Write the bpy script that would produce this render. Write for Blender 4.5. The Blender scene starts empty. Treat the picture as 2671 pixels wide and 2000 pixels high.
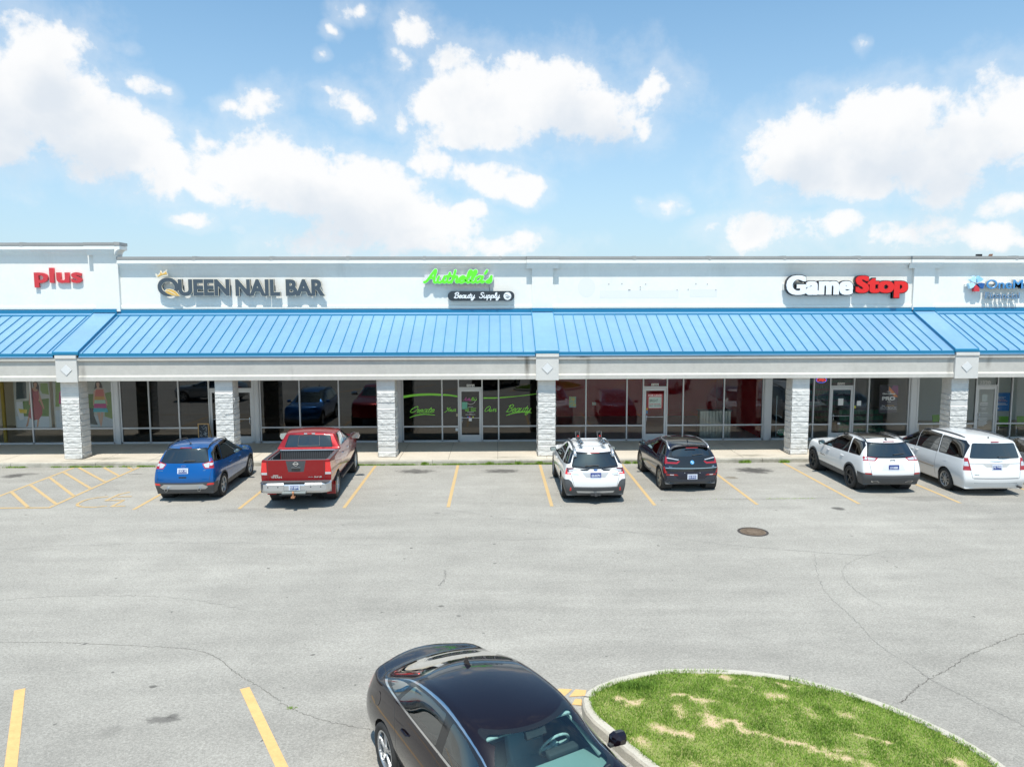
import bpy, bmesh, math, random
from mathutils import Vector, Matrix, noise
R = math.radians
random.seed(7)
sc = bpy.context.scene
COL = sc.collection

# ---------------------------------------------------------------- camera
CAM_H = 5.75
YAW, PITCH, ROLL, FPX = 0.02154885, 0.10303722, -0.0021753, 1931.0
fwd = Vector((math.sin(YAW)*math.cos(PITCH), math.cos(YAW)*math.cos(PITCH), -math.sin(PITCH)))
rgt = Vector((math.cos(YAW), -math.sin(YAW), 0))
upv = rgt.cross(fwd)
r2 = rgt*math.cos(ROLL)+upv*math.sin(ROLL)
u2 = -rgt*math.sin(ROLL)+upv*math.cos(ROLL)
cd = bpy.data.cameras.new("camera"); cam = bpy.data.objects.new("camera", cd); COL.objects.link(cam)
cam.matrix_world = Matrix(((r2.x, u2.x, -fwd.x, 0), (r2.y, u2.y, -fwd.y, 0), (r2.z, u2.z, -fwd.z, CAM_H), (0, 0, 0, 1)))
cd.sensor_width = 36; cd.lens = FPX/2671*36; cd.clip_end = 3000; cd.clip_start = 0.1
sc.camera = cam

def ray(px, py): return r2*((px-1335.5)/FPX)-u2*((py-1000)/FPX)+fwd
def G(px, py, z=0.0):
    d = ray(px, py); t = (z-CAM_H)/d.z
    return Vector((d.x*t, d.y*t, z))
def F(px, py, Y):
    d = ray(px, py); t = Y/d.y
    return Vector((d.x*t, Y, d.z*t+CAM_H))

# ---------------------------------------------------------------- sun, exposure
SUN_EL, SUN_AZ = R(68), R(2)     # the sun stands high behind the camera, a touch to the left
sd = bpy.data.lights.new("sun", 'SUN'); sd.energy = 5.0; sd.angle = R(0.53); sd.color = (1.0, 0.955, 0.88)
so = bpy.data.objects.new("sun", sd); COL.objects.link(so)
sundir = Vector((-math.sin(SUN_AZ)*math.cos(SUN_EL), -math.cos(SUN_AZ)*math.cos(SUN_EL), math.sin(SUN_EL)))
so.rotation_euler = (-sundir).to_track_quat('-Z', 'Y').to_euler(); so.location = (0, -20, 60)
sc.view_settings.view_transform = 'Standard'; sc.view_settings.look = 'None'
sc.view_settings.gamma = 1; sc.view_settings.use_curve_mapping = False
sc.view_settings.exposure = 0.08
sc.cycles.max_bounces = 8; sc.cycles.diffuse_bounces = 3; sc.cycles.glossy_bounces = 4; sc.cycles.transparent_max_bounces = 12; sc.cycles.caustics_reflective = False; sc.cycles.caustics_refractive = False

# ---------------------------------------------------------------- sky with clouds, laid out by azimuth and elevation
world = bpy.data.worlds.new("World"); sc.world = world; world.use_nodes = True
wt = world.node_tree; wt.nodes.clear(); WN = wt.nodes.new; WL = wt.links.new
sky = WN('ShaderNodeTexSky'); sky.sky_type = 'NISHITA'; sky.sun_disc = False
sky.sun_elevation = SUN_EL; sky.sun_rotation = R(180)+SUN_AZ
sky.altitude = 200; sky.air_density = 1.0; sky.dust_density = 1.2; sky.ozone_density = 1.6
def wmath(op, a, b=None, c=None, clamp=False):
    n = WN('ShaderNodeMath'); n.operation = op; n.use_clamp = clamp
    for i, v in enumerate((a, b, c)):
        if v is None: continue
        if isinstance(v, (int, float)): n.inputs[i].default_value = v
        else: WL(v, n.inputs[i])
    return n.outputs[0]
tc = WN('ShaderNodeTexCoord'); sep = WN('ShaderNodeSeparateXYZ'); WL(tc.outputs['Generated'], sep.inputs[0])
az = wmath('ARCTAN2', sep.outputs[0], sep.outputs[1]); el = wmath('ARCSINE', sep.outputs[2])
comb = WN('ShaderNodeCombineXYZ'); WL(az, comb.inputs[0]); WL(el, comb.inputs[1])
def wnoise(scale, detail, rough, src=None, dim=(0, 0, 0), dist=0.0):
    n = WN('ShaderNodeTexNoise'); n.inputs['Scale'].default_value = scale; n.inputs['Detail'].default_value = detail
    n.inputs['Roughness'].default_value = rough; n.inputs['Distortion'].default_value = dist
    m = WN('ShaderNodeMapping'); m.inputs['Location'].default_value = dim; WL(src or tc.outputs['Generated'], m.inputs[0]); WL(m.outputs[0], n.inputs['Vector'])
    return n
warp = wnoise(9, 4, 0.6, comb.outputs[0])
wv = WN('ShaderNodeVectorMath'); wv.operation = 'MULTIPLY_ADD'
WL(warp.outputs['Color'], wv.inputs[0]); wv.inputs[1].default_value = (0.07, 0.05, 0)
off = WN('ShaderNodeVectorMath'); off.operation = 'SUBTRACT'; WL(comb.outputs[0], off.inputs[0]); off.inputs[1].default_value = (0.035, 0.025, 0)
WL(off.outputs[0], wv.inputs[2])
CLOUDS = [  # centre x, y, half width, half height (pixels of a 2212 px wide view, turned into angles), tilt, strength
 (50,190,190,150,0,1),(90,110,110,80,0,1),(200,280,200,95,25,1),(330,335,130,50,20,1),(20,260,120,110,0,1),
 (520,370,120,60,15,1),(640,395,170,95,10,1),(760,430,190,90,10,1),(880,470,150,70,10,1),(720,520,170,42,0,.8),(1000,530,200,34,0,.75),(1140,520,60,28,0,.8),
 (1010,458,44,30,0,.9),(450,395,110,40,25,.8),(450,310,50,30,30,.8),
 (560,208,82,46,-20,.66),(500,215,45,25,0,.5),(310,182,65,32,10,.62),(750,228,82,44,15,.7),(700,198,42,20,20,.5),(272,105,34,20,20,.4),(868,262,34,50,0,.6),(775,16,50,30,0,.62),(715,52,28,26,0,.35),(685,105,20,20,0,.3),
 (900,70,60,58,30,.72),(965,118,60,60,0,.7),(880,130,40,36,0,.55),
 (1150,215,240,95,0,1),(1000,235,110,75,0,1),(1290,230,110,75,0,1),(1400,188,42,44,0,.85),(1392,260,24,38,10,.7),(1120,130,60,42,0,.85),(1040,290,150,38,0,.9),
 (925,352,70,46,10,.8),(1050,382,100,44,12,.9),(1130,408,56,36,15,.9),(1180,328,26,16,0,.35),
 (1432,441,48,26,0,.72),(1385,432,20,14,0,.35),(1485,457,18,9,0,.3),
 (430,472,56,24,0,.7),(510,490,22,10,0,.35),
 (1730,330,150,90,-15,1),(1900,290,170,105,-10,1),(2060,310,200,130,0,1),(2190,250,140,110,-10,1),(1800,390,150,50,10,.95),(2180,440,90,34,0,.85),
 (1640,505,130,46,0,.7),(1810,490,80,34,0,.95),(1960,510,170,50,0,.75),(2150,510,110,44,0,.75),
 (1800,195,50,26,0,.35),(1852,98,22,24,0,.42),(2035,150,30,20,0,.3)]
acc = None; under = None
upc = WN('ShaderNodeVectorMath'); upc.operation = 'ADD'; WL(wv.outputs[0], upc.inputs[0]); upc.inputs[1].default_value = (0, .045, 0)
for cx, cy, rx, ry, tilt, st in CLOUDS:
    s = 2671/2212; st = st if st > .85 else st-.12
    d = ray(cx*s, cy*s).normalized(); d1 = ray((cx+rx)*s, cy*s).normalized(); d2 = ray(cx*s, (cy+ry)*s).normalized()
    a0, e0 = math.atan2(d.x, d.y), math.asin(d.z)
    ax = abs(math.atan2(d1.x, d1.y)-a0); ey = abs(math.asin(d2.z)-e0)
    m = WN('ShaderNodeMapping'); m.vector_type = 'TEXTURE'
    m.inputs['Location'].default_value = (a0, e0, 0); m.inputs['Rotation'].default_value = (0, 0, R(-tilt)); m.inputs['Scale'].default_value = (ax*1.12, ey*1.12, 1)
    WL(wv.outputs[0], m.inputs[0])
    l = WN('ShaderNodeVectorMath'); l.operation = 'LENGTH'; WL(m.outputs[0], l.inputs[0])
    q = wmath('MULTIPLY_ADD', wmath('POWER', l.outputs['Value'], 1.6), -1.0, st)
    acc = q if acc is None else wmath('SMOOTH_MAX', acc, q, 0.12)
    if rx >= 110 and ry >= 70:      # how much cloud lies above this direction: the shaded undersides
        m2 = WN('ShaderNodeMapping'); m2.vector_type = 'TEXTURE'
        for k_ in ('Location', 'Rotation', 'Scale'): m2.inputs[k_].default_value = m.inputs[k_].default_value
        WL(upc.outputs[0], m2.inputs[0]); l2 = WN('ShaderNodeVectorMath'); l2.operation = 'LENGTH'; WL(m2.outputs[0], l2.inputs[0]); q2 = wmath('SUBTRACT', 1.0, l2.outputs['Value'])
        under = q2 if under is None else wmath('MAXIMUM', under, q2)
# scattered cloud over the rest of the sky, away from the stretch above
far = wnoise(3.0, 6, 0.6, None, (4, 2, 1))
side = wmath('SMOOTH_MIN', 1.0, wmath('MULTIPLY', wmath('SUBTRACT', wmath('ABSOLUTE', az), 0.78), 5.0), 0.1)
high = wmath('MULTIPLY', wmath('SUBTRACT', el, 0.62), 5.0)
msk = wmath('MAXIMUM', wmath('MINIMUM', side, 1.0), wmath('MINIMUM', high, 1.0))
farv = wmath('MULTIPLY_ADD', far.outputs[0], 4.0, -2.75)
farv = wmath('ADD', farv, wmath('MULTIPLY', wmath('SUBTRACT', wmath('MINIMUM', msk, 1.0), 1.0), 3.0))
acc = wmath('MAXIMUM', acc, farv)
fb = wnoise(16, 9, 0.62, comb.outputs[0], (3, 1, 0), 0.15)
fb2 = wnoise(45, 6, 0.65, comb.outputs[0], (7, 5, 0), 0.1)
den = wmath('ADD', acc, wmath('MULTIPLY_ADD', fb.outputs[0], 2.7, -1.30))
den = wmath('ADD', den, wmath('MULTIPLY_ADD', fb2.outputs[0], 0.8, -0.40))
cov = WN('ShaderNodeMapRange'); cov.interpolation_type = 'SMOOTHSTEP'; WL(den, cov.inputs[0])
cov.inputs[1].default_value = -0.10; cov.inputs[2].default_value = 0.62; cov.inputs[3].default_value = 0; cov.inputs[4].default_value = 0.97
veil = WN('ShaderNodeMapRange'); veil.interpolation_type = 'SMOOTHSTEP'; WL(wmath('ADD', acc, wmath('MULTIPLY_ADD', fb.outputs[0], 3.4, -1.5)), veil.inputs[0])
veil.inputs[1].default_value = -0.9; veil.inputs[2].default_value = 0.7; veil.inputs[3].default_value = 0; veil.inputs[4].default_value = 0.30
covf = wmath('MAXIMUM', cov.outputs[0], veil.outputs[0])
# cloud tone: thick parts a little greyer low down
sh = wnoise(7, 5, 0.55, comb.outputs[0], (1, 9, 0))
tone = WN('ShaderNodeMapRange'); tone.interpolation_type = 'SMOOTHSTEP'; WL(wmath('ADD', wmath('MULTIPLY', sh.outputs[0], 1.0), wmath('ADD', wmath('MULTIPLY', den, 0.05), wmath('MULTIPLY', wmath('MAXIMUM', under, -0.3), 0.34))), tone.inputs[0])
tone.inputs[1].default_value = 0.52; tone.inputs[2].default_value = 0.92; tone.inputs[3].default_value = 0.0; tone.inputs[4].default_value = 1.0
ccol = WN('ShaderNodeMix'); ccol.data_type = 'RGBA'; WL(tone.outputs[0], ccol.inputs[0])
SKYK = 0.115
CW = 0.95/SKYK
ccol.inputs[6].default_value = (CW*1.0, CW*1.0, CW*1.0, 1); ccol.inputs[7].default_value = (CW*0.77, CW*0.825, CW*0.89, 1)
# thin milk near the horizon
hz = wmath('POWER', wmath('MAXIMUM', wmath('SUBTRACT', 1.0, wmath('MULTIPLY', wmath('MAXIMUM', el, 0.0), 1.6)), 0.0), 1.9)
hmix = WN('ShaderNodeMix'); hmix.data_type = 'RGBA'; WL(wmath('MULTIPLY', hz, 0.85), hmix.inputs[0])
tint = WN('ShaderNodeMix'); tint.data_type = 'RGBA'; tint.blend_type = 'MULTIPLY'; tint.inputs[0].default_value = 1
WL(sky.outputs[0], tint.inputs[6]); tint.inputs[7].default_value = (1.0, 1.52, 1.58, 1)
WL(tint.outputs[2], hmix.inputs[6]); hmix.inputs[7].default_value = (CW*.64, CW*.755, CW*.89, 1)
mx = WN('ShaderNodeMix'); mx.data_type = 'RGBA'; WL(covf, mx.inputs[0]); WL(hmix.outputs[2], mx.inputs[6]); WL(ccol.outputs[2], mx.inputs[7])
bg = WN('ShaderNodeBackground'); WL(mx.outputs[2], bg.inputs[0]); bg.inputs[1].default_value = SKYK
wo = WN('ShaderNodeOutputWorld'); WL(bg.outputs[0], wo.inputs[0])
world.cycles.sampling_method = 'MANUAL'; world.cycles.sample_map_resolution = 1024

# ---------------------------------------------------------------- helpers
def newmat(name): 
    m = bpy.data.materials.new(name); m.use_nodes = True
    return m, m.node_tree, m.node_tree.nodes['Principled BSDF']
def mat(name, col, rough=0.6, metal=0.0, coat=0.0, var=0.0, vscale=3.0, bump=0.0, bscale=40.0, emit=None, spec=None, var2=0.0, v2scale=30.0, coord='Object'):
    m, t, b = newmat(name); N = t.nodes.new; L = t.links.new
    b.inputs['Base Color'].default_value = (*col, 1); b.inputs['Roughness'].default_value = rough; b.inputs['Metallic'].default_value = metal
    b.inputs['Coat Weight'].default_value = coat; b.inputs['Coat Roughness'].default_value = 0.03
    if spec is not None: b.inputs['Specular IOR Level'].default_value = spec
    if emit: b.inputs['Emission Color'].default_value = (*emit[0], 1); b.inputs['Emission Strength'].default_value = emit[1]
    if var or var2:
        c = N('ShaderNodeTexCoord'); last = None
        for amt, s in ((var, vscale), (var2, v2scale)):
            if not amt: continue
            n = N('ShaderNodeTexNoise'); n.inputs['Scale'].default_value = s; n.inputs['Detail'].default_value = 6; n.inputs['Roughness'].default_value = .65
            L(c.outputs[coord], n.inputs['Vector'])
            r = N('ShaderNodeMapRange'); L(n.outputs[0], r.inputs[0]); r.inputs[1].default_value = .3; r.inputs[2].default_value = .7
            r.inputs[3].default_value = 1-amt; r.inputs[4].default_value = 1+amt*.6
            if last is None: last = r.outputs[0]
            else:
                q = N('ShaderNodeMath'); q.operation = 'MULTIPLY'; L(last, q.inputs[0]); L(r.outputs[0], q.inputs[1]); last = q.outputs[0]
        v = N('ShaderNodeVectorMath'); v.operation = 'SCALE'; v.inputs[0].default_value = col; L(last, v.inputs['Scale']); L(v.outputs[0], b.inputs['Base Color'])
    if bump:
        c = N('ShaderNodeTexCoord'); n = N('ShaderNodeTexNoise'); n.inputs['Scale'].default_value = bscale; n.inputs['Detail'].default_value = 8
        L(c.outputs[coord], n.inputs['Vector']); bp = N('ShaderNodeBump'); bp.inputs['Strength'].default_value = bump; bp.inputs['Distance'].default_value = 0.02
        L(n.outputs[0], bp.inputs['Height']); L(bp.outputs[0], b.inputs['Normal'])
    return m
def glassmat(name, tint, refl=0.085, gl=(1, 1, 1), rough=0.0):
    m = bpy.data.materials.new(name); m.use_nodes = True; t = m.node_tree; t.nodes.clear(); N = t.nodes.new; L = t.links.new
    tr = N('ShaderNodeBsdfTransparent'); tr.inputs[0].default_value = (*tint, 1)
    g = N('ShaderNodeBsdfGlossy'); g.inputs['Roughness'].default_value = rough; g.inputs[0].default_value = (*gl, 1)
    lw = N('ShaderNodeFresnel'); lw.inputs[0].default_value = 1.5
    mr = N('ShaderNodeMath'); mr.operation = 'MULTIPLY'; mr.use_clamp = True; L(lw.outputs[0], mr.inputs[0]); mr.inputs[1].default_value = refl/0.04
    ms = N('ShaderNodeMixShader'); L(mr.outputs[0], ms.inputs[0]); L(tr.outputs[0], ms.inputs[1]); L(g.outputs[0], ms.inputs[2])
    o = N('ShaderNodeOutputMaterial'); L(ms.outputs[0], o.inputs[0])
    return m

def tag(o, label=None, cat=None, group=None, kind=None):
    if label: o['label'] = label
    if cat: o['category'] = cat
    if group: o['group'] = group
    if kind: o['kind'] = kind
    return o
def empty(name, loc=(0, 0, 0), rz=0.0):
    o = bpy.data.objects.new(name, None); COL.objects.link(o); o.location = loc; o.rotation_euler = (0, 0, rz); o.empty_display_size = .2
    return o
def link(name, me, m=None, parent=None, smooth=False):
    if m is not None:
        me.materials.clear()
        for q in (m if isinstance(m, (list, tuple)) else [m]): me.materials.append(q)
    if smooth:
        for p in me.polygons: p.use_smooth = True
    o = bpy.data.objects.new(name, me); COL.objects.link(o)
    if parent: o.parent = parent
    return o
class MB:
    """collects faces for one mesh"""
    def __init__(s): s.v = []; s.f = []; s.m = []
    def add(s, vs, fs, mi=0):
        k = len(s.v); s.v += [tuple(v) for v in vs]; s.f += [tuple(i+k for i in f) for f in fs]; s.m += [mi]*len(fs); return s
    def box(s, x0, x1, y0, y1, z0, z1, mi=0):
        v = [(x, y, z) for x in (x0, x1) for y in (y0, y1) for z in (z0, z1)]
        return s.add(v, [(0, 1, 3, 2), (4, 6, 7, 5), (0, 4, 5, 1), (2, 3, 7, 6), (0, 2, 6, 4), (1, 5, 7, 3)], mi)
    def prism(s, poly, axis, a, b, mi=0):
        """poly in the plane across axis, swept from a to b (x: (y,z); y: (x,z); z: (x,y))"""
        n = len(poly)
        def P(u, v, w): return (w, u, v) if axis == 'x' else (u, w, v) if axis == 'y' else (u, v, w)
        vs = [P(u, v, a) for u, v in poly]+[P(u, v, b) for u, v in poly]
        fs = [tuple(range(n))[::-1], tuple(range(n, 2*n))]+[(i, (i+1) % n, n+(i+1) % n, n+i) for i in range(n)]
        return s.add(vs, fs, mi)
    def tube(s, pts, r, seg=8, mi=0, cap=True):
        pts = [Vector(p) for p in pts]; rings = []
        for i, p in enumerate(pts):
            d = (pts[min(i+1, len(pts)-1)]-pts[max(i-1, 0)]).normalized()
            a = d.cross(Vector((0, 0, 1)));
            if a.length < .05: a = d.cross(Vector((1, 0, 0)))
            a.normalize(); b = d.cross(a); rr = r[i] if isinstance(r, (list, tuple)) else r
            rings.append([p+a*math.cos(2*math.pi*k/seg)*rr+b*math.sin(2*math.pi*k/seg)*rr for k in range(seg)])
        vs = [v for g in rings for v in g]; fs = []
        for i in range(len(pts)-1):
            for k in range(seg): fs.append((i*seg+k, i*seg+(k+1) % seg, (i+1)*seg+(k+1) % seg, (i+1)*seg+k))
        if cap: fs += [tuple(range(seg))[::-1], tuple((len(pts)-1)*seg+k for k in range(seg))]
        return s.add(vs, fs, mi)
    def cyl(s, c, r, h, axis='z', seg=16, mi=0):
        c = Vector(c); d = {'x': Vector((1, 0, 0)), 'y': Vector((0, 1, 0)), 'z': Vector((0, 0, 1))}[axis]
        return s.tube([c-d*h/2, c+d*h/2], r, seg, mi)
    def mesh(s, name):
        me = bpy.data.meshes.new(name); me.from_pydata(s.v, [], s.f); me.update()
        if any(s.m): me.polygons.foreach_set('material_index', s.m)
        bm = bmesh.new(); bm.from_mesh(me); bmesh.ops.recalc_face_normals(bm, faces=bm.faces); bm.to_mesh(me); bm.free()
        return me
    def build(s, name, m, parent=None, smooth=False):
        return link(name, s.mesh(name), m, parent, smooth)
def grid_mesh(name, P, nu, nv, m, parent=None, smooth=True, flip=False):
    vs = [P(i/nu, j/nv) for i in range(nu+1) for j in range(nv+1)]
    fs = []
    for i in range(nu):
        for j in range(nv):
            a = i*(nv+1)+j; q = (a, a+1, a+nv+2, a+nv+1); fs.append(q[::-1] if flip else q)
    me = bpy.data.meshes.new(name); me.from_pydata(vs, [], fs); me.update()
    return link(name, me, m, parent, smooth)
def bevel(o, w=0.01, seg=2):
    md = o.modifiers.new('bevel', 'BEVEL'); md.width = w; md.segments = seg; md.limit_method = 'ANGLE'; md.angle_limit = R(40); return o
# evaluate one object on its own in a side scene, which is quicker than updating the whole place
SIDE = bpy.data.scenes.new('workbench')
def evaluated_mesh(o):
    SIDE.collection.objects.link(o); vl = SIDE.view_layers[0]; vl.update(); dg = vl.depsgraph; dg.update()
    me = bpy.data.meshes.new_from_object(o.evaluated_get(dg)); SIDE.collection.objects.unlink(o); return me
# lettering: built-in font, fitted into a box on a wall plane facing the camera side
def text_mesh(s, extrude=0.0, offset=0.0, shear=0.0, spacing=1.0):
    c = bpy.data.curves.new('t', 'FONT'); c.body = s; c.size = 1; c.offset = offset; c.extrude = extrude; c.shear = shear; c.space_character = spacing; c.resolution_u = 4
    c.align_x = 'LEFT'
    o = bpy.data.objects.new('t', c); me = evaluated_mesh(o); bpy.data.objects.remove(o); bpy.data.curves.remove(c)
    return me
def fit_text(name, s, box, y0, depth, m, parent, offset=0.0, shear=0.0, spacing=1.0, ref=None, smear=None):
    """box=(x0,z0,x1,z1); front face at y0 (towards -Y), depth backwards"""
    me = text_mesh(s, 0.5, offset, shear, spacing)
    if smear: me = smear_mesh(me, smear)
    b = ref or bounds(text_mesh(s, 0.5, offset, shear, spacing))
    x0, z0, x1, z1 = box; sx = (x1-x0)/(b[1]-b[0]); sz = (z1-z0)/(b[3]-b[2])
    for v in me.vertices:
        x, y, z = v.co; v.co = (x0+(x-b[0])*sx, y0+depth*(0.5-z), z0+(y-b[2])*sz)
    me.update(); bm = bmesh.new(); bm.from_mesh(me); bmesh.ops.remove_doubles(bm, verts=bm.verts, dist=1e-5); bmesh.ops.recalc_face_normals(bm, faces=bm.faces); bm.to_mesh(me); bm.free()
    return link(name, me, m, parent)
def smear_mesh(me, d):
    """bolder letters: copies shifted by a hair, each a fraction deeper so that no faces coincide"""
    vs = []; fs = []; base = [v.co.copy() for v in me.vertices]; pf = [tuple(p.vertices) for p in me.polygons]; k = 0
    for dx in (-d[0], 0, d[0]):
        for dy in (-d[1], 0, d[1]):
            o_ = len(vs); vs += [(c.x+dx, c.y+dy, c.z*(1-.012*k)) for c in base]; fs += [tuple(i+o_ for i in p) for p in pf]; k += 1
    m2 = bpy.data.meshes.new('t'); m2.from_pydata(vs, [], fs); m2.update(); return m2
def bounds(me):
    xs = [v.co.x for v in me.vertices]; ys = [v.co.y for v in me.vertices]
    return (min(xs), max(xs), min(ys), max(ys))
# script lettering drawn stroke by stroke
GL = {
'a': (1.0, [[(.75,.95),(.4,1.02),(.08,.7),(.08,.3),(.3,0),(.55,.15),(.78,.6)],[(.82,1),(.76,.5),(.78,.12),(.95,0),(1.1,.15)]]),
'u': (1.0, [[(.1,1),(.05,.4),(.15,.05),(.4,0),(.65,.3),(.72,.6)],[(.78,1),(.72,.4),(.78,.08),(.95,0),(1.1,.15)]]),
't': (.66, [[(.32,1.6),(.22,.6),(.28,.1),(.5,0),(.7,.2)],[(0,1.05),(.6,1.12)]]),
'h': (.95, [[(.25,2.0),(.2,1),(.1,0)],[(.14,.4),(.35,.9),(.6,1),(.68,.7),(.64,.2),(.8,0),(.98,.15)]]),
'e': (.78, [[(.1,.48),(.5,.6),(.62,.85),(.4,1.02),(.12,.8),(.06,.35),(.25,0),(.5,.02),(.8,.25)]]),
'l': (.58, [[(.05,.4),(.35,1.1),(.5,1.8),(.35,2.0),(.2,1.7),(.15,.5),(.25,.05),(.45,0),(.6,.2)]]),
's': (.65, [[(0,.1),(.35,.6),(.45,1.05),(.5,.6),(.55,.25),(.4,0),(.1,.02)]]),
'r': (.75, [[(.05,.85),(.2,1.1),(.3,.95),(.55,1),(.5,.6),(.5,.1),(.65,0),(.8,.2)]]),
'n': (.95, [[(.08,1),(.1,0)],[(.1,.5),(.35,.95),(.6,.95),(.62,.5),(.62,.1),(.8,0),(.98,.2)]]),
'o': (.9, [[(.5,1),(.15,.85),(.05,.4),(.25,0),(.6,.1),(.75,.55),(.6,.95),(.4,1),(.7,.85),(.95,.9)]]),
'w': (1.15, [[(.05,1),(.05,.3),(.25,0),(.45,.3),(.52,.9)],[(.52,.9),(.52,.3),(.7,0),(.95,.4),(.95,1),(1.15,.9)]]),
'y': (.95, [[(.1,1),(.05,.5),(.2,.1),(.45,.1),(.68,.5)],[(.75,1),(.68,.2),(.6,-.5),(.35,-.85),(.1,-.7),(.2,-.35),(.6,-.1),(.95,.12)]]),
'p': (.98, [[(.15,1),(.1,-.8)],[(.12,.4),(.35,.95),(.65,.95),(.75,.5),(.55,.05),(.2,.1)],[(.6,.08),(.95,.15)]]),
'A': (1.5, [[(0,.05),(.3,.3),(.9,1.95),(1.08,2.0),(1.08,1.0),(1.18,.1),(1.4,0)],[(.45,.75),(1.08,.8)]]),
'B': (1.25, [[(.32,1.9),(.25,1),(.15,0)],[(0,1.6),(.4,2),(.9,1.95),(1.0,1.5),(.7,1.1),(.4,1.05)],[(.4,1.05),(.95,.95),(1.1,.5),(.8,.05),(.3,0),(0,.15)]]),
'S': (1.15, [[(1,1.75),(.7,2),(.3,1.8),(.3,1.35),(.75,.95),(.9,.5),(.6,.02),(.1,.1),(0,.35)]]),
'C': (1.15, [[(1.1,1.6),(.95,2),(.5,1.8),(.1,1),(.15,.3),(.5,0),(.9,.2),(1.2,.6)]]),
'Y': (1.1, [[(0,1.6),(.2,1.95),(.35,1.5),(.5,1),(.85,1.2)],[(1.1,2),(.8,1),(.5,0),(.2,-.5),(0,-.4)]]),
'O': (1.3, [[(.6,2),(.15,1.5),(.05,.6),(.4,0),(.9,.3),(1.15,1.1),(1,1.8),(.6,2),(.35,1.7)]]),
"'": (.4, [[(.15,2),(.02,1.5)]]), ' ': (.6, [])}
def smooth_line(p, n=6):
    if len(p) == 2: p = [p[0], ((p[0][0]+p[1][0])/2, (p[0][1]+p[1][1])/2), p[1]]
    q = [p[0]]+list(p)+[p[-1]]; out = []
    for i in range(1, len(q)-2):
        p0, p1, p2, p3 = q[i-1], q[i], q[i+1], q[i+2]
        for k in range(n):
            t = k/n
            out.append(tuple(.5*((2*p1[c])+(-p0[c]+p2[c])*t+(2*p0[c]-5*p1[c]+4*p2[c]-p3[c])*t*t+(-p0[c]+3*p1[c]-3*p2[c]+p3[c])*t**3) for c in range(2)))
    out.append(p[-1]); return out
def ribbon(mb, pts, w, y0, depth, taper=False):
    n = len(pts); vs = []; fs = []
    for i, (x, z) in enumerate(pts):
        a = pts[max(i-1, 0)]; b = pts[min(i+1, n-1)]; dx, dz = b[0]-a[0], b[1]-a[1]; l = math.hypot(dx, dz) or 1
        ww = w*(0.35+0.65*math.sin(math.pi*min(1, (i+.6)/n))) if taper else w
        nx, nz = -dz/l*ww, dx/l*ww; yy = y0-0.0016*i/n
        vs += [(x+nx, yy, z+nz), (x-nx, yy, z-nz), (x+nx, yy+depth, z+nz), (x-nx, yy+depth, z-nz)]
    for i in range(n-1):
        a, b = 4*i, 4*i+4; fs += [(a, a+1, b+1, b), (a+2, b+2, b+3, a+3), (a, b, b+2, a+2), (a+1, a+3, b+3, b+1)]
    fs += [(0, 2, 3, 1), (4*n-4, 4*n-3, 4*n-1, 4*n-2)]
    mb.add(vs, fs)
    for (x, z), s0 in ((pts[0], 0), (pts[-1], 1)):
        ww = w*(.6 if taper else 1); k = 10; yy = y0-0.0022-0.0004*s0
        mb.prism([(x+ww*math.cos(2*math.pi*j/k), z+ww*math.sin(2*math.pi*j/k)) for j in range(k)], 'y', yy, yy+depth)
def script_text(name, s, box, w, y0, depth, m, parent, shear=0.2, extra=0.0, baseline=None):
    """box=(x0,zbase,x1,ztop of capitals): letters 2 units tall"""
    x = 0; strokes = []
    for ch in s:
        adv, st = GL[ch]
        for q in st: strokes.append([(x+a+shear*b, b) for a, b in smooth_line(q)])
        x += adv
    xs = [p[0] for q in strokes for p in q]; a, b = min(xs), max(xs); x0, z0, x1, z1 = box
    sx = (x1-x0)/(b-a); sz = (z1-z0)/2.0; mb = MB()
    for k, q in enumerate(strokes):
        ribbon(mb, [(x0+(p[0]-a)*sx, z0+p[1]*sz) for p in q], w+extra, y0-0.0004*k, depth)
    return mb.build(name, m, parent)
# ---------------------------------------------------------------- materials
M = {}
M['stucco'] = mat('white_stucco', (.85, .825, .76), .9, var=.045, vscale=.9, bump=.25, bscale=120, var2=.03, v2scale=9)
M['stucco_stain'] = mat('stucco_ghost_stain', (.78, .76, .73), .9)
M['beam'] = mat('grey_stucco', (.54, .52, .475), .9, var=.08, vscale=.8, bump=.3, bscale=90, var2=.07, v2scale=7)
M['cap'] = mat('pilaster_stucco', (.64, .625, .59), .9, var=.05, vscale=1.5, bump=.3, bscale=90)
M['diamond'] = mat('diamond_tile', (.70, .70, .69), .6)
M['coping'] = mat('weathered_metal_coping', (.40, .385, .36), .55, .2, var=.12, vscale=.7)
M['dark'] = mat('dark_gap', (.03, .03, .03), .8)
M['roof'] = mat('blue_roof_metal', (.18, .34, .505), .42, .0, coat=.15, var=.08, vscale=.5, var2=.05, v2scale=3)
M['roof_edge'] = mat('blue_trim_metal', (.005, .18, .34), .4, .0, coat=.2)
M['alu'] = mat('white_aluminium', (.60, .61, .62), .35, .3)
M['block'] = mat('white_painted_block', (.66, .65, .62), .85, var=.09, vscale=5, bump=.3, bscale=60)
M['concrete'] = mat('sidewalk_concrete', (.56, .50, .41), .9, var=.10, vscale=.7, bump=.3, bscale=60, var2=.09, v2scale=14)
M['kerb'] = mat('kerb_concrete', (.44, .41, .345), .9, var=.25, vscale=1.6, bump=.4, bscale=40, var2=.12, v2scale=16)
M['ikerb'] = mat('island_kerb_concrete', (.53, .49, .41), .9, var=.12, vscale=2.2, bump=.5, bscale=50, var2=.16, v2scale=40)
M['soffit'] = mat('soffit_paint', (.5, .5, .48), .8)
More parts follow.
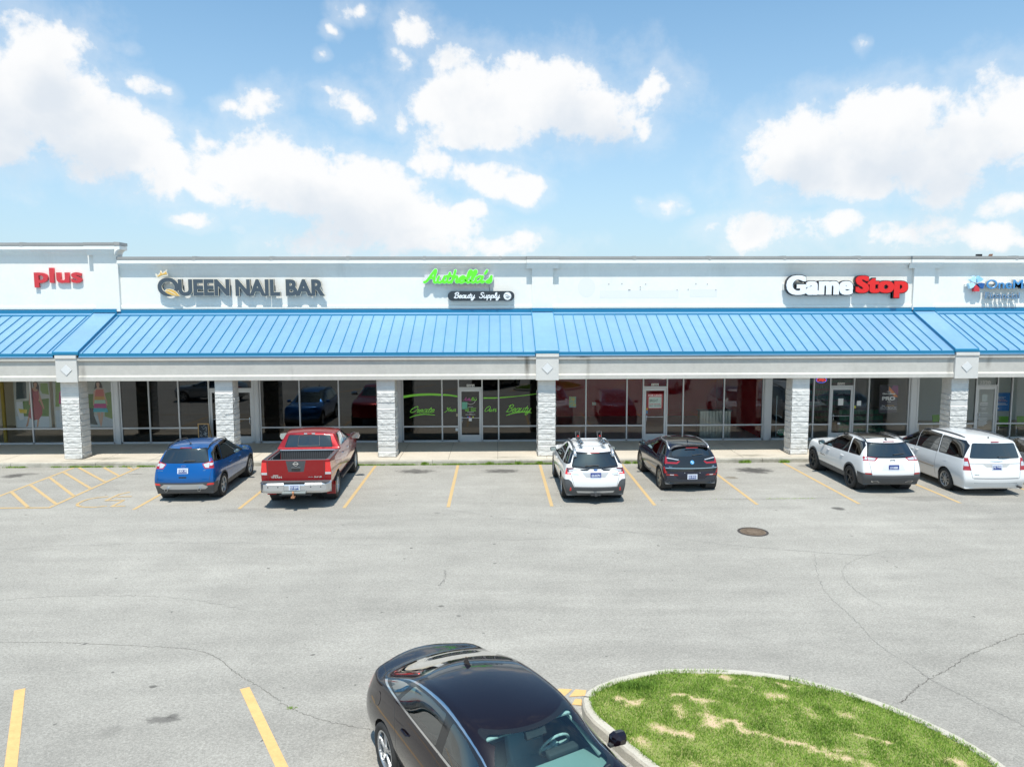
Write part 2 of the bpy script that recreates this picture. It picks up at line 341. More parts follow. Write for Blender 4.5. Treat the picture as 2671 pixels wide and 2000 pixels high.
M['rubber'] = mat('tyre_rubber', (.028, .027, .026), .8, bump=.3, bscale=60, var=.25, vscale=8)
M['plastic'] = mat('black_plastic', (.045, .046, .048), .5)
M['greyplastic'] = mat('charcoal_cladding', (.075, .078, .082), .55)
M['gloss_black'] = mat('gloss_black', (.012, .012, .013), .1, coat=.6)
M['chrome'] = mat('chrome', (.75, .75, .76), .12, 1.0)
M['silver'] = mat('silver_paint', (.55, .56, .57), .3, .7)
M['alloy'] = mat('alloy_rim', (.48, .49, .50), .3, .8)
M['alloy_dark'] = mat('dark_alloy_rim', (.06, .062, .066), .35, .6)
M['red_lamp'] = mat('red_lamp_lens', (.34, .008, .012), .15, coat=1)
M['red_bright'] = mat('red_reflector', (.75, .02, .02), .2, coat=1)
M['clear_lamp'] = mat('clear_lamp_lens', (.62, .63, .65), .12, coat=1, metal=.3)
M['dark_lamp'] = mat('smoked_lamp_lens', (.10, .03, .035), .12, coat=1)
M['plate'] = mat('plate_white', (.62, .66, .74), .4)
M['plate_blue'] = mat('plate_blue', (.02, .045, .22), .4)
M['seat'] = mat('seat_fabric_grey', (.17, .175, .17), .8)
M['seat_light'] = mat('seat_fabric_light', (.60, .68, .66), .8)
M['cabin'] = mat('cabin_trim', (.06, .062, .065), .7)
M['yellow'] = mat('yellow_road_paint', (.70, .43, .17), .8, var=.12, vscale=6, var2=.1, v2scale=40)
M['glass_dark'] = glassmat('tinted_car_glass', (.045, .05, .055), .13)
M['glass_mid'] = glassmat('car_side_glass', (.40, .50, .47), .12)
M['glass_clear'] = glassmat('car_windscreen_glass', (.66, .84, .83), .07)
M['shop_glass'] = glassmat('shop_window_glass', (.90, .92, .92), .052)
M['shop_glass_dark'] = glassmat('tinted_shop_glass', (.12, .12, .12), .062)
def worn_yellow(name, keep):
    m, t, b = newmat(name); N = t.nodes.new; L = t.links.new
    c = N('ShaderNodeTexCoord'); n = N('ShaderNodeTexNoise'); n.inputs['Scale'].default_value = 9; n.inputs['Detail'].default_value = 9; n.inputs['Roughness'].default_value = .75
    L(c.outputs['Object'], n.inputs['Vector']); r = N('ShaderNodeMapRange'); L(n.outputs[0], r.inputs[0]); r.inputs[1].default_value = keep; r.inputs[2].default_value = keep+.10
    mix = N('ShaderNodeMix'); mix.data_type = 'RGBA'; L(r.outputs[0], mix.inputs[0]); mix.inputs[6].default_value = (.52, .36, .17, 1); mix.inputs[7].default_value = (.30, .29, .27, 1)
    L(mix.outputs[2], b.inputs['Base Color']); b.inputs['Roughness'].default_value = .85
    return m
M['yellow_worn'] = worn_yellow('worn_yellow_paint', .57)
M['yellow_faded'] = worn_yellow('faded_yellow_paint', .54)
# ================================================================= GROUND
def asphalt():
    m, t, b = newmat('asphalt'); N = t.nodes.new; L = t.links.new
    def math_(op, a, c=None, d=None, clamp=False):
        n = N('ShaderNodeMath'); n.operation = op; n.use_clamp = clamp
        for i, v in enumerate((a, c, d)):
            if v is None: continue
            if isinstance(v, (int, float)): n.inputs[i].default_value = v
            else: L(v, n.inputs[i])
        return n.outputs[0]
    c = N('ShaderNodeTexCoord')
    def nz(s, det, ro, loc=(0, 0, 0), sc_=(1, 1, 1)):
        mp = N('ShaderNodeMapping'); mp.inputs['Location'].default_value = loc; mp.inputs['Scale'].default_value = sc_; L(c.outputs['Object'], mp.inputs[0])
        n = N('ShaderNodeTexNoise'); n.inputs['Scale'].default_value = s; n.inputs['Detail'].default_value = det; n.inputs['Roughness'].default_value = ro; L(mp.outputs[0], n.inputs['Vector']); return n.outputs[0]
    big = nz(.16, 4, .6); mid = nz(1.1, 6, .6, (5, 1, 0)); fine = nz(26, 6, .9, (1, 2, 0)); grit = nz(75, 3, .8)
    streak = nz(.9, 7, .62, (0, 3, 0), (.28, 1.7, 1))     # long faint sweeps along the drive aisle
    v = math_('MULTIPLY_ADD', big, .62, .69); v = math_('MULTIPLY', v, math_('MULTIPLY_ADD', mid, .30, .85))
    v = math_('MULTIPLY', v, math_('MULTIPLY_ADD', streak, .50, .75)); v = math_('MULTIPLY', v, math_('MULTIPLY_ADD', fine, 1.7, .15))
    v = math_('MULTIPLY', v, math_('MULTIPLY_ADD', grit, 1.2, .4))
    # coarse aggregate seen as grain
    ag = N('ShaderNodeTexVoronoi'); ag.voronoi_dimensions = '2D'; ag.inputs['Scale'].default_value = 42; L(c.outputs['Object'], ag.inputs['Vector'])
    ags = N('ShaderNodeSeparateColor'); L(ag.outputs['Color'], ags.inputs[0]); v = math_('MULTIPLY', v, math_('MULTIPLY_ADD', ags.outputs[0], .24, .88))
    # worn wheel tracks sweeping round the island and along the aisle
    sw_ = N('ShaderNodeSeparateXYZ'); L(c.outputs['Object'], sw_.inputs[0])
    rx_ = math_('SUBTRACT', sw_.outputs[0], 2.6); ry_ = math_('SUBTRACT', sw_.outputs[1], 6.5)
    rr_ = math_('SQRT', math_('ADD', math_('MULTIPLY', rx_, rx_), math_('MULTIPLY', math_('MULTIPLY', ry_, ry_), 1.3)))
    cmb = N('ShaderNodeCombineXYZ'); L(rr_, cmb.inputs[0]); L(math_('MULTIPLY', math_('ARCTAN2', ry_, rx_), .6), cmb.inputs[1])
    arc = N('ShaderNodeTexNoise'); arc.inputs['Scale'].default_value = 1.25; arc.inputs['Detail'].default_value = 5; arc.inputs['Roughness'].default_value = .6; L(cmb.outputs[0], arc.inputs['Vector'])
    near_ = math_('MULTIPLY_ADD', rr_, -.11, 1.35, True)
    v = math_('MULTIPLY', v, math_('ADD', 1.0, math_('MULTIPLY', near_, math_('MULTIPLY_ADD', arc.outputs[0], .62, -.31))))
    # small dark spots: gum, tar drops
    vo = N('ShaderNodeTexVoronoi'); vo.voronoi_dimensions = '2D'; vo.inputs['Scale'].default_value = 1.0; vo.inputs['Randomness'].default_value = 1
    ds = N('ShaderNodeMapping'); L(c.outputs['Object'], ds.inputs[0])
    wob = N('ShaderNodeVectorMath'); wob.operation = 'MULTIPLY_ADD'; nn = N('ShaderNodeTexNoise'); nn.inputs['Scale'].default_value = 12; L(c.outputs['Object'], nn.inputs['Vector'])
    L(nn.outputs['Color'], wob.inputs[0]); wob.inputs[1].default_value = (.09, .09, 0); L(ds.outputs[0], wob.inputs[2]); L(wob.outputs[0], vo.inputs['Vector'])
    sepc = N('ShaderNodeSeparateColor'); L(vo.outputs['Color'], sepc.inputs[0])
    rad = math_('MULTIPLY_ADD', math_('POWER', sepc.outputs[0], 2.0), .05, -.006)
    spot = math_('MULTIPLY', math_('SUBTRACT', rad, vo.outputs['Distance']), 60, clamp=True)
    v = math_('MULTIPLY', v, math_('MULTIPLY_ADD', spot, -.55, 1.0))
    base = N('ShaderNodeVectorMath'); base.operation = 'SCALE'; base.inputs[0].default_value = (.320, .301, .264); L(v, base.inputs['Scale'])
    # oil and dirt stains where cars have stood: (pixel x, pixel y, rx, ry, strength, brown)
    col = base.outputs[0]
    edge = nz(3.2, 9, .72, (9, 4, 0), (1, 2.2, 1)); edge2 = nz(10, 6, .7, (2, 7, 0), (1, 1.6, 1))
    wv_ = math_('ADD', math_('MULTIPLY_ADD', edge, 2.3, -1.15), math_('MULTIPLY_ADD', edge2, 1.0, -.5))
    STAINS = [(38, 1241, .42, .38, .8, 0), (75, 1236, .5, .2, .45, 0), (1086, 1229, .75, .42, .75, 0), (1098, 1232, .3, .2, .5, 0), (1308, 1228, .75, .38, .75, 0), (1965, 1226, .75, .50, .9, 0), (1985, 1232, .3, .2, .6, 0),
              (1906, 1245, .26, .22, .75, 1), (2187, 1326, .20, .22, .8, 0), (398, 1790, .07, .06, .7, 0), (425, 1877, .30, .10, .6, 0), (452, 1866, .10, .08, .6, 0), (290, 1905, .16, .2, .2, 0),
              (2335, 1255, .25, .1, .5, 0), (355, 1236, .3, .1, .5, 0), (2100, 1215, .3, .3, .4, 0), (1520, 1225, .5, .4, .35, 0), (1140, 1338, .1, .1, .3, 0), (1150, 1580, .07, .05, .7, 0), (1196, 1605, .05, .04, .6, 0),
              (1800, 1258, .9, .5, .25, 0), (2420, 1300, 1.2, .4, .25, 0), (620, 1330, .8, .3, .2, 0)]
    sp = N('ShaderNodeSeparateXYZ'); L(c.outputs['Object'], sp.inputs[0])
    for px, py, rx, ry, st, br in STAINS:
        p = G(px, py)
        dx = math_('MULTIPLY', math_('SUBTRACT', sp.outputs[0], p.x), 1/rx); dy = math_('MULTIPLY', math_('SUBTRACT', sp.outputs[1], p.y), 1/ry)
        d = math_('SQRT', math_('ADD', math_('MULTIPLY', dx, dx), math_('MULTIPLY', dy, dy)))
        f = math_('MULTIPLY', math_('ADD', math_('SUBTRACT', 1.0, d), wv_), 2.0, clamp=True); f = math_('MULTIPLY', math_('MULTIPLY', f, math_('MULTIPLY_ADD', d, -.55, 1.4, True)), st)
        mx_ = N('ShaderNodeMix'); mx_.data_type = 'RGBA'; L(f, mx_.inputs[0]); L(col, mx_.inputs[6]); mx_.inputs[7].default_value = (.15, .12, .08, 1) if br else (.055, .050, .045, 1); col = mx_.outputs[2]
    L(col, b.inputs['Base Color']); b.inputs['Roughness'].default_value = .88
    bp = N('ShaderNodeBump'); bp.inputs['Strength'].default_value = .55; bp.inputs['Distance'].default_value = .012; L(math_('ADD', math_('MULTIPLY', grit, .8), math_('MULTIPLY', fine, .4)), bp.inputs['Height']); L(bp.outputs[0], b.inputs['Normal'])
    return m
M['asphalt'] = asphalt()
o = MB().add([(-500, -500, 0), (500, -500, 0), (500, 700, 0), (-500, 700, 0)], [(0, 1, 2, 3)]).build('parking_lot', M['asphalt']); tag(o, kind='structure')

# sidewalk slabs with open joints, kerb in front
KY = 26.75
mb = MB(); mbj = MB(); xs = [-42+1.83*i-.04 for i in range(46)]
for i in range(len(xs)-1):
    dz = .0015*math.sin(i*2.3)
    mb.box(xs[i]+.006, xs[i+1]-.006, KY+.2, 34.0, -.05, .150+dz)
mbj.box(-42, 42, KY+.19, 34, -.05, .135)
sw = mb.build('sidewalk', M['concrete']); tag(sw, kind='structure')
mbj.build('sidewalk_joints', mat('joint_dirt', (.10, .09, .075), .9)); tag(bpy.data.objects['sidewalk_joints'], kind='structure')
def kerb_section(): return [(KY, -.05), (KY+.01, .135), (KY+.03, .152), (KY+.194, .153), (KY+.194, -.05)]
mb = MB(); kx = -42
while kx < 42:
    mb.prism(kerb_section(), 'x', kx+.004, kx+3.04); kx += 3.05
o = mb.build('sidewalk_kerb', M['kerb']); tag(o, kind='structure')
# dark water stains on the walk near the columns
def stain_mat(name, a, b_, scale, thr):
    m = bpy.data.materials.new(name); m.use_nodes = True; t = m.node_tree; b = t.nodes['Principled BSDF']; N = t.nodes.new; L = t.links.new
    c = N('ShaderNodeTexCoord'); n = N('ShaderNodeTexNoise'); n.inputs['Scale'].default_value = scale; n.inputs['Detail'].default_value = 7; L(c.outputs['Object'], n.inputs['Vector'])
    return m
def add_stains_to(mat_, spots, colr, wob=1.0, scale=(1, 1, 1), nscale=2.5):
    t = mat_.node_tree; b = t.nodes['Principled BSDF']; N = t.nodes.new; L = t.links.new
    src = b.inputs['Base Color'].links[0].from_socket if b.inputs['Base Color'].links else None
    c = N('ShaderNodeTexCoord'); sp = N('ShaderNodeSeparateXYZ'); L(c.outputs['Object'], sp.inputs[0])
    mp = N('ShaderNodeMapping'); mp.inputs['Scale'].default_value = scale; L(c.outputs['Object'], mp.inputs[0])
    n = N('ShaderNodeTexNoise'); n.inputs['Scale'].default_value = nscale; n.inputs['Detail'].default_value = 7; n.inputs['Roughness'].default_value = .7; L(mp.outputs[0], n.inputs['Vector'])
    def mm(op, a, c_=None, d=None, clamp=False):
        k = N('ShaderNodeMath'); k.operation = op; k.use_clamp = clamp
        for i, v in enumerate((a, c_, d)):
            if v is None: continue
            if isinstance(v, (int, float)): k.inputs[i].default_value = v
            else: L(v, k.inputs[i])
        return k.outputs[0]
    col = src
    if col is None:
        rgb = N('ShaderNodeRGB'); rgb.outputs[0].default_value = b.inputs['Base Color'].default_value; col = rgb.outputs[0]
    w = mm('MULTIPLY_ADD', n.outputs[0], 2.6*wob, -1.3*wob)
    for (ax, c0, r0), (ay, c1, r1), st in spots:
        d = mm('SQRT', mm('ADD', mm('POWER', mm('ABSOLUTE', mm('MULTIPLY', mm('SUBTRACT', sp.outputs[ax], c0), 1/r0)), 2), mm('POWER', mm('ABSOLUTE', mm('MULTIPLY', mm('SUBTRACT', sp.outputs[ay], c1), 1/r1)), 2)))
        f = mm('MULTIPLY', mm('MULTIPLY', mm('ADD', mm('SUBTRACT', 1.0, d), w), .9, clamp=True), st)
        x = N('ShaderNodeMix'); x.data_type = 'RGBA'; L(f, x.inputs[0]); L(col, x.inputs[6]); x.inputs[7].default_value = (*colr, 1); col = x.outputs[2]
    L(col, b.inputs['Base Color'])
add_stains_to(M['concrete'], [((0, x, rx), (1, y, ry), s) for x, y, rx, ry, s in ((-14.6, 27.55, 1.3, .35, .75), (-15.6, 27.2, .5, .2, .8), (-16.8, 27.2, 1.0, .15, .4), (.4, 27.3, 1.0, .22, .6), (9.6, 27.35, 1.2, .28, .75), (-4.2, 27.2, .5, .12, .4), (-12.6, 27.3, .8, .3, .45), (11.6, 27.1, 1.2, .16, .4))], (.17, .15, .11), 1.0, (1, 3, 1))
add_stains_to(M['kerb'], [((0, x, rx), (2, z, rz), s) for x, z, rx, rz, s in ((-14.5, .1, 1.6, .1, .5), (-8, .02, 2, .1, .5), (.9, .06, 1.6, .1, .7), (10, .06, 2.4, .1, .6), (4.5, .03, 1, .1, .6))], (.13, .12, .08), 1.0, (1.5, 1, 3))

# painted lines
def line(name, pts, w, z=.005, m='yellow_worn'):
    mb = MB()
    for i, (a, b) in enumerate(pts):
        a = Vector((*a, 0)); b = Vector((*b, 0)); d = (b-a).normalized(); n = Vector((-d.y, d.x, 0))*w/2; zz = z+.0015*(i % 4)
        mb.add([(a+n)+Vector((0, 0, zz)), (a-n)+Vector((0, 0, zz)), (b-n)+Vector((0, 0, zz)), (b+n)+Vector((0, 0, zz))], [(0, 1, 2, 3)])
    o = mb.build(name, M[m]); tag(o, kind='structure'); return o
for x in (-10.4, -7.4, -4.4, -1.4, 1.6, 4.6, 7.6, 10.6, 13.6, 16.6, 19.6):
    line('parking_line', [((x, 20.95), (x-.01, KY-.1))], .10)
fd = Vector((.496, -.868, 0))
for x, y in ((-10.63, 10.86), (-7.24, 10.85), (-3.84, 10.80), (-.45, 10.75)):
    line('parking_line', [((x, y), (x+fd.x*5.6, y+fd.y*5.6))], .105 if x > -1 else .14, m='yellow')
for x in (6.9, 10.3, 13.7, 17.1):
    line('parking_line', [((x+1.7, 7.2), (x+1.7+fd.x*5.6, 7.2+fd.y*5.6))], .14, m='yellow')
line('hatched_aisle_marking', [((-15.28, 26.65), (-15.28, 21.0)), ((-12.95, 26.65), (-12.95, 21.22)), ((-12.9, 21.22), (-19, 21.24)),
     ((-15.22, 23.1), (-13.6, 21.3)), ((-15.22, 24.05), (-13.0, 21.65)), ((-15.22, 25.1), (-13.0, 22.57)), ((-15.2, 25.9), (-13.0, 23.52)), ((-15.1, 26.65), (-13.0, 24.4)), ((-14.2, 26.65), (-13.0, 25.3)), ((-13.35, 26.65), (-13.0, 26.3))], .10, m='yellow_faded')
wp = [(-11.89, 22.46), (-12.28, 22.22), (-12.38, 21.76), (-12.2, 21.39), (-11.77, 21.24), (-11.36, 21.36)]
wp = smooth_line(wp, 5); seg = [(wp[i], wp[i+1]) for i in range(len(wp)-1)]
seg += [((-11.5, 23.0), (-11.69, 22.72)), ((-11.69, 22.75), (-11.71, 21.95)), ((-11.74, 21.97), (-11.18, 22.01)), ((-11.2, 22.03), (-11.2, 21.28)), ((-11.24, 21.3), (-10.83, 21.35)), ((-11.6, 22.42), (-11.17, 22.44))]
line('wheelchair_symbol', seg, .085, m='yellow_faded')
mb = MB()
for k, (x0, y0, x1, y1, x2, y2, x3, y3) in enumerate(((.80, 10.50, .93, 10.66, 1.13, 10.64, 1.0, 10.45), (1.06, 10.42, 1.18, 10.63, 1.34, 10.60, 1.30, 10.44), (1.08, 10.20, 1.15, 10.36, 1.24, 10.34, 1.22, 10.17))):
    mb.add([(x0, y0, .005+.002*k), (x1, y1, .005+.002*k), (x2, y2, .005+.002*k), (x3, y3, .005+.002*k)], [(3, 2, 1, 0)])
o = mb.build('kerb_end_marking', M['yellow']); tag(o, kind='structure')

# cracks: thin jagged dark ribbons
def crack(pts, w, m, zz=.003, jag=.035, seed=1):
    rnd = random.Random(seed); mb = MB(); P = smooth_line(pts, 10); Q = []
    for i in range(len(P)-1):
        for k in range(3):
            t = k/3; Q.append((P[i][0]*(1-t)+P[i+1][0]*t+rnd.uniform(-jag, jag), P[i][1]*(1-t)+P[i+1][1]*t+rnd.uniform(-jag, jag)))
    vs = []; fs = []
    for i, p in enumerate(Q):
        a = Q[max(i-1, 0)]; b = Q[min(i+1, len(Q)-1)]; d = Vector((b[0]-a[0], b[1]-a[1])).normalized(); ww = w*rnd.uniform(.3, 1.3)
        vs += [(p[0]-d.y*ww, p[1]+d.x*ww, zz), (p[0]+d.y*ww, p[1]-d.x*ww, zz)]
    for i in range(len(Q)-1): fs.append((2*i, 2*i+1, 2*i+3, 2*i+2))
    o = mb.add(vs, fs).build('pavement_crack', m); tag(o, kind='structure'); return o
ck = mat('crack_dark', (.13, .12, .105), .95); ckl = mat('crack_light', (.225, .215, .195), .95)
crack([(-13, 12.5), (-10.5, 12.5), (-8.6, 12.47), (-7.82, 12.45), (-7.21, 12.4), (-5.99, 12.25), (-5.18, 12.12), (-4.64, 11.81), (-4.3, 11.45), (-3.97, 11.12), (-3.5, 10.73), (-2.98, 10.21), (-2.35, 9.85), (-1.6, 9.6)], .0045, ck, seed=3, jag=.018)
crack([(12, 13.6), (10.5, 12.9), (9.02, 12.22), (8.4, 11.9), (7.73, 11.52), (7.25, 11.15), (6.69, 10.8), (6.18, 10.4), (5.87, 10.12)], .006, ck, seed=4, jag=.022)
crack([(7.4, 16.6), (6.7, 14.6), (6.59, 12.92), (6.51, 11.99), (6.66, 11.24), (6.72, 10.75), (6.99, 10.1), (7.23, 9.52), (7.3, 8.5)], .007, ckl, seed=5, jag=.02)
crack([(9.2, 16.8), (8.3, 16.3), (7.6, 15.6), (7.3, 14.6), (7.4, 13.6)], .005, ckl, seed=6, jag=.02)
crack([(1.6, 21.6), (5, 21.55), (8, 21.6), (10, 21.65), (13, 21.6)], .006, ckl, seed=8, jag=.008)
crack([(-1.2, 14.9), (-1.1, 15.3), (-1.15, 15.8)], .006, ckl, seed=9)
crack([(-2.0, 20.8), (-1.0, 20.5), (.5, 19.6), (3.5, 18.4), (6, 17.2), (9, 16.4)], .005, ckl, seed=10, jag=.04)
crack([(-13, 17.4), (-8, 17.9), (-3, 17.6), (2, 18.0)], .004, ckl, seed=11, jag=.05)
crack([(-11, 14.0), (-9, 14.5), (-6.5, 14.4), (-4.5, 13.6)], .004, ckl, seed=12, jag=.03)

# manhole cover
mh = empty('manhole_cover', (6.57, 18.36, 0)); tag(mh, 'round rusty iron manhole cover set in the grey asphalt of the drive aisle', 'manhole cover')
def ring(mb, r0, r1, z, n=40):
    vs = [(r*math.cos(2*math.pi*i/n), r*math.sin(2*math.pi*i/n), z) for r in (r0, r1) for i in range(n)]
    mb.add(vs, [(i, (i+1) % n, n+(i+1) % n, n+i) for i in range(n)])
fr = MB(); ring(fr, .325, .385, .008); fr.build('frame', mat('cast_iron_dark', (.075, .062, .055), .7, .3, var=.3, vscale=20), mh)
pl_ = MB(); pl_.add([(0, 0, .006)]+[(.318*math.cos(2*math.pi*i/40), .318*math.sin(2*math.pi*i/40), .006) for i in range(40)], [(0, i+1, (i+1) % 40+1) for i in range(40)])
for i in range(-5, 6):
    for j in range(-5, 6):
        if 0.02 < (i*i+j*j)*.0024 < .07: pl_.box(i*.05-.016, i*.05+.016, j*.05-.016, j*.05+.016, .006, .011)
ring(pl_, .27, .29, .010)
pl_.build('lid', mat('rusty_iron', (.20, .145, .10), .75, .2, var=.35, vscale=9, var2=.2, v2scale=60), mh)

# ---------------------------------------------------------------- grass island
ISL = [(1.88, 8.40), (1.67, 8.78), (1.41, 9.30), (1.24, 9.68), (1.20, 10.05), (1.31, 10.34), (1.59, 10.60), (1.95, 10.80), (2.43, 10.95), (2.85, 10.99), (3.37, 10.97), (3.86, 10.90), (4.47, 10.70), (4.87, 10.46), (5.35, 10.08), (5.74, 9.63), (6.04, 9.12), (6.2, 8.7), (6.24, 8.3), (6.1, 7.6), (5.9, 6.9), (5.6, 6.2), (5.1, 5.5), (4.4, 5.0), (3.95, 4.95), (3.5, 5.5), (2.7, 6.95)]
def closed_smooth(p, n=5):
    k = len(p); q = [p[-2], p[-1]]+p+[p[0], p[1]]; out = []
    for i in range(2, k+2):
        p0, p1, p2, p3 = q[i-1], q[i], q[i+1], q[(i+2) % len(q)] if i+2 < len(q) else p[1]
        for j in range(n):
            t = j/n; out.append(tuple(.5*((2*p1[c])+(-p0[c]+p2[c])*t+(2*p0[c]-5*p1[c]+4*p2[c]-p3[c])*t*t+(-p0[c]+3*p1[c]-3*p2[c]+p3[c])*t**3) for c in range(2)))
    return out
OUT = closed_smooth(ISL)
def inset(poly, d):
    n = len(poly); res = []
    for i in range(n):
        a = Vector(poly[i-1]); b = Vector(poly[(i+1) % n]); t = (b-a).normalized(); res.append((poly[i][0]+t.y*d, poly[i][1]-t.x*d))
    return res
sgn = 1 if sum(OUT[i-1][0]*OUT[i][1]-OUT[i][0]*OUT[i-1][1] for i in range(len(OUT))) < 0 else -1
def prof(d): return inset(OUT, d*sgn)
rings = [(prof(0), -.02), (prof(.012), .11), (prof(.035), .142), (prof(.135), .150), (prof(.15), .13), (prof(.15), .05)]
vs = []; fs = []; n = len(OUT)
rj = random.Random(5)
wobble = [rj.uniform(-.006, .006) for _ in range(n)]
for poly, z in rings: vs += [(x+wobble[i], y+wobble[(i*7) % n], z) for i, (x, y) in enumerate(poly)]
for r in range(len(rings)-1):
    for i in range(n):
        if i in (58, 59) and False: continue
        fs.append((r*n+i, r*n+(i+1) % n, (r+1)*n+(i+1) % n, (r+1)*n+i))
o = MB().add(vs, fs).build('island_kerb', M['ikerb']); tag(o, kind='structure')
jp = OUT; mbk = MB()
for k in (60, 22, 92, 112):
    a = Vector(prof(-.003)[k]); b = Vector(prof(.15)[k]); d = (b-a).normalized(); nn_ = Vector((-d.y, d.x))*.010
    mbk.add([(a.x+nn_.x, a.y+nn_.y, .1515), (b.x+nn_.x, b.y+nn_.y, .1515), (b.x-nn_.x, b.y-nn_.y, .1515), (a.x-nn_.x, a.y-nn_.y, .1515), (a.x+nn_.x, a.y+nn_.y, 0), (a.x-nn_.x, a.y-nn_.y, 0)], [(0, 1, 2, 3), (0, 3, 5, 4)])
tag(mbk.build('kerb_joint', ck), kind='structure')
INN = prof(.135)
def inside(x, y, poly):
    c = False; j = len(poly)-1
    for i in range(len(poly)):
        xi, yi = poly[i]; xj, yj = poly[j]
        if (yi > y) != (yj > y) and x < (xj-xi)*(y-yi)/(yj-yi)+xi: c = not c
        j = i
    return c
def mound(x, y):
    d = min((x-a)**2+(y-b)**2 for a, b in INN[::2])**.5
    return .115+.11*(1-math.exp(-d*.9))+.02*noise.noise(Vector((x*1.3, y*1.3, 0)))
# bare streaks of soil run from upper left to lower right, as in the worn turf
BARE = [((2.55, 10.15), (3.05, 9.9), .07), ((2.85, 9.55), (3.3, 9.2), .05), ((3.3, 9.2), (4.3, 8.5), .07), ((1.75, 10.1), (2.0, 9.95), .10), ((2.1, 9.35), (2.5, 9.1), .12), ((4.7, 9.05), (5.0, 8.85), .06), ((4.2, 10.45), (4.5, 10.35), .06)]
def barefac(x, y):
    v = noise.noise(Vector((x*1.6, y*1.6, 3)))*.7+noise.noise(Vector((x*5, y*5, 1)))*.55
    b = max(0, v-.20)*1.7
    wx = x+.10*noise.noise(Vector((x*4, y*4, 7)))+.07*noise.noise(Vector((x*13, y*13, 4))); wy = y+.10*noise.noise(Vector((x*4, y*4, 17)))+.07*noise.noise(Vector((x*13, y*13, 14)))
    for (ax, ay), (bx, by), w in BARE:
        dx, dy = bx-ax, by-ay; t = max(0, min(1, ((wx-ax)*dx+(wy-ay)*dy)/(dx*dx+dy*dy)))
        d = math.hypot(wx-ax-t*dx, wy-ay-t*dy); b = max(b, 1.2*(1-d/(w*1.1)))
    return min(1, max(0, b))
SOILP = prof(.07); mbs = MB(); NX, NY = 70, 84; idx = {}; vs = []; fs = []
for i in range(NX+1):
    for j in range(NY+1):
        x = 1.1+5.3*i/NX; y = 4.9+6.1*j/NY; idx[i, j] = len(vs); vs.append((x, y, mound(x, y)))
for i in range(NX):
    for j in range(NY):
        x = 1.1+5.3*(i+.5)/NX; y = 4.9+6.1*(j+.5)/NY
        if inside(x, y, SOILP): fs.append((idx[i, j], idx[i+1, j], idx[i+1, j+1], idx[i, j+1]))
soil, st_, sb_ = newmat('sandy_soil'); sa_ = st_.nodes.new('ShaderNodeAttribute'); sa_.attribute_name = 'bare'
sn_ = st_.nodes.new('ShaderNodeTexNoise'); sn_.inputs['Scale'].default_value = 30; sn_.inputs['Detail'].default_value = 6; sc2_ = st_.nodes.new('ShaderNodeTexCoord'); st_.links.new(sc2_.outputs['Object'], sn_.inputs['Vector'])
sq_ = st_.nodes.new('ShaderNodeMath'); sq_.operation = 'MULTIPLY_ADD'; st_.links.new(sn_.outputs[0], sq_.inputs[0]); sq_.inputs[1].default_value = 1.6; sq_.inputs[2].default_value = -.8
sp2_ = st_.nodes.new('ShaderNodeMath'); sp2_.operation = 'ADD'; sp2_.use_clamp = True; st_.links.new(sa_.outputs['Fac'], sp2_.inputs[0]); st_.links.new(sq_.outputs[0], sp2_.inputs[1])
sm2_ = st_.nodes.new('ShaderNodeMix'); sm2_.data_type = 'RGBA'; st_.links.new(sp2_.outputs[0], sm2_.inputs[0]); sm2_.inputs[6].default_value = (.22, .25, .07, 1); sm2_.inputs[7].default_value = (.55, .41, .26, 1); st_.links.new(sm2_.outputs[2], sb_.inputs['Base Color']); sb_.inputs['Roughness'].default_value = .95
o = MB().add(vs, fs).build('island_soil', soil, smooth=True); tag(o, kind='structure')
ba_ = o.data.attributes.new('bare', 'FLOAT', 'POINT'); ba_.data.foreach_set('value', [min(1, 1.3*barefac(v[0], v[1])) for v in vs])
gm, gt, gb = newmat('grass_blades'); N_ = gt.nodes.new; L_ = gt.links.new
at = N_('ShaderNodeAttribute'); at.attribute_name = 'tone'; cr = N_('ShaderNodeValToRGB'); L_(at.outputs['Fac'], cr.inputs[0])
cr.color_ramp.elements[0].color = (.085, .17, .02, 1); cr.color_ramp.elements[1].color = (.52, .52, .17, 1)
e1 = cr.color_ramp.elements.new(.35); e1.color = (.25, .41, .05, 1); e2 = cr.color_ramp.elements.new(.72); e2.color = (.38, .52, .085, 1)
L_(cr.outputs[0], gb.inputs['Base Color']); gb.inputs['Roughness'].default_value = .75
tl = N_('ShaderNodeBsdfTranslucent'); L_(cr.outputs[0], tl.inputs[0]); ms_ = N_('ShaderNodeMixShader'); ms_.inputs[0].default_value = .3
L_(gb.outputs[0], ms_.inputs[1]); L_(tl.outputs[0], ms_.inputs[2]); L_(ms_.outputs[0], gt.nodes['Material Output'].inputs[0])
M['grass'] = gm
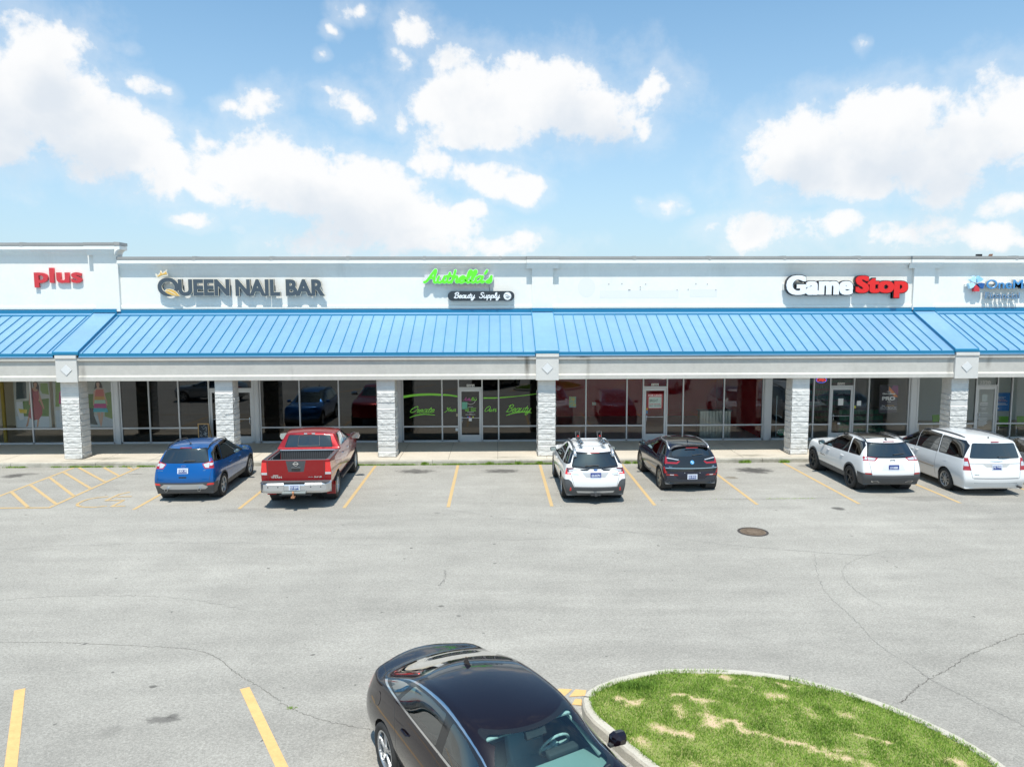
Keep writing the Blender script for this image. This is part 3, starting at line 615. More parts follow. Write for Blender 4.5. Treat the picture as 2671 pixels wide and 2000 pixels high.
def blades(name, pts, label=None):
    """pts: (x, y, z, height, width, lean, tone)"""
    vs = []; fs = []; tones = []; rnd = random.Random(11)
    for x, y, z, h, w, ln, tn in pts:
        a = rnd.uniform(0, 6.283); la = rnd.uniform(0, 6.283); cx, cy = math.cos(a)*w, math.sin(a)*w; lx, ly = math.cos(la)*ln, math.sin(la)*ln; k = len(vs)
        vs += [(x-cx, y-cy, z), (x+cx, y+cy, z), (x+lx*.45+cx*.7, y+ly*.45+cy*.7, z+h*.6), (x+lx*.45-cx*.7, y+ly*.45-cy*.7, z+h*.6), (x+lx, y+ly, z+h)]
        fs += [(k, k+1, k+2, k+3), (k+3, k+2, k+4)]; tones += [tn]*5
    me = bpy.data.meshes.new(name); me.from_pydata(vs, [], fs); me.update(); at_ = me.attributes.new('tone', 'FLOAT', 'POINT'); at_.data.foreach_set('value', tones)
    o = link(name, me, M['grass']); tag(o, label, 'grass', kind='stuff'); return o
pts = []; rg = random.Random(3)
inn = prof(.12)
while len(pts) < 105000:
    x = rg.uniform(1.2, 6.3); y = rg.uniform(6.3, 11.0)
    if not inside(x, y, inn): continue
    b = barefac(x, y)
    if rg.random() < min(.95, .85*b**1.3): continue
    clump = noise.noise(Vector((x*3.2, y*3.2, 9)))*.5+.5; lush = noise.noise(Vector((x*.8, y*.8, 19)))*.5+.5
    if rg.random() > .45+.75*clump: continue
    h = (.014+.026*clump+.016*rg.random())*(1-.45*b)
    pts.append((x, y, mound(x, y)-.004, h, .003+.002*rg.random(), rg.uniform(.008, .034), min(1, max(0, .54-.45*clump+.3*(lush-.5)+.5*b+rg.gauss(0, .2)))))
for _ in range(900):   # a taller dark tuft near the kerb
    a = rg.gauss(0, .14); c = rg.gauss(0, .07); x, y = 2.05+a, 10.42+c
    pts.append((x, y, mound(x, y), rg.uniform(.05, .11), .005, rg.uniform(.03, .09), rg.uniform(0, .3)))
for _ in range(2600):  # blades spilling over the kerb edge
    k = rg.randrange(len(INN)); t = INN[(k+1) % len(INN)]; u = rg.random()
    if noise.noise(Vector((INN[k][0]*2, INN[k][1]*2, 5))) < -.05: continue
    x = INN[k][0]*(1-u)+t[0]*u+rg.gauss(0, .012); y = INN[k][1]*(1-u)+t[1]*u+rg.gauss(0, .012)
    pts.append((x, y, .135, rg.uniform(.03, .07), .004, rg.uniform(.02, .06), rg.uniform(.1, .6)))
blades('island_grass', pts, 'patchy green grass with bare sandy streaks on the kerbed island')
# weeds along the kerb foot
pts = []
WEEDS = [(38, 1216, 8), (64, 1216, 14), (155, 1215, 7), (200, 1215, 26), (232, 1215, 26), (260, 1215, 12), (292, 1215, 7), (330, 1215, 8), (375, 1215, 20), (395, 1215, 10), (1106, 1210, 22), (925, 1214, 14), (938, 1214, 18), (965, 1214, 10), (995, 1214, 8), (1030, 1214, 30), (1052, 1214, 12), (1070, 1214, 12), (1130, 1214, 8), (1165, 1214, 16), (1185, 1213, 22), (1205, 1213, 18), (1235, 1213, 14), (1262, 1213, 10), (1277, 1209, 18), (1300, 1212, 10), (1325, 1212, 22), (1352, 1208, 18), (1375, 1212, 18), (1395, 1212, 12), (1407, 1207, 26), (1425, 1212, 20), (1436, 1212, 20), (1637, 1210, 12), (1660, 1209, 6), (1941, 1207, 6), (1957, 1207, 12), (2048, 1206, 5), (2060, 1206, 6)]
for px, py, k in WEEDS:
    p = G(px, 1216.5 if px < 1300 else 1211); s = 3 if py < 1211 else 1
    for _ in range(k*16):
        x = p.x+rg.gauss(0, .10 if s == 1 else .06); y = KY-.035+rg.gauss(0, .018)
        pts.append((x, y, 0.0, rg.uniform(.02, .075)*(1.9 if s == 3 else 1), .007, rg.uniform(.02, .06), rg.uniform(.05, .6)))
for _ in range(1500):
    x = rg.uniform(-6.5, 3.3) if rg.random() < .75 else rg.uniform(-16.5, -9.5)
    if noise.noise(Vector((x*1.7, 0, 2))) < .02: continue
    pts.append((x, KY-.02+rg.gauss(0, .012), 0, rg.uniform(.012, .04), .006, rg.uniform(.01, .04), rg.uniform(.1, .7)))
for x0, x1, nn2 in ((8.1, 9.6, 160), (4.9, 7.3, 40), (-16, -13, 0)):
    for _ in range(nn2): pts.append((rg.uniform(x0, x1), 21.6+rg.gauss(0, .015), 0, rg.uniform(.01, .025), .006, .02, rg.uniform(.2, .7)))
for _ in range(60): pts.append((-2.98+rg.gauss(0, .03), 10.21+rg.gauss(0, .02), 0, rg.uniform(.01, .03), .004, .02, .3))
blades('kerb_weeds', pts, 'low green weeds growing along the foot of the sidewalk kerb')
# ================================================================= STRIP MALL
YW, YG, YE, YC = 30.30, 30.60, 27.29, 27.45      # sign wall, shop glass, eave, column fronts
B = empty('strip_mall', (0, 30, 0)); tag(B, 'long low white strip mall with blue standing seam canopy roof and white split-block columns', 'building')
class PB(MB):
    def build(s, name, m, parent=None, smooth=False):
        o = MB.build(s, name, m, parent, smooth)
        if parent is B: o.matrix_parent_inverse = Matrix.Translation((0, -30, 0))
        return o
def up(o):
    o.parent = B; o.matrix_parent_inverse = Matrix.Translation((0, -30, 0)); return o
XL, XM, XR = -34.0, -15.06, 34.0
C1 = (-34, -15.06)       # tall unit
# walls ------------------------------------------------------------
def wall_unit(x0, x1, top, name):
    mb = PB(); mb.box(x0, x1, YW, YW+.25, 3.1, top-.02); mb.prism([(YW+.004, 5.70), (YW-.035, 5.70), (YW-.035, 5.795), (YW-.006, 5.83), (YW+.004, 5.83)], 'x', x0, x1)
    return mb.build(name, M['stucco'], B)
wall_unit(-34, -16.02, 8.08, 'tall_wall')
w = wall_unit(-15.061, 34, 7.52, 'wall')
def cornice(mb, x0, x1, dz, y0, out=.22):
    """cove, white band; dz lifts the whole profile"""
    p = [(y0+.02, 7.28+dz), (y0-.02, 7.28+dz)]
    for k in range(7):
        a = k/6*math.pi/2; p.append((y0-.02-(out-.03)*(1-math.cos(a)), 7.29+dz+.20*math.sin(a)))
    p += [(y0-out, 7.495+dz), (y0-out, 7.635+dz), (y0+.02, 7.635+dz)]
    mb.prism(p, 'x', x0, x1)
def coping(mb, x0, x1, dz, y0, out=.22):
    mb.prism([(y0-out-.012, 7.65+dz), (y0-out-.02, 7.76+dz), (y0+.30, 7.79+dz), (y0+.30, 7.65+dz)], 'x', x0, x1)
cb = PB(); kb = PB(); db = PB()
segs = [(-15.06, 1.235, 0, YW), (2.555, 16.87, 0, YW), (18.20, 34, 0, YW), (-34, -16.3, .55, YW)]
for x0, x1, dz, y0 in segs:
    cornice(cb, x0, x1, dz, y0)
    x = x0
    while x < x1:
        e = min(x+3.05, x1); coping(kb, x+.003, e-.003, dz, y0); 
        if e < x1: kb.prism([(y0-.235, 7.63+dz), (y0-.235, 7.775+dz), (y0+.3, 7.80+dz), (y0+.3, 7.65+dz)], 'x', e-.05, e+.05)
        x = e
    db.box(x0, x1, y0-.212, y0+.2, 7.634+dz, 7.652+dz)
# pilasters with flared capitals
def pilaster(x0, x1, dz, left=True, right=True, slab=.23):
    y0 = YW-.12; pb = PB(); pb.box(x0, x1, y0, YW+.02, 5.6, 7.46+dz)
    n = 7; 
    for k in range(n):           # side coves widen towards the top
        a0, a1 = k/n*math.pi/2, (k+1)/n*math.pi/2; e = slab*(1-math.cos(a1)); ee = slab*(1-math.cos(a0)); z0, z1 = 7.27+dz+.22*math.sin(a0), 7.27+dz+.22*math.sin(a1)
        for sd_, ok in ((-1, left), (1, right)):
            if not ok: continue
            xa = x0 if sd_ < 0 else x1
            pb.prism([(xa+sd_*0, z0), (xa+sd_*ee, z0), (xa+sd_*e, z1), (xa, z1)], 'y', y0+.001, YW+.02)
    pb.build('pilaster', M['stucco'], B)
    sx0 = x0-(slab if left else 0); sx1 = x1+(slab if right else 0)
    cornice(cb, sx0, sx1, dz, y0); coping(kb, sx0, sx1, dz, y0); db.box(sx0, sx1, y0-.212, y0+.2, 7.634+dz, 7.652+dz)
pilaster(1.47, 2.32, 0); pilaster(17.10, 17.96, 0)
pilaster(-16.02, -15.06, .55, left=True, right=False)
# tall unit end: return of the cornice on its right side
e = PB(); e.box(-15.062, -15.058, YW-.12, YW+.28, 5.6, 8.0)
p = [(-15.062, 7.83)]
for k in range(7):
    a = k/6*math.pi/2; p.append((-15.06+.19*(1-math.cos(a))+.01, 7.84+.20*math.sin(a)))
p += [(-14.85, 8.045), (-14.85, 8.185), (-15.062, 8.185)]
cb.prism(p, 'y', YW-.335, YW+.28)
kb.prism([(-15.062, 8.20), (-14.84, 8.20), (-14.84, 8.32), (-15.062, 8.33)], 'y', YW-.352, YW+.30)

e.build('side_wall', M['stucco'], B)
cb.build('cornice', M['stucco'], B); kb.build('coping', M['coping'], B); db.build('coping_gap', M['dark'], B)
rb = PB(); rb.box(-34, -15.3, YW+.3, 60, 7.4, 7.6); rb.box(-15.05, 34, YW+.3, 60, 6.9, 7.1); rb.box(-34, 34, YG+.1, 60, 3.35, 3.45); rb.box(-34, 34, 59.8, 60, 0, 7)
rb.build('unseen_flat_roof', M['soffit'], B)  # unseen roof, ceiling and back wall, put in to block light
add_stains_to(M['stucco'], [((0, x, rx), (2, z, rz), a) for x, z, rx, rz, a in ((-12.6, 7.3, .5, .5, .16), (-6.2, 7.3, .35, .6, .2), (-1.2, 7.2, .7, .5, .2), (3.6, 7.25, .3, .5, .15), (9.2, 7.3, .6, .4, .15), (12.0, 7.2, .3, .8, .14), (20, 7.2, .5, .5, .16), (-18, 7.8, .6, .5, .16), (5.5, 5.75, 5, .08, .2), (-9, 5.75, 6, .08, .2))], (.42, .39, .33), .9, (3.2, 1, .35), 3)
# ghost marks and anchor holes left by an old sign
gh = PB(); c = F(1530, 750, YW-.001); n = 36
gh.add([(c.x+.36*math.cos(2*math.pi*i/n), YW-.002, c.z+.40*math.sin(2*math.pi*i/n)) for i in range(n)], [tuple(range(n))])
a, b = F(1565, 758, YW), F(1770, 778, YW); gh.add([(a.x, YW-.002, a.z), (b.x, YW-.002, a.z), (b.x, YW-.002, b.z), (a.x, YW-.002, b.z)], [(0, 1, 2, 3)])
a, b = F(1800, 755, YW), F(1870, 775, YW); gh.add([(a.x, YW-.002, a.z), (b.x, YW-.002, a.z), (b.x, YW-.002, b.z), (a.x, YW-.002, b.z)], [(0, 1, 2, 3)])
gh.build('ghost_mark', M['stucco_stain'], B)
for px, py in ((1588, 741), (1622, 740), (1640, 756), (1643, 756), (1670, 748), (1670, 755), (1684, 741), (1766, 756), (1795, 755), (1815, 740), (1867, 756), (1845, 741)):
    q = F(px, py, YW); hb = PB(); hb.cyl((q.x, YW-.006, q.z), .022, .016, 'y', 8); hb.build('anchor_hole', M['coping'], B)

# canopy roof --------------------------------------------------------
ZT, ZE = 5.50, 4.085
def roof_z(y): return ZE+(ZT-ZE)*(y-YE)/(YW-YE)
strips = [(-16.12, -15.20), (1.455, 2.325), (17.13, 18.02)]
sections = [(-34, -16.12), (-15.20, 1.455), (2.325, 17.13), (18.02, 34)]
rf = PB(); tr = PB()
for x0, x1 in sections:
    rf.prism([(YE, ZE), (YW-.14, roof_z(YW-.14)), (YW-.14, roof_z(YW-.14)-.05), (YE, ZE-.05)], 'x', x0, x1)
    first = -.26+.4235*math.ceil((x0+.26+.05)/.4235); x = first
    while x < x1-.04:
        d = Vector((0, YW-.14-YE, roof_z(YW-.14)-ZE)).normalized(); nrm = Vector((0, -d.z, d.y))
        p0 = Vector((x, YE+.03, roof_z(YE+.03))); p1 = Vector((x, YW-.14, roof_z(YW-.14))); h = .034; w2 = .0125
        vs = [(q.x+sx*w2, q.y+nrm.y*hh, q.z+nrm.z*hh) for q in (p0, p1) for sx in (-1, 1) for hh in (0.0, h)]
        tr.add(vs, [(0, 1, 3, 2), (4, 6, 7, 5), (0, 4, 5, 1), (2, 3, 7, 6), (1, 5, 7, 3)]); x += .4235
    # ridge flashing: dark upright, light sloping band, dark step
    zt = roof_z(YW-.14)
    tr.box(x0, x1, YW-.065, YW-.006, zt+.06, 5.665); 
    rf.prism([(YW-.17, zt+.035), (YW-.066, zt+.085), (YW-.066, zt+.02), (YW-.165, zt-.0)], 'x', x0, x1)
    tr.prism([(YW-.185, zt-.03), (YW-.185, zt+.032), (YW-.165, zt+.036), (YW-.165, zt-.03)], 'x', x0, x1)
    # eave trim with small gutter lip
    tr.prism([(YE-.035, ZE+.01), (YE-.001, ZE+.012), (YE-.001, ZE-.13), (YE-.035, ZE-.10)], 'x', x0, x1)
    rf.prism([(YE-.055, ZE-.115), (YE-.030, ZE-.098), (YE-.0, ZE-.13), (YE-.045, ZE-.15)], 'x', x0, x1)
for x0, x1 in strips:
    h = .10
    rf.prism([(YE-.06, ZE+h-.03), (YW-.10, roof_z(YW-.10)+h), (YW-.10, roof_z(YW-.1)-.02), (YE-.06, ZE-.03)], 'x', x0, x1)
    tr.prism([(YE-.085, ZE+h-.045), (YE-.061, ZE+h-.02), (YE-.061, ZE-.05), (YE-.085, ZE-.035)], 'x', x0-.01, x1+.01)
    tr.box(x0, x1, YW-.17, YW-.125, roof_z(YW-.1)+h, 5.70)
    for xx in (x0, x1): tr.prism([(YE-.05, ZE-.04), (YE-.05, ZE+h+.0), (YW-.12, roof_z(YW-.12)+h+.03), (YW-.12, roof_z(YW-.12))], 'x', xx-.013, xx+.013)
rf.build('canopy_roof', M['roof'], B); tr.build('roof_seams_and_trim', M['roof_edge'], B)
# scuffed strip on the roof
# beam (fascia) ---------------------------------------------------------
bm_ = PB()
caps = [(-16.03, -15.27), (1.475, 2.315), (17.16, 18.04)]
bsec = [(-34, -16.03), (-15.27, 1.475), (2.315, 17.16), (18.04, 34)]
YB = 27.34
prof_beam = [(YB+.45, 3.94), (YB-.07, 3.94), (YB-.075, 3.83), (YB-.03, 3.79), (YB, 3.785), (YB, 3.285), (YB-.055, 3.225), (YB-.055, 3.085), (YB-.045, 3.075), (YB+.45, 3.075)]
for x0, x1 in bsec: bm_.prism(prof_beam, 'x', x0, x1)
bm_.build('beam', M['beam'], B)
ub = PB()
for x0, x1 in bsec: ub.box(x0, x1, YB-.06, YB+.3, 3.942, 3.955)
ub.build('beam_gap', M['dark'], B)
for x0, x1 in caps:
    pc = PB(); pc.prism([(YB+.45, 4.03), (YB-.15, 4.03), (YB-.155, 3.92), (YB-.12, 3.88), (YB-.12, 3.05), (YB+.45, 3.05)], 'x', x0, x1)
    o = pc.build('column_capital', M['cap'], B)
    cx = (x0+x1)/2; s = .205
    dm = PB(); dm.prism([(cx-s, 3.50), (cx, 3.50-s), (cx+s, 3.50), (cx, 3.50+s)], 'y', YB-.138, YB-.119)
    dd = dm.build('diamond', M['diamond'], o); 
    s2 = s+.014; d2 = PB(); d2.prism([(cx-s2, 3.50), (cx, 3.50-s2), (cx+s2, 3.50), (cx, 3.50+s2)], 'y', YB-.123, YB-.118); d2.build('diamond_edge', M['coping'], o)
so_ = PB(); so_.box(-34, 34, YB+.4, YG+.1, 3.20, 3.26); so_.build('soffit', M['soffit'], B)
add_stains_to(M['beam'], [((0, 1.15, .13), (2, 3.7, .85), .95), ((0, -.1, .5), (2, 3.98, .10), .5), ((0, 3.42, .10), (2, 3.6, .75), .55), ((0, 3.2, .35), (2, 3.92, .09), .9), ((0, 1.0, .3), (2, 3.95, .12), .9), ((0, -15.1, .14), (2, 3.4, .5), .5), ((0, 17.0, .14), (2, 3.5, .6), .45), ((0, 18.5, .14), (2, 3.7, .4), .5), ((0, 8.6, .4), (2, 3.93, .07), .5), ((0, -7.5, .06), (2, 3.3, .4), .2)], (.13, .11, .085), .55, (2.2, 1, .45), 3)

# split-face block columns ----------------------------------------------
def column(cx, hw=.325, depth=.60, seed=1, full_rows=14):
    rnd = random.Random(seed); mb = PB(); y0 = YC; H0, H1 = .15, 3.12; rows = [(H0+i*.2055, H0+(i+1)*.2055) for i in range(14)]; rows[-1] = (rows[-1][0], 3.2)
    # per block: each row on the front = 2-3 blocks
    def face(origin, udir, ndir, width, sd_):
        nu, nv = int(width/.022), 8
        for ri, (z0, z1) in enumerate(rows):
            smoothrow = ri >= 12 or (ri == 11 and rnd.random() < .3) or (ri in (1, 9) and rnd.random() < .5)
            nb = 3 if smoothrow else 2; sh_ = (.5 if ri % 2 else 0)
            vs = []; fs = []
            for i in range(nu+1):
                for j in range(nv+1):
                    u = i/nu*width; z = z0+(z1-z0)*j/nv
                    bu = (u/width*nb+sh_) % 1.0 if nb == 2 else (u/width*nb) % 1.0
                    ed = min(bu, 1-bu)*width/nb; ez = min(z-z0, z1-z)
                    rough = 0.0 if smoothrow else .48*(.034*noise.noise(Vector((u*7+sd_*9, z*9, seed*3.1)))+.030*abs(noise.noise(Vector((u*15, z*22+sd_, seed*1.7))))+.020*noise.noise(Vector((u*40, z*60, seed))))+.018
                    k = min(1, ez/.014) * (min(1, ed/.010) if (i not in (0, nu)) else 1)
                    if smoothrow: k2 = k; d = -.008*(1-k2)
                    else: d = rough*max(.0, min(1, ez/.02))-.008*(1-k)
                    if i in (0, nu): d = max(d, 0)*.8
                    p = origin+udir*u+ndir*d; p.z = z
                    vs.append(p)
            for i in range(nu):
                for j in range(nv):
                    a = i*(nv+1)+j; fs.append((a, a+1, a+nv+2, a+nv+1))
            mb.add(vs, fs)
    face(Vector((cx-hw, y0, 0)), Vector((1, 0, 0)), Vector((0, -1, 0)), 2*hw, 0)
    face(Vector((cx+hw, y0, 0)), Vector((0, 1, 0)), Vector((1, 0, 0)), depth, 1)
    face(Vector((cx-hw, y0+depth, 0)), Vector((0, -1, 0)), Vector((-1, 0, 0)), depth, 2)
    face(Vector((cx+hw, y0+depth, 0)), Vector((-1, 0, 0)), Vector((0, 1, 0)), 2*hw, 3)
    mb.box(cx-hw+.012, cx+hw-.012, y0+.012, y0+depth-.012, .1, 3.2)
    mb.build('column', M['block'], B)
add_stains_to(M['block'], [((0, -15.36, .35), (2, .14, .16), .9), ((0, 1.7, .5), (2, .12, .06), .9), ((0, -4.1, .4), (2, .12, .05), .6), ((0, 11.4, .5), (2, .12, .05), .6)], (.09, .08, .06), .8, (1, 1, 2), 6)
for i, cx in enumerate((-21.7, -15.71, -10.08, -4.10, 1.89, 11.47, 17.53, 23.5)): column(cx, seed=i+1)

# shop fronts --------------------------------------------------------------
def X(px, py=1090): return F(px, py, YG-.04).x
ZB, ZL, ZH, ZTOP = .15, .80, 2.39, 3.21
def shopfront(x0, x1, mull, doors, lowbar=True, glass='shop_glass', lowglass=None, midskip=()):
    fr = PB(); y0, y1 = YG-.05, YG+.05; t = .055
    def vbar(x, z0=ZB, z1=ZTOP, w=t): fr.box(x-w/2, x+w/2, y0, y1, z0, z1)
    fr.box(x0, x1, y0, y1, ZB, ZB+.075); fr.box(x0, x1, y0, y1, ZTOP-.05, ZTOP)
    vbar(x0+t/2); vbar(x1-t/2)
    xs = sorted([x0+t/2, x1-t/2]+list(mull)+[d for dd in doors for d in dd[:2]]); xs = [x for i, x in enumerate(xs) if i == 0 or x-xs[i-1] > .02]
    for x in xs[1:-1]: vbar(x, z0=ZB+.001, z1=ZTOP-.001)
    panes = []
    for a, b in zip(xs[:-1], xs[1:]):
        a2, b2 = a+t/2, b-t/2; isdoor = any(abs(d[0]-a) < .02 and abs(d[1]-b) < .02 for d in doors)
        if isdoor:
            fr.box(a2, b2, y0+.002, y1, ZH, ZH+.055); panes.append((a2, b2, ZH+.055, ZTOP-.05, 0))
        else:
            fr.box(a2, b2, y0+.004, y1, ZL-.03, ZL+.03); panes.append((a2, b2, ZB+.075, ZL-.03, 1)); panes.append((a2, b2, ZL+.03, ZTOP-.05, 0))
    f = fr.build('window', M['alu'], B)
    for a, b, z0, z1, low in panes:
        pm = PB(); pm.add([(a, YG, z0), (b, YG, z0), (b, YG, z1), (a, YG, z1)], [(0, 1, 2, 3)])
        pm.build('pane', M[(lowglass or glass) if low else glass], f)
    for d in doors:
        a, b, double, hs = d; dw = PB(); a2, b2 = a+t/2+.008, b-t/2-.008; leaves = [(a2, (a2+b2)/2-.004), ((a2+b2)/2+.004, b2)] if double else [(a2, b2)]
        gl_ = []
        for (p, q) in leaves:
            s = .085; dw.box(p, p+s, YG-.03, YG+.02, ZB+.02, ZH-.01); dw.box(q-s, q, YG-.03, YG+.02, ZB+.02, ZH-.01)
            dw.box(p+s, q-s, YG-.029, YG+.02, ZB+.02, ZB+.29); dw.box(p+s, q-s, YG-.029, YG+.02, ZH-.13, ZH-.01)
            dw.box(p+s, q-s, YG-.05, YG-.035, 1.145, 1.165); gl_.append((p+s, q-s))
        do = dw.build('door', M['alu'], B)
        for p, q in gl_: PB().add([(p, YG-.004, ZB+.29), (q, YG-.004, ZB+.29), (q, YG-.004, ZH-.13), (p, YG-.004, ZH-.13)], [(0, 1, 2, 3)]).build('pane', M[glass], do)
        hx = a2+.11 if hs < 0 else b2-.11
        h = PB(); h.tube([(hx-.04*hs*-1, YG-.03, .95), (hx, YG-.09, .97), (hx, YG-.10, 1.05), (hx, YG-.10, 1.15), (hx, YG-.09, 1.22), (hx-.04*hs*-1, YG-.03, 1.24)], .012, 6); h.build('handle', M['chrome'], do)
def post(px0, px1):
    a, b = X(px0), X(px1); p = PB(); p.box(a, b, YG-.08, YG+.1, ZB, ZTOP); 
    for q in (a+.03, b-.03): p.box(q-.008, q+.008, YG-.092, YG-.079, ZB, ZTOP)
    p.build('post', M['alu'], B)
shopfront(-29, X(297.5), [-25.8, -22.4, X(87, 1130)], [], glass='shop_glass')
post(298, 314)
shopfront(X(314.5), X(662), [X(390.5), X(467.8)], [(X(547), X(661.2), True, 1)], glass='shop_glass_dark')
post(662.5, 678)
shopfront(X(678.5), X(1036.5), [X(782.7), X(884.6), X(985)], [], glass='shop_glass_dark')
post(1037, 1049)
shopfront(X(1049.5), X(1424), [X(1153.5), X(1300.7)], [(X(1196.5), X(1257.8), False, -1)], glass='shop_glass_dark')
post(1424.5, 1431)
shopfront(X(1431.5), X(1990.5), [X(1528), X(1634.6), X(1781), X(1887.5)], [(X(1677), X(1739), False, -1)])
post(1991, 2008)
shopfront(X(2008.5), X(2084.5), [], [])
post(2085, 2092)
shopfront(X(2092.5), X(2370), [X(2120.5), X(2263.7)], [(X(2163), X(2224.6), False, -1)])
post(2370.5, 2390)
shopfront(X(2390.5), X(3000), [X(2470), X(2636), X(2740), X(2850)], [(X(2543), X(2598), False, -1)])
# partition walls, floors and back walls inside
def room(x0, x1, depth, wallc, floorc, name='interior'):
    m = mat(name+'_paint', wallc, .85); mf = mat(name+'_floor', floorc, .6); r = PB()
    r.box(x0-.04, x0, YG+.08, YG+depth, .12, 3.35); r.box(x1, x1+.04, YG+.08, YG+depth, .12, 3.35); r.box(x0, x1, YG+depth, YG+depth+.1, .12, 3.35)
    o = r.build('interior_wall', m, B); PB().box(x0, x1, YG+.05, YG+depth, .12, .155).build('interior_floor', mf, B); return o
xp = {k: X(v) for k, v in dict(a=306, b=1043, c=1428, d=2000, e=2088, f=2380).items()}
room(-34, xp['a']-.05, 5, (.75, .60, .40), (.45, .40, .32), 'clothes_shop')
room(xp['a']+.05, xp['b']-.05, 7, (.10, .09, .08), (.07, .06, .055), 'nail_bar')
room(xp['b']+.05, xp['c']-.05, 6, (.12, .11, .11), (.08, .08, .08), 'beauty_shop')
room(xp['c']+.05, xp['d']-.05, 7, (.80, .03, .045), (.45, .43, .40), 'vacant_unit')
room(xp['d']+.05, xp['e']-.05, 5, (.2, .2, .2), (.1, .1, .1), 'narrow_unit')
room(xp['e']+.05, xp['f']-.05, 7, (.35, .34, .32), (.35, .33, .30), 'game_shop')
room(xp['f']+.05, 30, 5, (.70, .74, .70), (.40, .36, .30), 'loan_office')
# ================================================================= WALL SIGNS
def fbox(x0, y0, x1, y1, Y):
    a = F(x0, y1, Y); b = F(x1, y0, Y); return (a.x, a.z, b.x, b.z)
def CP(ox, oy, s):
    return lambda x, y: (ox+x/s, oy+y/s)
def sub(parent, o):
    return o
S = {}
S['red'] = mat('sign_red', (.62, .035, .045), .35, coat=.3); S['red_side'] = mat('sign_red_return', (.20, .02, .02), .5)
S['slate'] = mat('sign_slate', (.055, .075, .095), .35, coat=.3); S['cream'] = mat('sign_cream', (.78, .72, .58), .4); S['blackside'] = mat('sign_black_return', (.022, .022, .026), .45)
S['gold'] = mat('sign_gold', (.72, .43, .10), .4); S['lime'] = mat('sign_lime', (.145, .92, .035), .4); S['white'] = mat('sign_white', (.86, .86, .86), .35); S['navy'] = mat('sign_charcoal', (.028, .036, .045), .35, coat=.3)
S['bred'] = mat('sign_bright_red', (.78, .014, .012), .35, coat=.2); S['blue'] = mat('sign_blue', (.07, .27, .54), .35); S['lblue'] = mat('sign_light_blue', (.32, .62, .82), .4); S['pblue'] = mat('sign_pale_blue', (.50, .74, .88), .4); S['dblue'] = mat('sign_dark_blue', (.02, .10, .32), .4)
S['vinyl'] = mat('green_vinyl', (.34, .92, .09), .5); S['ink'] = mat('black_ink', (.02, .02, .02), .6); S['paper'] = mat('white_paper', (.88, .89, .88), .8)
def sign(name, label, at=None):
    e = empty(name, at or (0, 0, 0)); tag(e, label, 'sign'); return e
def ch(o, e):
    """parent without moving"""
    o.parent = e; o.matrix_parent_inverse = Matrix.Translation(-e.location); return o

# plus
e = sign('letter_sign', 'red lowercase word plus on the tall white wall', F(150, 725, YW))
c = fbox(91, 698.5, 212.3, 750, YW-.08)
ch(fit_text('letters', 'plus', c, YW-.10, .095, [S['red']], None, offset=.032, spacing=1.04), e)
# nail bar
e = sign('letter_sign', 'dark slate letters QUEEN NAIL BAR with gold crown', F(620, 750, YW)); q = CP(380, 660, 4.424); yf = YW-.22
def outlined(s, bx, e, face, edge, side, yf, d=.08, off=.045, eo=.012, sp=1.0, rd=.004):
    x0, z0, x1, z1 = bx; k = (x1-x0)
    sm_ = (.012, .010); ref = bounds(smear_mesh(text_mesh(s, .5, off, 0, sp), sm_))
    sc_ = (x1-x0)/(ref[1]-ref[0])
    ch(fit_text('letters', s, bx, yf, .03, face, None, offset=off, spacing=sp, ref=ref, smear=sm_), e)
    ch(fit_text('letter_outline', s, bx, yf+.008, .04, edge, None, offset=off+eo/sc_, spacing=sp, ref=ref, smear=sm_), e)
    ch(fit_text('letter_return', s, bx, yf+.042, d, side, None, offset=off+eo*.6/sc_, spacing=sp, ref=ref, smear=sm_), e)
for s, x0, x1 in (('UEEN', 378, 962), ('NAIL', 1038, 1546), ('BAR', 1619, 2062)):
    outlined(s, fbox(*q(x0, 303), *q(x1, 494), yf), e, S['slate'], S['cream'], S['blackside'], yf, off=.032, eo=.016, sp=1.0)
def ringmesh(name, cx, cz, ro, ri, y0, d, m, n=48, sx=1.0):
    mb = MB(); vs = []
    for y in (y0, y0+d):
        for r in (ro, ri): vs += [(cx+r[0]*math.cos(2*math.pi*i/n), y, cz+r[1]*math.sin(2*math.pi*i/n)) for i in range(n)]
    fs = []
    for i in range(n):
        j = (i+1) % n; fs += [(i, j, n+j, n+i), (2*n+i, 3*n+i, 3*n+j, 2*n+j), (i, 2*n+i, 2*n+j, j), (n+i, n+j, 3*n+j, 3*n+i)]
    return mb.add(vs, fs).build(name, m)
bq = fbox(*q(143, 283), *q(373, 498), yf); cx, cz = (bq[0]+bq[2])/2, (bq[1]+bq[3])/2; rx, rz = (bq[2]-bq[0])/2, (bq[3]-bq[1])/2
ch(ringmesh('letter_ring', cx, cz, (rx, rz), (rx*.62, rz*.60), yf-.004, .03, S['slate']), e)
ch(ringmesh('ring_outline', cx, cz, (rx+.016, rz+.016), (rx*.62-.014, rz*.60-.014), yf+.010, .04, S['cream']), e)
ch(ringmesh('ring_return', cx, cz, (rx+.01, rz+.01), (rx*.62-.01, rz*.6-.01), yf+.044, .08, S['blackside']), e)
def poly_px(name, pts, q, yf, d, m, e):
    mb = MB(); mb.prism([(F(*q(x, y), yf).x, F(*q(x, y), yf).z) for x, y in pts], 'y', yf, yf+d); return ch(mb.build(name, m), e)
leaf = [(225, 440), (240, 422), (275, 418), (310, 425), (345, 445), (370, 475), (392, 496), (350, 494), (300, 486), (255, 470), (235, 455)]
poly_px('leaf', leaf, q, yf-.03, .05, S['gold'], e)
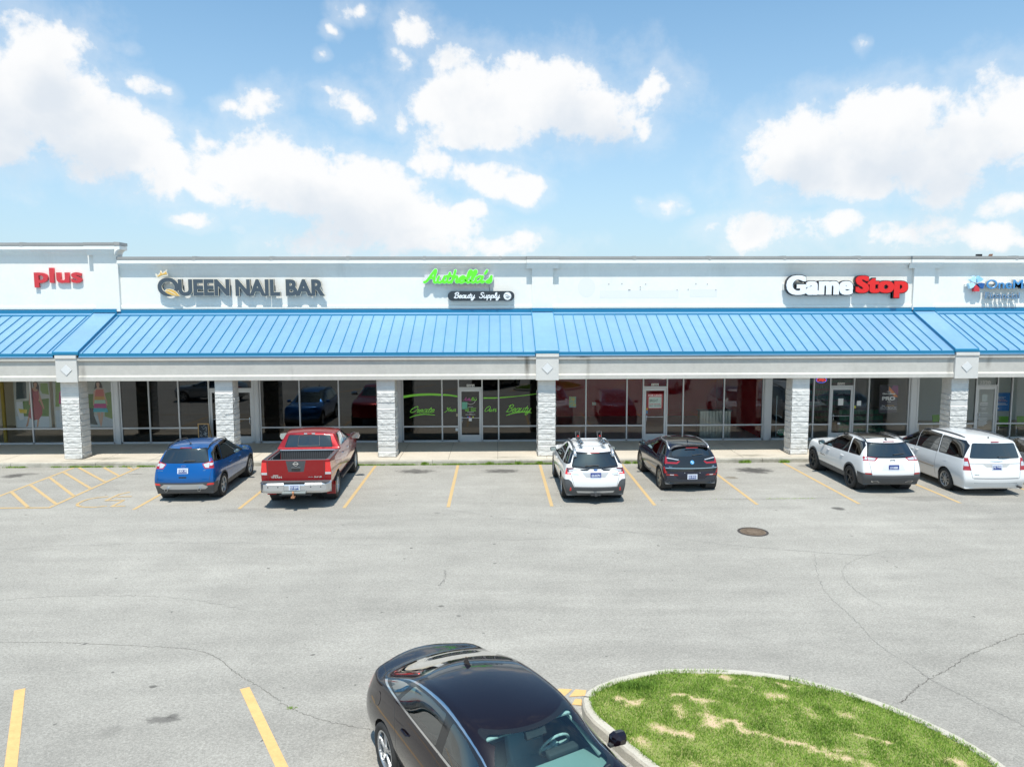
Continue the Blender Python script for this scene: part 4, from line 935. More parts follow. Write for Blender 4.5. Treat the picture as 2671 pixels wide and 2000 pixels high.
cxl, cyl = 300, 458; poly_px('leaf_outline', [(cxl+(x-cxl)*1.09, cyl+(y-cyl)*1.14) for x, y in leaf], q, yf-.018, .04, S['cream'], e)
poly_px('leaf_vein', [(232, 432), (268, 436), (310, 455), (352, 482), (350, 486), (306, 462), (266, 443), (232, 437)], q, yf-.034, .01, S['cream'], e)
crown = [(118, 252), (122, 262), (135, 250), (152, 256), (165, 235), (175, 222), (188, 238), (205, 240), (212, 228), (226, 220), (240, 222), (250, 262), (200, 262), (140, 285)]
cr_ = [(132, 290), (108, 246), (112, 238), (122, 240), (128, 252), (150, 252), (146, 236), (155, 230), (162, 236), (166, 212), (164, 203), (174, 200), (178, 210), (190, 232), (206, 226), (203, 214), (212, 208), (220, 218), (228, 212), (226, 200), (236, 193), (244, 202), (240, 214), (256, 262)]
poly_px('crown_outline', cr_, q, yf-.0, .06, S['cream'], e)
poly_px('crown', [(134, 262), (152, 258), (166, 240), (172, 216), (188, 240), (206, 236), (220, 226), (234, 212), (246, 246), (190, 254), (138, 276)], q, yf-.012, .02, S['gold'], e)
mb = MB()
for px_ in (200, 420, 640, 860, 1100, 1300, 1490, 1680, 1850, 2010):
    p = F(*q(px_, 400), YW-.05); mb.cyl((p.x, YW-.05, p.z), .012, .09, 'y', 6)
ch(mb.build('standoff', M['chrome']), e)

# authella's
e = sign('letter_sign', "lime green script word Authella's with a white edge", F(1190, 725, YW)); q = CP(1060, 660, 5.53); yf = YW-.23
bx = fbox(*q(240, 240), *q(1245, 442), yf)
ch(script_text('letters', "Authella's", (bx[0]+.05, bx[1]+.05, bx[2]-.05, bx[3]-.04), .050, yf, .05, S['lime'], None, shear=.18), e)
ch(script_text('letter_outline', "Authella's", (bx[0]+.05, bx[1]+.05, bx[2]-.05, bx[3]-.04), .050, yf+.012, .06, S['white'], None, shear=.18, extra=.016), e)
ch(script_text('letter_return', "Authella's", (bx[0]+.05, bx[1]+.05, bx[2]-.05, bx[3]-.04), .050, yf+.074, .06, S['blackside'], None, shear=.18, extra=.008), e)
a = fbox(*q(262, 312), *q(1262, 392), YW-.12); rw = MB(); rw.box(a[0], a[2], YW-.12, YW-.002, a[1], a[3]); ch(rw.build('raceway', mat('raceway_white', (.66, .66, .67), .6)), e)
c0 = F(*q(1190, 400), YW-.1); c1 = F(*q(1205, 560), YW-.1); cb_ = MB(); cb_.tube([(c0.x, YW-.14, c0.z), ((c0.x+c1.x)/2-.01, YW-.05, (c0.z+c1.z)/2), (c1.x, YW-.08, c1.z)], .008, 6); ch(cb_.build('cable', M['dark']), e)
e = sign('pill_sign', 'dark rounded board with white script reading Beauty Supply', F(1255, 772, YW)); yf = YW-.22
bx = fbox(*q(598, 549), *q(1558, 690), yf); r = (bx[3]-bx[1])/2; pts = [(bx[2]-r+r*math.cos(t), bx[1]+r+r*math.sin(t)) for t in [math.pi*(-.5+k/14) for k in range(15)]]+[(bx[0]+r+r*math.cos(t), bx[1]+r+r*math.sin(t)) for t in [math.pi*(.5+k/14) for k in range(15)]]
mb = MB(); mb.prism(pts, 'y', yf, yf+.2); ch(mb.build('board', S['navy']), e)
for s, x0, x1 in (('Beauty', 690, 985), ('Supply', 1055, 1345)):
    b = fbox(*q(x0, 572), *q(x1, 648), yf-.02); ch(script_text('letters', s, b, .019, yf-.02, .018, S['white'], None, shear=.15), e)
bc = fbox(*q(1402, 565), *q(1513, 677), yf); cx, cz, rr = (bc[0]+bc[2])/2, (bc[1]+bc[3])/2, (bc[2]-bc[0])/2
mb = MB(); mb.prism([(cx+rr*math.cos(2*math.pi*i/32), cz+rr*math.sin(2*math.pi*i/32)) for i in range(32)], 'y', yf-.016, yf-.001); o = ch(mb.build('disc', S['white']), e)
mb = MB(); ribbon(mb, smooth_line([(cx-.6*rr, cz+.35*rr), (cx-.1*rr, cz+.3*rr), (cx+.35*rr, cz-.05*rr), (cx+.75*rr, cz-.12*rr)], 5), .006, yf-.024, .006)
mb.prism([(cx-.5*rr, cz-.15*rr), (cx-.25*rr, cz-.42*rr), (cx+.15*rr, cz-.5*rr), (cx+.5*rr, cz-.3*rr), (cx+.1*rr, cz-.22*rr)], 'y', yf-.021, yf-.017); ch(mb.build('leaf_mark', S['navy']), e)

# game shop
e = sign('letter_sign', 'bold letters, white GAME and red STOP on black backing', F(2210, 745, YW)); q = CP(2000, 660, 3.2966); yf = YW-.28
for s, b, m in (('Game', (167, 191, 748, 361), S['white']), ('Stop', (760, 195, 1222, 386), S['bred'])):
    bx = fbox(*q(b[0], b[1]), *q(b[2], b[3]), yf); ref = bounds(smear_mesh(text_mesh(s, .5, .022, 0, 1.06), (.042, .014)))
    ch(fit_text('letters', s, bx, yf, .05, m, None, offset=.022, spacing=1.06, ref=ref, smear=(.042, .014)), e)
    ch(fit_text('letter_backing', s, bx, yf+.045, .13 if s == 'Game' else .134, S['blackside'], None, offset=.03, spacing=1.06, ref=ref, smear=(.065, .038)), e)
a = fbox(*q(140, 262), *q(1200, 318), YW-.1); rw = MB(); rw.box(a[0], a[2], YW-.115, YW-.002, a[1], a[3]); ch(rw.build('raceway', M['stucco']), e)

# loan office
e = sign('letter_sign', 'blue letters beginning OneMain with a five-petal emblem, cut by the right edge', F(2600, 740, YW)); yf = YW-.24
ref = bounds(text_mesh('OneMain', .5, .008, 0, 1.0)); bx = fbox(*q(1888, 228), *q(2352, 307), yf)
ch(fit_text('letters', 'OneMain', bx, yf, .03, S['blue'], None, offset=.008, ref=ref), e)
ch(fit_text('letter_return', 'OneMain', bx, yf+.031, .10, M['silver'], None, offset=.012, ref=ref), e)
ref = bounds(text_mesh('Financial', .5, .004, 0, 1.0)); bx = fbox(*q(1878, 337), *q(2178, 393), yf)
ch(fit_text('small_letters', 'Financial', bx, yf, .02, mat('sign_steel_blue', (.16, .28, .42), .4, .2), None, offset=.0, ref=ref), e)
ch(fit_text('small_letter_return', 'Financial', bx, yf+.021, .10, M['silver'], None, offset=.006, ref=ref), e)
cx0, cy0 = 1806, 264
for k, (ang, mm) in enumerate(((-90+36, S['lblue']), (-90-36, S['pblue']), (-90+108, S['dblue']), (-90-108, S['pblue']), (90, S['red']))):
    a = R(ang); u = (math.cos(a), math.sin(a)); v = (-u[1], u[0]); P = lambda s, t: (cx0+u[0]*s+v[0]*t, cy0+u[1]*s*1.0+v[1]*t)
    o = poly_px('petal', [P(9, 0), P(36, -21), P(66, -24), P(66, 24), P(36, 21)] if ang != 90 else [P(12, 0), P(36, -22), P(66, -24), P(66, 24), P(36, 22)], q, yf+.0007*k, .14, mm, e)
a = fbox(*q(1705, 265), *q(1760, 288), YW-.1); rw = MB(); rw.box(a[0], a[2]+6, YW-.10, YW-.002, a[1], a[3]); ch(rw.build('raceway', M['stucco']), e)

# roof floodlights behind the parapet at right
for px, lab, mm in ((2553, 'small dark floodlight seen above the parapet, square-framed', M['plastic']), (2583, 'small rusty brown floodlight tilted above the parapet', mat('rusty_lamp', (.25, .12, .07), .7))):
    p = F(px, 671, YW+.5); L0 = empty('floodlight', p); tag(L0, lab, 'floodlight')
    st_ = MB(); st_.tube([(0, 0, -.25), (0, 0, .02)], .02, 8); st_.build('bracket', M['plastic'], L0)
    hd = MB()
    if mm is M['plastic']:
        hd.box(-.11, .11, -.05, .05, .10, .125); hd.box(-.11, -.085, -.05, .05, -.02, .10); hd.box(.085, .11, -.05, .05, -.02, .10); hd.box(-.085, .085, .0, .05, -.01, .10)
    else: hd.prism([(-.10, -.02), (-.02, .13), (.08, .13), (.03, -.02)], 'y', -.05, .05)
    hd.build('lamp_head', mm, L0)

# ================================================================= WINDOW GRAPHICS AND THINGS AT THE GLASS
YV = YG-.012      # vinyl on the outside of the glass
def flat(mb, x0, y0, x1, y1, Y, th=.003, mi=0):
    a = fbox(x0, y0, x1, y1, Y); mb.box(a[0], a[2], Y, Y+th, a[1], a[3], mi); return a
def txt(s, x0, y0, x1, y1, Y, m, e, off=.0, name='lettering', shear=0):
    o = fit_text(name, s, fbox(x0, y0, x1, y1, Y), Y, .003, m, None, offset=off, shear=shear); return ch(o, e) if e else o
# house numbers
for s, x0, y0, x1, y1, lab in (('2314', 1217, 1002.3, 1237.8, 1011.6, 'white plates with black digits 2314 above the door of the green-lettered shop'), ('2316', 1698.5, 999.8, 1718.5, 1008.6, 'white plates with black digits 2316 above the door of the vacant red unit'), ('2318', 2184, 997.6, 2204.2, 1007.2, 'white plates with black digits 2318 above the door beside the neon sign')):
    e = empty('house_number', F((x0+x1)/2, (y0+y1)/2, YV)); tag(e, lab, 'house number'); w = (x1-x0)/4
    for i, c_ in enumerate(s):
        mb = MB(); flat(mb, x0+i*w+.35, y0, x0+(i+1)*w-.35, y1, YV-.002, .003); ch(mb.build('plate', S['paper']), e)
        txt(c_, x0+i*w+(1.2 if c_ != '1' else 1.8), y0+1.4, x0+(i+1)*w-(1.2 if c_ != '1' else 1.8), y1-1.4, YV-.005, S['ink'], e, off=.005, name='digit')
e = empty('house_number', F(2570, 998, YV)); tag(e, 'plain white digits 2320 on the glass above the loan office door', 'house number')
txt('2320', 2554.8, 993, 2584.2, 1003.2, YV, S['paper'], e, off=.01, name='digits')
# green window lettering
q = CP(1030, 960, 5.53)
for s, (x0, y0, x1, y1), w, sw in (('Create', (225, 552, 570, 640), .014, ((215, 712), (300, 682), (430, 664), (575, 676))), ('Your', (715, 566, 880, 622), .010, None), ('Own', (1300, 550, 1465, 625), .011, None), ('Beauty', (1608, 526, 1965, 630), .014, ((1608, 682), (1700, 650), (1830, 632), (1968, 642)))):
    b = fbox(*q(x0, y0), *q(x1, y1), YV); o = script_text('window_lettering', s, b, w, YV, .002, S['vinyl'], None, shear=.45); tag(o, 'thin lime script word %s stuck on the shop window' % s, 'window decal', 'lime green lettering on the beauty shop windows')
    if sw:
        mb = MB(); pts = smooth_line([(F(*q(*p), YV).x, F(*q(*p), YV).z) for p in sw], 6); ribbon(mb, pts, .024, YV, .002, taper=True)
        u_ = ch(mb.build('underline', S['vinyl']), o) if False else link('underline', mb.mesh('underline'), S['vinyl'], o)
def curved_band(top, bot, m, name, lab, Y=YV):
    a = smooth_line([(F(*q(*p), Y).x, F(*q(*p), Y).z) for p in top], 5); b = smooth_line([(F(*q(*p), Y).x, F(*q(*p), Y).z) for p in bot], 5); n = len(a)
    vs = [(x, Y, z) for x, z in a]+[(x, Y, z) for x, z in b]; o = MB().add(vs, [(i, i+1, n+i+1, n+i) for i in range(n-1)]).build(name, m); tag(o, lab, 'window decal', 'lime green bands on the beauty shop windows') if lab else None; return o
curved_band([(115, 398), (300, 373), (500, 364), (672, 372)], [(115, 434), (300, 404), (500, 394), (672, 400)], S['vinyl'], 'window_band', 'lime band curving across the left large pane of the beauty shop')
curved_band([(693, 372), (770, 378), (840, 388), (903, 398)], [(693, 398), (770, 400), (840, 408), (903, 418)], S['vinyl'], 'window_band', 'lime band across the narrow pane left of the door of the beauty shop')
curved_band([(1278, 421), (1350, 422), (1420, 422), (1485, 420)], [(1278, 440), (1350, 439), (1420, 438), (1485, 436)], S['vinyl'], 'window_band', 'lime band across the narrow pane right of the beauty shop door')
curved_band([(1512, 418), (1700, 405), (1900, 385), (2062, 362)], [(1512, 434), (1700, 416), (1900, 394), (2062, 370)], S['vinyl'], 'window_band', 'thin lime band rising across the right large pane of the beauty shop')
film = mat('dark_window_film', (.030, .028, .027), .35, var=.1, vscale=2); film2 = mat('frosted_blue_film', (.05, .065, .075), .5, var=.15, vscale=2)
curved_band([(112, 430), (300, 402), (500, 392), (680, 400), (905, 418)], [(112, 835), (300, 835), (500, 835), (680, 835), (905, 835)], film, 'window_film', None, YG+.012); tag(bpy.data.objects['window_film'], 'dark film behind the left lettered panes of the beauty shop', 'window film', 'dark films behind the beauty shop glass')
o = curved_band([(1275, 432), (1400, 432), (1600, 418), (1800, 400), (2062, 368)], [(1275, 830), (1400, 830), (1600, 830), (1800, 830), (2062, 830)], film, 'window_film', None, YG+.012); tag(o, 'dark film behind the right lettered panes of the beauty shop', 'window film', 'dark films behind the beauty shop glass')
for x0, x1, w in ((112, 905, 'left'), (1275, 2062, 'right')):
    mb = MB(); flat(mb, *q(x0, 850), *q(x1, 1050), YG+.012); o = mb.build('window_film', film2); tag(o, 'blue-grey frosted film in the low panes %s of the beauty shop door' % w, 'window film', 'frosted films in the low panes')
# things on the beauty shop door
def note(name, x0, y0, x1, y1, m, lab, Y=YV, cat='notice'):
    mb = MB(); flat(mb, x0, y0, x1, y1, Y); o = mb.build(name, m); tag(o, lab, cat); return o
note('notice', *q(968, 490), *q(1045, 590), mat('mint_paper', (.20, .55, .40), .7), 'mint green paper taped to the upper left of the beauty shop door glass')
note('notice', *q(1067, 718), *q(1110, 762), S['paper'], 'small white paper below the push bar of the beauty shop door')
note('notice', *q(886, 656), *q(908, 694), mat('beige_paper', (.5, .42, .30), .7), 'small beige card beside the beauty shop door frame')
note('notice', *q(875, 862), *q(910, 905), S['paper'], 'small white sticker in the low pane left of the beauty shop door')
e = empty('door_lettering', F(*q(1090, 600), YV)); tag(e, 'pink, green and white opening hours lettering on the beauty shop door', 'door decal')
pink = mat('pink_vinyl', (.7, .10, .45), .5)
ch(script_text('word', 'Authe', fbox(*q(990, 425), *q(1100, 468), YV), .006, YV, .002, pink, None, shear=.4), e); ch(script_text('word', "lla's", fbox(*q(1100, 420), *q(1182, 465), YV), .006, YV, .002, S['vinyl'], None, shear=.4), e)
mb = MB(); ribbon(mb, smooth_line([(F(*q(*p), YV).x, F(*q(*p), YV).z) for p in ((1035, 505), (1090, 522), (1140, 505), (1162, 470))], 5), .006, YV, .002); ch(mb.build('arc', S['paper']), e)
rl = random.Random(4); mb = MB()
for yy in (577, 597, 613): 
    for xa, xb in ((1010, 1072), (1090, 1172)): flat(mb, *q(xa+rl.uniform(0, 6), yy), *q(xb-rl.uniform(0, 8), yy+7), YV)
ch(mb.build('hours', S['vinyl']), e); mb = MB()
for xa, xb, yy in ((1060, 1125, 554), (1045, 1140, 632), (1072, 1105, 655), (1018, 1160, 667)): flat(mb, *q(xa, yy), *q(xb, yy+5), YV)
ch(mb.build('small_print', S['paper']), e)
for x_, c_ in ((1053, (.05, .2, .7)), (1078, (.75, .12, .4)), (1102, (.02, .02, .02)), (1128, (.75, .75, .05))):
    p = F(*q(x_, 706), YV); mb = MB(); mb.cyl((p.x, YV, p.z), .032, .003, 'y', 14); ch(mb.build('badge', mat('badge', c_, .5)), e)
# nail bar door text
q8 = CP(300, 960, 5.82); e = empty('door_lettering', F(*q8(1560, 560), YV)); tag(e, 'white lettering on the nail bar door, half hidden by the block column', 'door decal')
txt('Q', *q8(1540, 468), *q8(1572, 498), YV, S['paper'], e, .02); txt('NAIL BAR', *q8(1528, 508), *q8(1700, 534), YV, S['paper'], e, .02)
mb = MB()
for yy in (605, 630, 652): flat(mb, *q8(1540, yy), *q8(1690, yy+9), YV)
flat(mb, *q8(1550, 560), *q8(1600, 590), YV); ch(mb.build('small_print', S['paper']), e)
# vacant unit
q2 = CP(1420, 960, 5.53)
e = empty('lease_sign', F(*q2(1596, 478), YV)); tag(e, 'red bordered FOR LEASE board on the door of the vacant red unit', 'sign')
mb = MB(); flat(mb, *q2(1487, 370), *q2(1705, 585), YV-.006, .005); ch(mb.build('board', S['red']), e)
mb = MB(); flat(mb, *q2(1503, 414), *q2(1690, 574), YV-.009, .003); ch(mb.build('panel', mat('pale_panel', (.62, .72, .66), .7)), e)
txt('FOR LEASE', *q2(1500, 380), *q2(1692, 408), YV-.010, S['white'], e, .03)
txt('BRIGHT', *q2(1515, 448), *q2(1640, 488), YV-.013, mat('dark_green_ink', (.03, .12, .08), .6), e, .0, shear=.2); txt('JONES GRAHAM', *q2(1512, 512), *q2(1668, 528), YV-.013, S['red'], e, .03); txt('(865) 446-2255', *q2(1508, 535), *q2(1684, 554), YV-.013, S['slate'], e, .02)
note('poster', *q2(356, 410), *q2(458, 565), None or mat('busy_poster', (.18, .36, .36), .6), 'small colourful event poster in the left pane of the vacant unit', cat='poster')
po = bpy.data.objects['poster']; rr_ = random.Random(8); mb = MB()
for i in range(4):
    for j in range(7):
        xa = 360+i*24; ya = 414+j*21; flat(mb, *q2(xa, ya), *q2(xa+rr_.uniform(10, 22), ya+rr_.uniform(6, 18)), YV-.002, .0015, rr_.randrange(4))
link('print', mb.mesh('print'), [mat('p1', (.6, .45, .05), .6), mat('p2', (.05, .15, .2), .6), mat('p3', (.6, .62, .6), .6), mat('p4', (.05, .25, .5), .6)], po)
for x0, y0, x1, y1, m, lab in ((1470, 575, 1492, 604, mat('orange_sticker', (.8, .38, .02), .6), 'orange round-cornered sticker on the vacant unit door'), (1468, 610, 1488, 655, mat('blue_sticker', (.12, .3, .5), .6), 'pale blue sticker under the orange one on the vacant unit door')): note('sticker', *q2(x0, y0), *q2(x1, y1), m, lab, cat='sticker')
Yi = YG+3.2
mb = MB(); a = fbox(*q2(680, 482), *q2(735, 524), YG+1.1); mb.box(a[0], a[2], YG+.88, YG+.93, a[1], a[3]); o = mb.build('thermostat_panel', mat('beige_plastic', (.6, .58, .5), .5)); tag(o, 'small beige wall box seen through the vacant unit window', 'wall box')
mb = MB(); a = fbox(*q2(560, 130), *q2(640, 700), YG+1.1)
xw0, xw1 = F(*q2(157, 500), YG+1.2).x-.5, F(*q2(790, 500), YG+1.2).x
pw = MB(); pw.box(xw0, xw1, YG+.96, YG+1.1, .155, 3.3); xw2 = F(*q2(1195, 500), YG+1.2).x; pw.box(xw2, F(*q2(2120, 500), YG+1.2).x, YG+.96, YG+1.1, .155, 3.3); pw.box(xw0, xw2+2.9, YG+.93, YG+.96, .155, .5)
pw.build('red_partition', mat('dark_red_paint', (.85, .045, .055), .8), B)
q3 = CP(1750, 960, 5.82); pw = MB(); xa = F(*q3(1030, 500), YG+1.6).x; xb = F(*q3(1215, 500), YG+1.6).x; pw.box(xa, xb, YG+.7, YG+.94, .155, 3.3); pw.build('red_pillar', mat('deep_red_paint', (.42, .012, .02), .7), B)
# corrugated counter
Yc = YG+.5; a = F(*q3(443, 640), Yc); b = F(*q3(915, 640), Yc); cn = empty('counter', ((a.x+b.x)/2, Yc, .155)); tag(cn, 'corrugated metal fronted counter inside the vacant red unit', 'counter'); w = (b.x-a.x)/2; ht = a.z-.155
mb = MB(); n = 150; vs = []
for i in range(n+1): x = -w+2*w*i/n; vs += [(x, .014*math.sin(i/n*2*math.pi*20), 0), (x, .014*math.sin(i/n*2*math.pi*20), ht-.03)]
mb.add(vs, [(2*i, 2*i+2, 2*i+3, 2*i+1) for i in range(n)]); mb.build('corrugated_front', mat('galvanised', (.55, .60, .58), .3, .8), cn)
mb = MB(); mb.box(-w-.03, w+.03, -.05, .4, ht-.03, ht); mb.build('top', mat('counter_top', (.10, .13, .13), .5), cn); mb = MB(); mb.box(-w, w, .03, .38, 0, ht-.03); mb.build('carcass', M['plastic'], cn)
e = empty('round_window_sign', F(*q3(1665, 965), YG+.02)); tag(e, 'green round sign lettered ZELL low in the narrow window', 'sign')
p = F(*q3(1680, 968), YG+.02); mb = MB(); mb.prism([(p.x+.20*math.cos(2*math.pi*i/28), p.z+.15*math.sin(2*math.pi*i/28)) for i in range(28)], 'y', YG+.018, YG+.024); ch(mb.build('disc', mat('dark_green_sign', (.03, .25, .13), .6)), e)
txt('ZELLIS', *q3(1602, 932), *q3(1790, 985), YG+.012, S['white'], e, .005)
# blue pole thing inside
mb = MB(); p = F(*q3(1603, 640), YG+.5); z1 = F(*q3(1603, 420), YG+.5).z; z0 = F(*q3(1603, 835), YG+.5).z; mb.tube([(p.x, YG+.5, .16), (p.x, YG+.5, z1)], .02, 8); zz = F(*q3(1603, 718), YG+.5).z; mb.tube([(p.x-.09, YG+.5, zz), (p.x+.12, YG+.5, zz), (p.x+.24, YG+.5, zz-.10)], .013, 6); mb.cyl((p.x, YG+.5, .17), .16, .03)
o = mb.build('pole_stand', mat('pale_blue_metal', (.45, .6, .65), .4)); tag(o, 'thin pale pole stand with a side arm behind the narrow window', 'stand')
# game shop
q4 = CP(2080, 960, 6.369)
e = empty('neon_sign', F(*q4(398, 196), YG+.03)); tag(e, 'lit red neon OPEN in a blue oval in the game shop window', 'neon sign'); Yn = YG+.03
p = F(*q4(398, 196), Yn); mb = MB(); mb.tube([(p.x+.22*math.cos(t), Yn, p.z+.115*math.sin(t)) for t in [2*math.pi*k/36 for k in range(37)]], .008, 6); ch(mb.build('oval_tube', mat('neon_blue', (.05, .1, .6), .5, emit=((.08, .15, 1.0), 1.3))), e)
txt('OPEN', *q4(322, 172), *q4(474, 222), Yn, mat('neon_red', (.7, .02, .02), .5, emit=((1.0, .05, .03), 1.1)), e, .012)
e = empty('poster', F(*q4(1512, 510), YG+.04)); tag(e, 'tall dark poster reading GameStop PRO with an orange and purple shape', 'poster'); Yp = YG+.04
mb = MB(); flat(mb, *q4(1350, 278), *q4(1675, 745), Yp, .004); ch(mb.build('sheet', mat('poster_dark', (.045, .042, .06), .6)), e)
def pp(name, pts, m, Y): 
    mb = MB(); mb.add([(F(*q4(*p), Y).x, Y, F(*q4(*p), Y).z) for p in pts], [tuple(range(len(pts)))]); return ch(mb.build(name, m), e)
pp('print', [(1525, 300), (1675, 480), (1610, 480), (1520, 370)], mat('poster_orange', (.75, .20, .03), .6), Yp-.002); pp('print', [(1590, 290), (1675, 290), (1675, 455), (1560, 340)], mat('poster_purple', (.20, .03, .15), .6), Yp-.003)
for s, b, off in (('GameStop', (1412, 410, 1628, 445), .05), ('PRO', (1405, 470, 1625, 535), .045), ('Get', (1400, 615, 1452, 632), .03), ('Just For Signing Up!', (1378, 643, 1642, 664), .03)): txt(s, *q4(b[0], b[1]), *q4(b[2], b[3]), Yp-.006, S['white'], e, off)
txt('$10 monthly', *q4(1462, 615), *q4(1612, 632), Yp-.006, S['gold'], e, .03); mb = MB(); flat(mb, *q4(1375, 680), *q4(1650, 686), Yp-.006); flat(mb, *q4(1485, 385), *q4(1560, 392), Yp-.006); flat(mb, *q4(1490, 553), *q4(1552, 560), Yp-.006); ch(mb.build('small_print', S['paper']), e)
note('notice', *q4(674, 503), *q4(765, 618), S['paper'], 'white printed notice on the game shop door'); note('notice', *q4(985, 542), *q4(1060, 624), S['paper'], 'white notice in the pane right of the game shop door'); note('notice', *q4(925, 622), *q4(970, 668), mat('yellow_sticker', (.7, .68, .05), .6), 'small yellow sticker in the pane right of the game shop door'); note('notice', *q4(665, 905), *q4(710, 935), S['paper'], 'tiny white sticker low on the game shop door')
rs = random.Random(21)
for k, (x0, x1, y, lab) in enumerate(((15.2, 17.3, YG+1.6, 'display rack of small dark boxes inside the game shop, nearest the window'), (14.0, 17.4, YG+4.6, 'long wall shelf of boxes at the back of the game shop'))):
    rk = empty('display_rack', ((x0+x1)/2, y, .155)); tag(rk, lab, 'shelf'); w = (x1-x0)/2; H_ = 1.1 if k == 0 else 2.4
    mb = MB(); 
    for i in range(int(H_/.27)+1): mb.box(-w, w, 0, .3, i*.27, i*.27+.02)
    for xx in (-w, w): mb.box(xx-.01, xx+.01, 0, .3, 0, H_)
    mb.box(-w, w, .3, .31, 0, H_); mb.build('shelf_frame', mat('rack_metal', (.12, .12, .12), .5), rk); mb = MB()
    for i in range(int(H_/.27)):
        x = -w+.03
        while x < w-.16:
            bw = rs.uniform(.08, .15); mb.box(x, x+bw, .02, .06, i*.27+.02, i*.27+rs.uniform(.17, .23), rs.randrange(6)); x += bw+.02
    link('game_cases', mb.mesh('game_cases'), [mat('case', c_, .4) for c_ in ((.05, .2, .12), (.1, .1, .1), (.3, .3, .32), (.03, .06, .2), (.25, .05, .04), (.05, .25, .22))], rk)
# loan office
q5 = CP(2380, 960, 6.368)
e = empty('poster', F(*q5(1507, 560), YV)); tag(e, 'plain blue poster with small white and orange text', 'poster'); mb = MB(); flat(mb, *q5(1390, 408), *q5(1625, 712), YG+.012, .004); ch(mb.build('sheet', mat('poster_blue', (.01, .16, .45), .6)), e)
for s, b, m in (('The money you', (1418, 472, 1552, 488), S['white']), ('need today', (1416, 495, 1525, 511), S['white']), ('in opportunities', (1414, 517, 1555, 532), mat('poster_peach', (.8, .38, .22), .6)), ('to build tomorrow', (1414, 540, 1578, 555), bpy.data.materials['poster_peach'] if 'poster_peach' in bpy.data.materials else S['gold'])): txt(s, *q5(b[0], b[1]), *q5(b[2], b[3]), YG+.008, m, e, .02)
mb = MB(); flat(mb, *q5(1410, 582), *q5(1550, 590), YG+.008); flat(mb, *q5(1410, 602), *q5(1580, 610), YG+.008); flat(mb, *q5(1410, 664), *q5(1440, 672), YG+.008); ch(mb.build('small_print', S['paper']), e)
e = empty('door_lettering', F(*q5(1190, 650), YV)); tag(e, 'white OneMain Financial lettering and hours on the loan office door', 'door decal')
txt('OneMain', *q5(1120, 566), *q5(1258, 592), YV, S['white'], e, .04); txt('Financial', *q5(1122, 598), *q5(1248, 622), YV, S['white'], e, .02); mb = MB()
for yy, xa, xb in ((655, 1120, 1240), (670, 1150, 1215), (685, 1145, 1225), (735, 1100, 1260), (748, 1150, 1255)): flat(mb, *q5(xa, yy), *q5(xb, yy+6), YV)
for i in range(7): flat(mb, *q5(1090, 828+i*20), *q5(1248-(60 if i == 6 else rs.uniform(0, 30)), 836+i*20), YV)
ch(mb.build('small_print', S['paper']), e)
note('notice', *q5(1150, 438), *q5(1247, 550), mat('pale_sheet', (.5, .55, .54), .7), 'pale gridded sheet at the top of the loan office door')
def chair(x, y, rz, lab):
    c = empty('chair', (x, y, .155), rz); tag(c, lab, 'chair', 'green chairs in the loan office'); gm_ = bpy.data.materials.get('lime_plastic') or mat('lime_plastic', (.18, .52, .03), .5)
    mb = MB(); mb.box(-.24, .24, -.22, .24, .43, .46); bevel(mb.build('seat', gm_, c), .01); mb = MB(); mb.prism([(-.22, .56), (.22, .56), (.25, .86), (-.25, .86)], 'y', .22, .245); mb.build('backrest', gm_, c)
    for sx in (-.2, .2):
        for sy in (-.18, .2): mb = MB(); mb.tube([(sx, sy, .44), (sx*1.12, sy*1.15, 0)], .012, 6); mb.build('leg', M['chrome'], c)
    mb = MB()
    for sx in (-.2, .2): mb.tube([(sx, .2, .44), (sx, .235, .62)], .012, 6)
    mb.build('back_support', M['chrome'], c); return c
for px, py, Yq, rz, lab in ((342, 870, YG+1.3, 3.3, 'lime green chair seen left of the block column'), (1480, 860, YG+.75, 3.0, 'lime green chair behind the pane with the blue poster'), (1742, 860, YG+.8, 3.25, 'lime green chair behind the pane at the far right')):
    p = F(*q5(px, py), Yq); chair(p.x, Yq, rz, lab)
mb = MB(); p = F(*q5(80, 820), YG+.4); mb.cyl((p.x, YG+.4, .45), .09, .6); o = mb.build('waste_bin', S['white']); tag(o, 'slim white bin behind the glass of the loan office', 'bin')
# clothes shop posters
q7 = CP(0, 960, 6.369)
def px_poly(name, pts, m, Y, e, q=q7):
    mb = MB(); mb.add([(F(*q(*p), Y).x, Y, F(*q(*p), Y).z) for p in pts], [tuple(range(len(pts)))]); return ch(mb.build(name, m), e)
pm = {k: mat('print_'+k, tuple(min(.9, c*1.6) for c in v), .7) for k, v in dict(path=(.42, .46, .48), hedge=(.10, .17, .035), leaf=(.19, .28, .08), wall=(.42, .42, .38), skin=(.42, .22, .14), skin2=(.55, .33, .23), hair=(.035, .018, .012), floral=(.30, .05, .06), coral=(.62, .13, .10), orange=(.68, .28, .05), mint=(.38, .58, .42), berry=(.48, .04, .20), teal=(.03, .38, .46), white=(.62, .64, .64), bag=(.65, .42, .06), dark=(.03, .05, .05)).items()}  # print colours brightened to stand in for the lighting inside the shop
Yp = YG+.03
def poster(lab, x0, x1, y0, y1):
    e = empty('poster', F(*q7((x0+x1)/2, (y0+y1)/2), Yp)); tag(e, lab, 'poster', 'fashion posters in the clothes shop window'); mb = MB(); flat(mb, *q7(x0, y0), *q7(x1, y1), Yp, .004); ch(mb.build('sheet', pm['wall']), e); return e
e = poster('garden poster of a woman in a red floral dress', 268, 812, 215, 985)
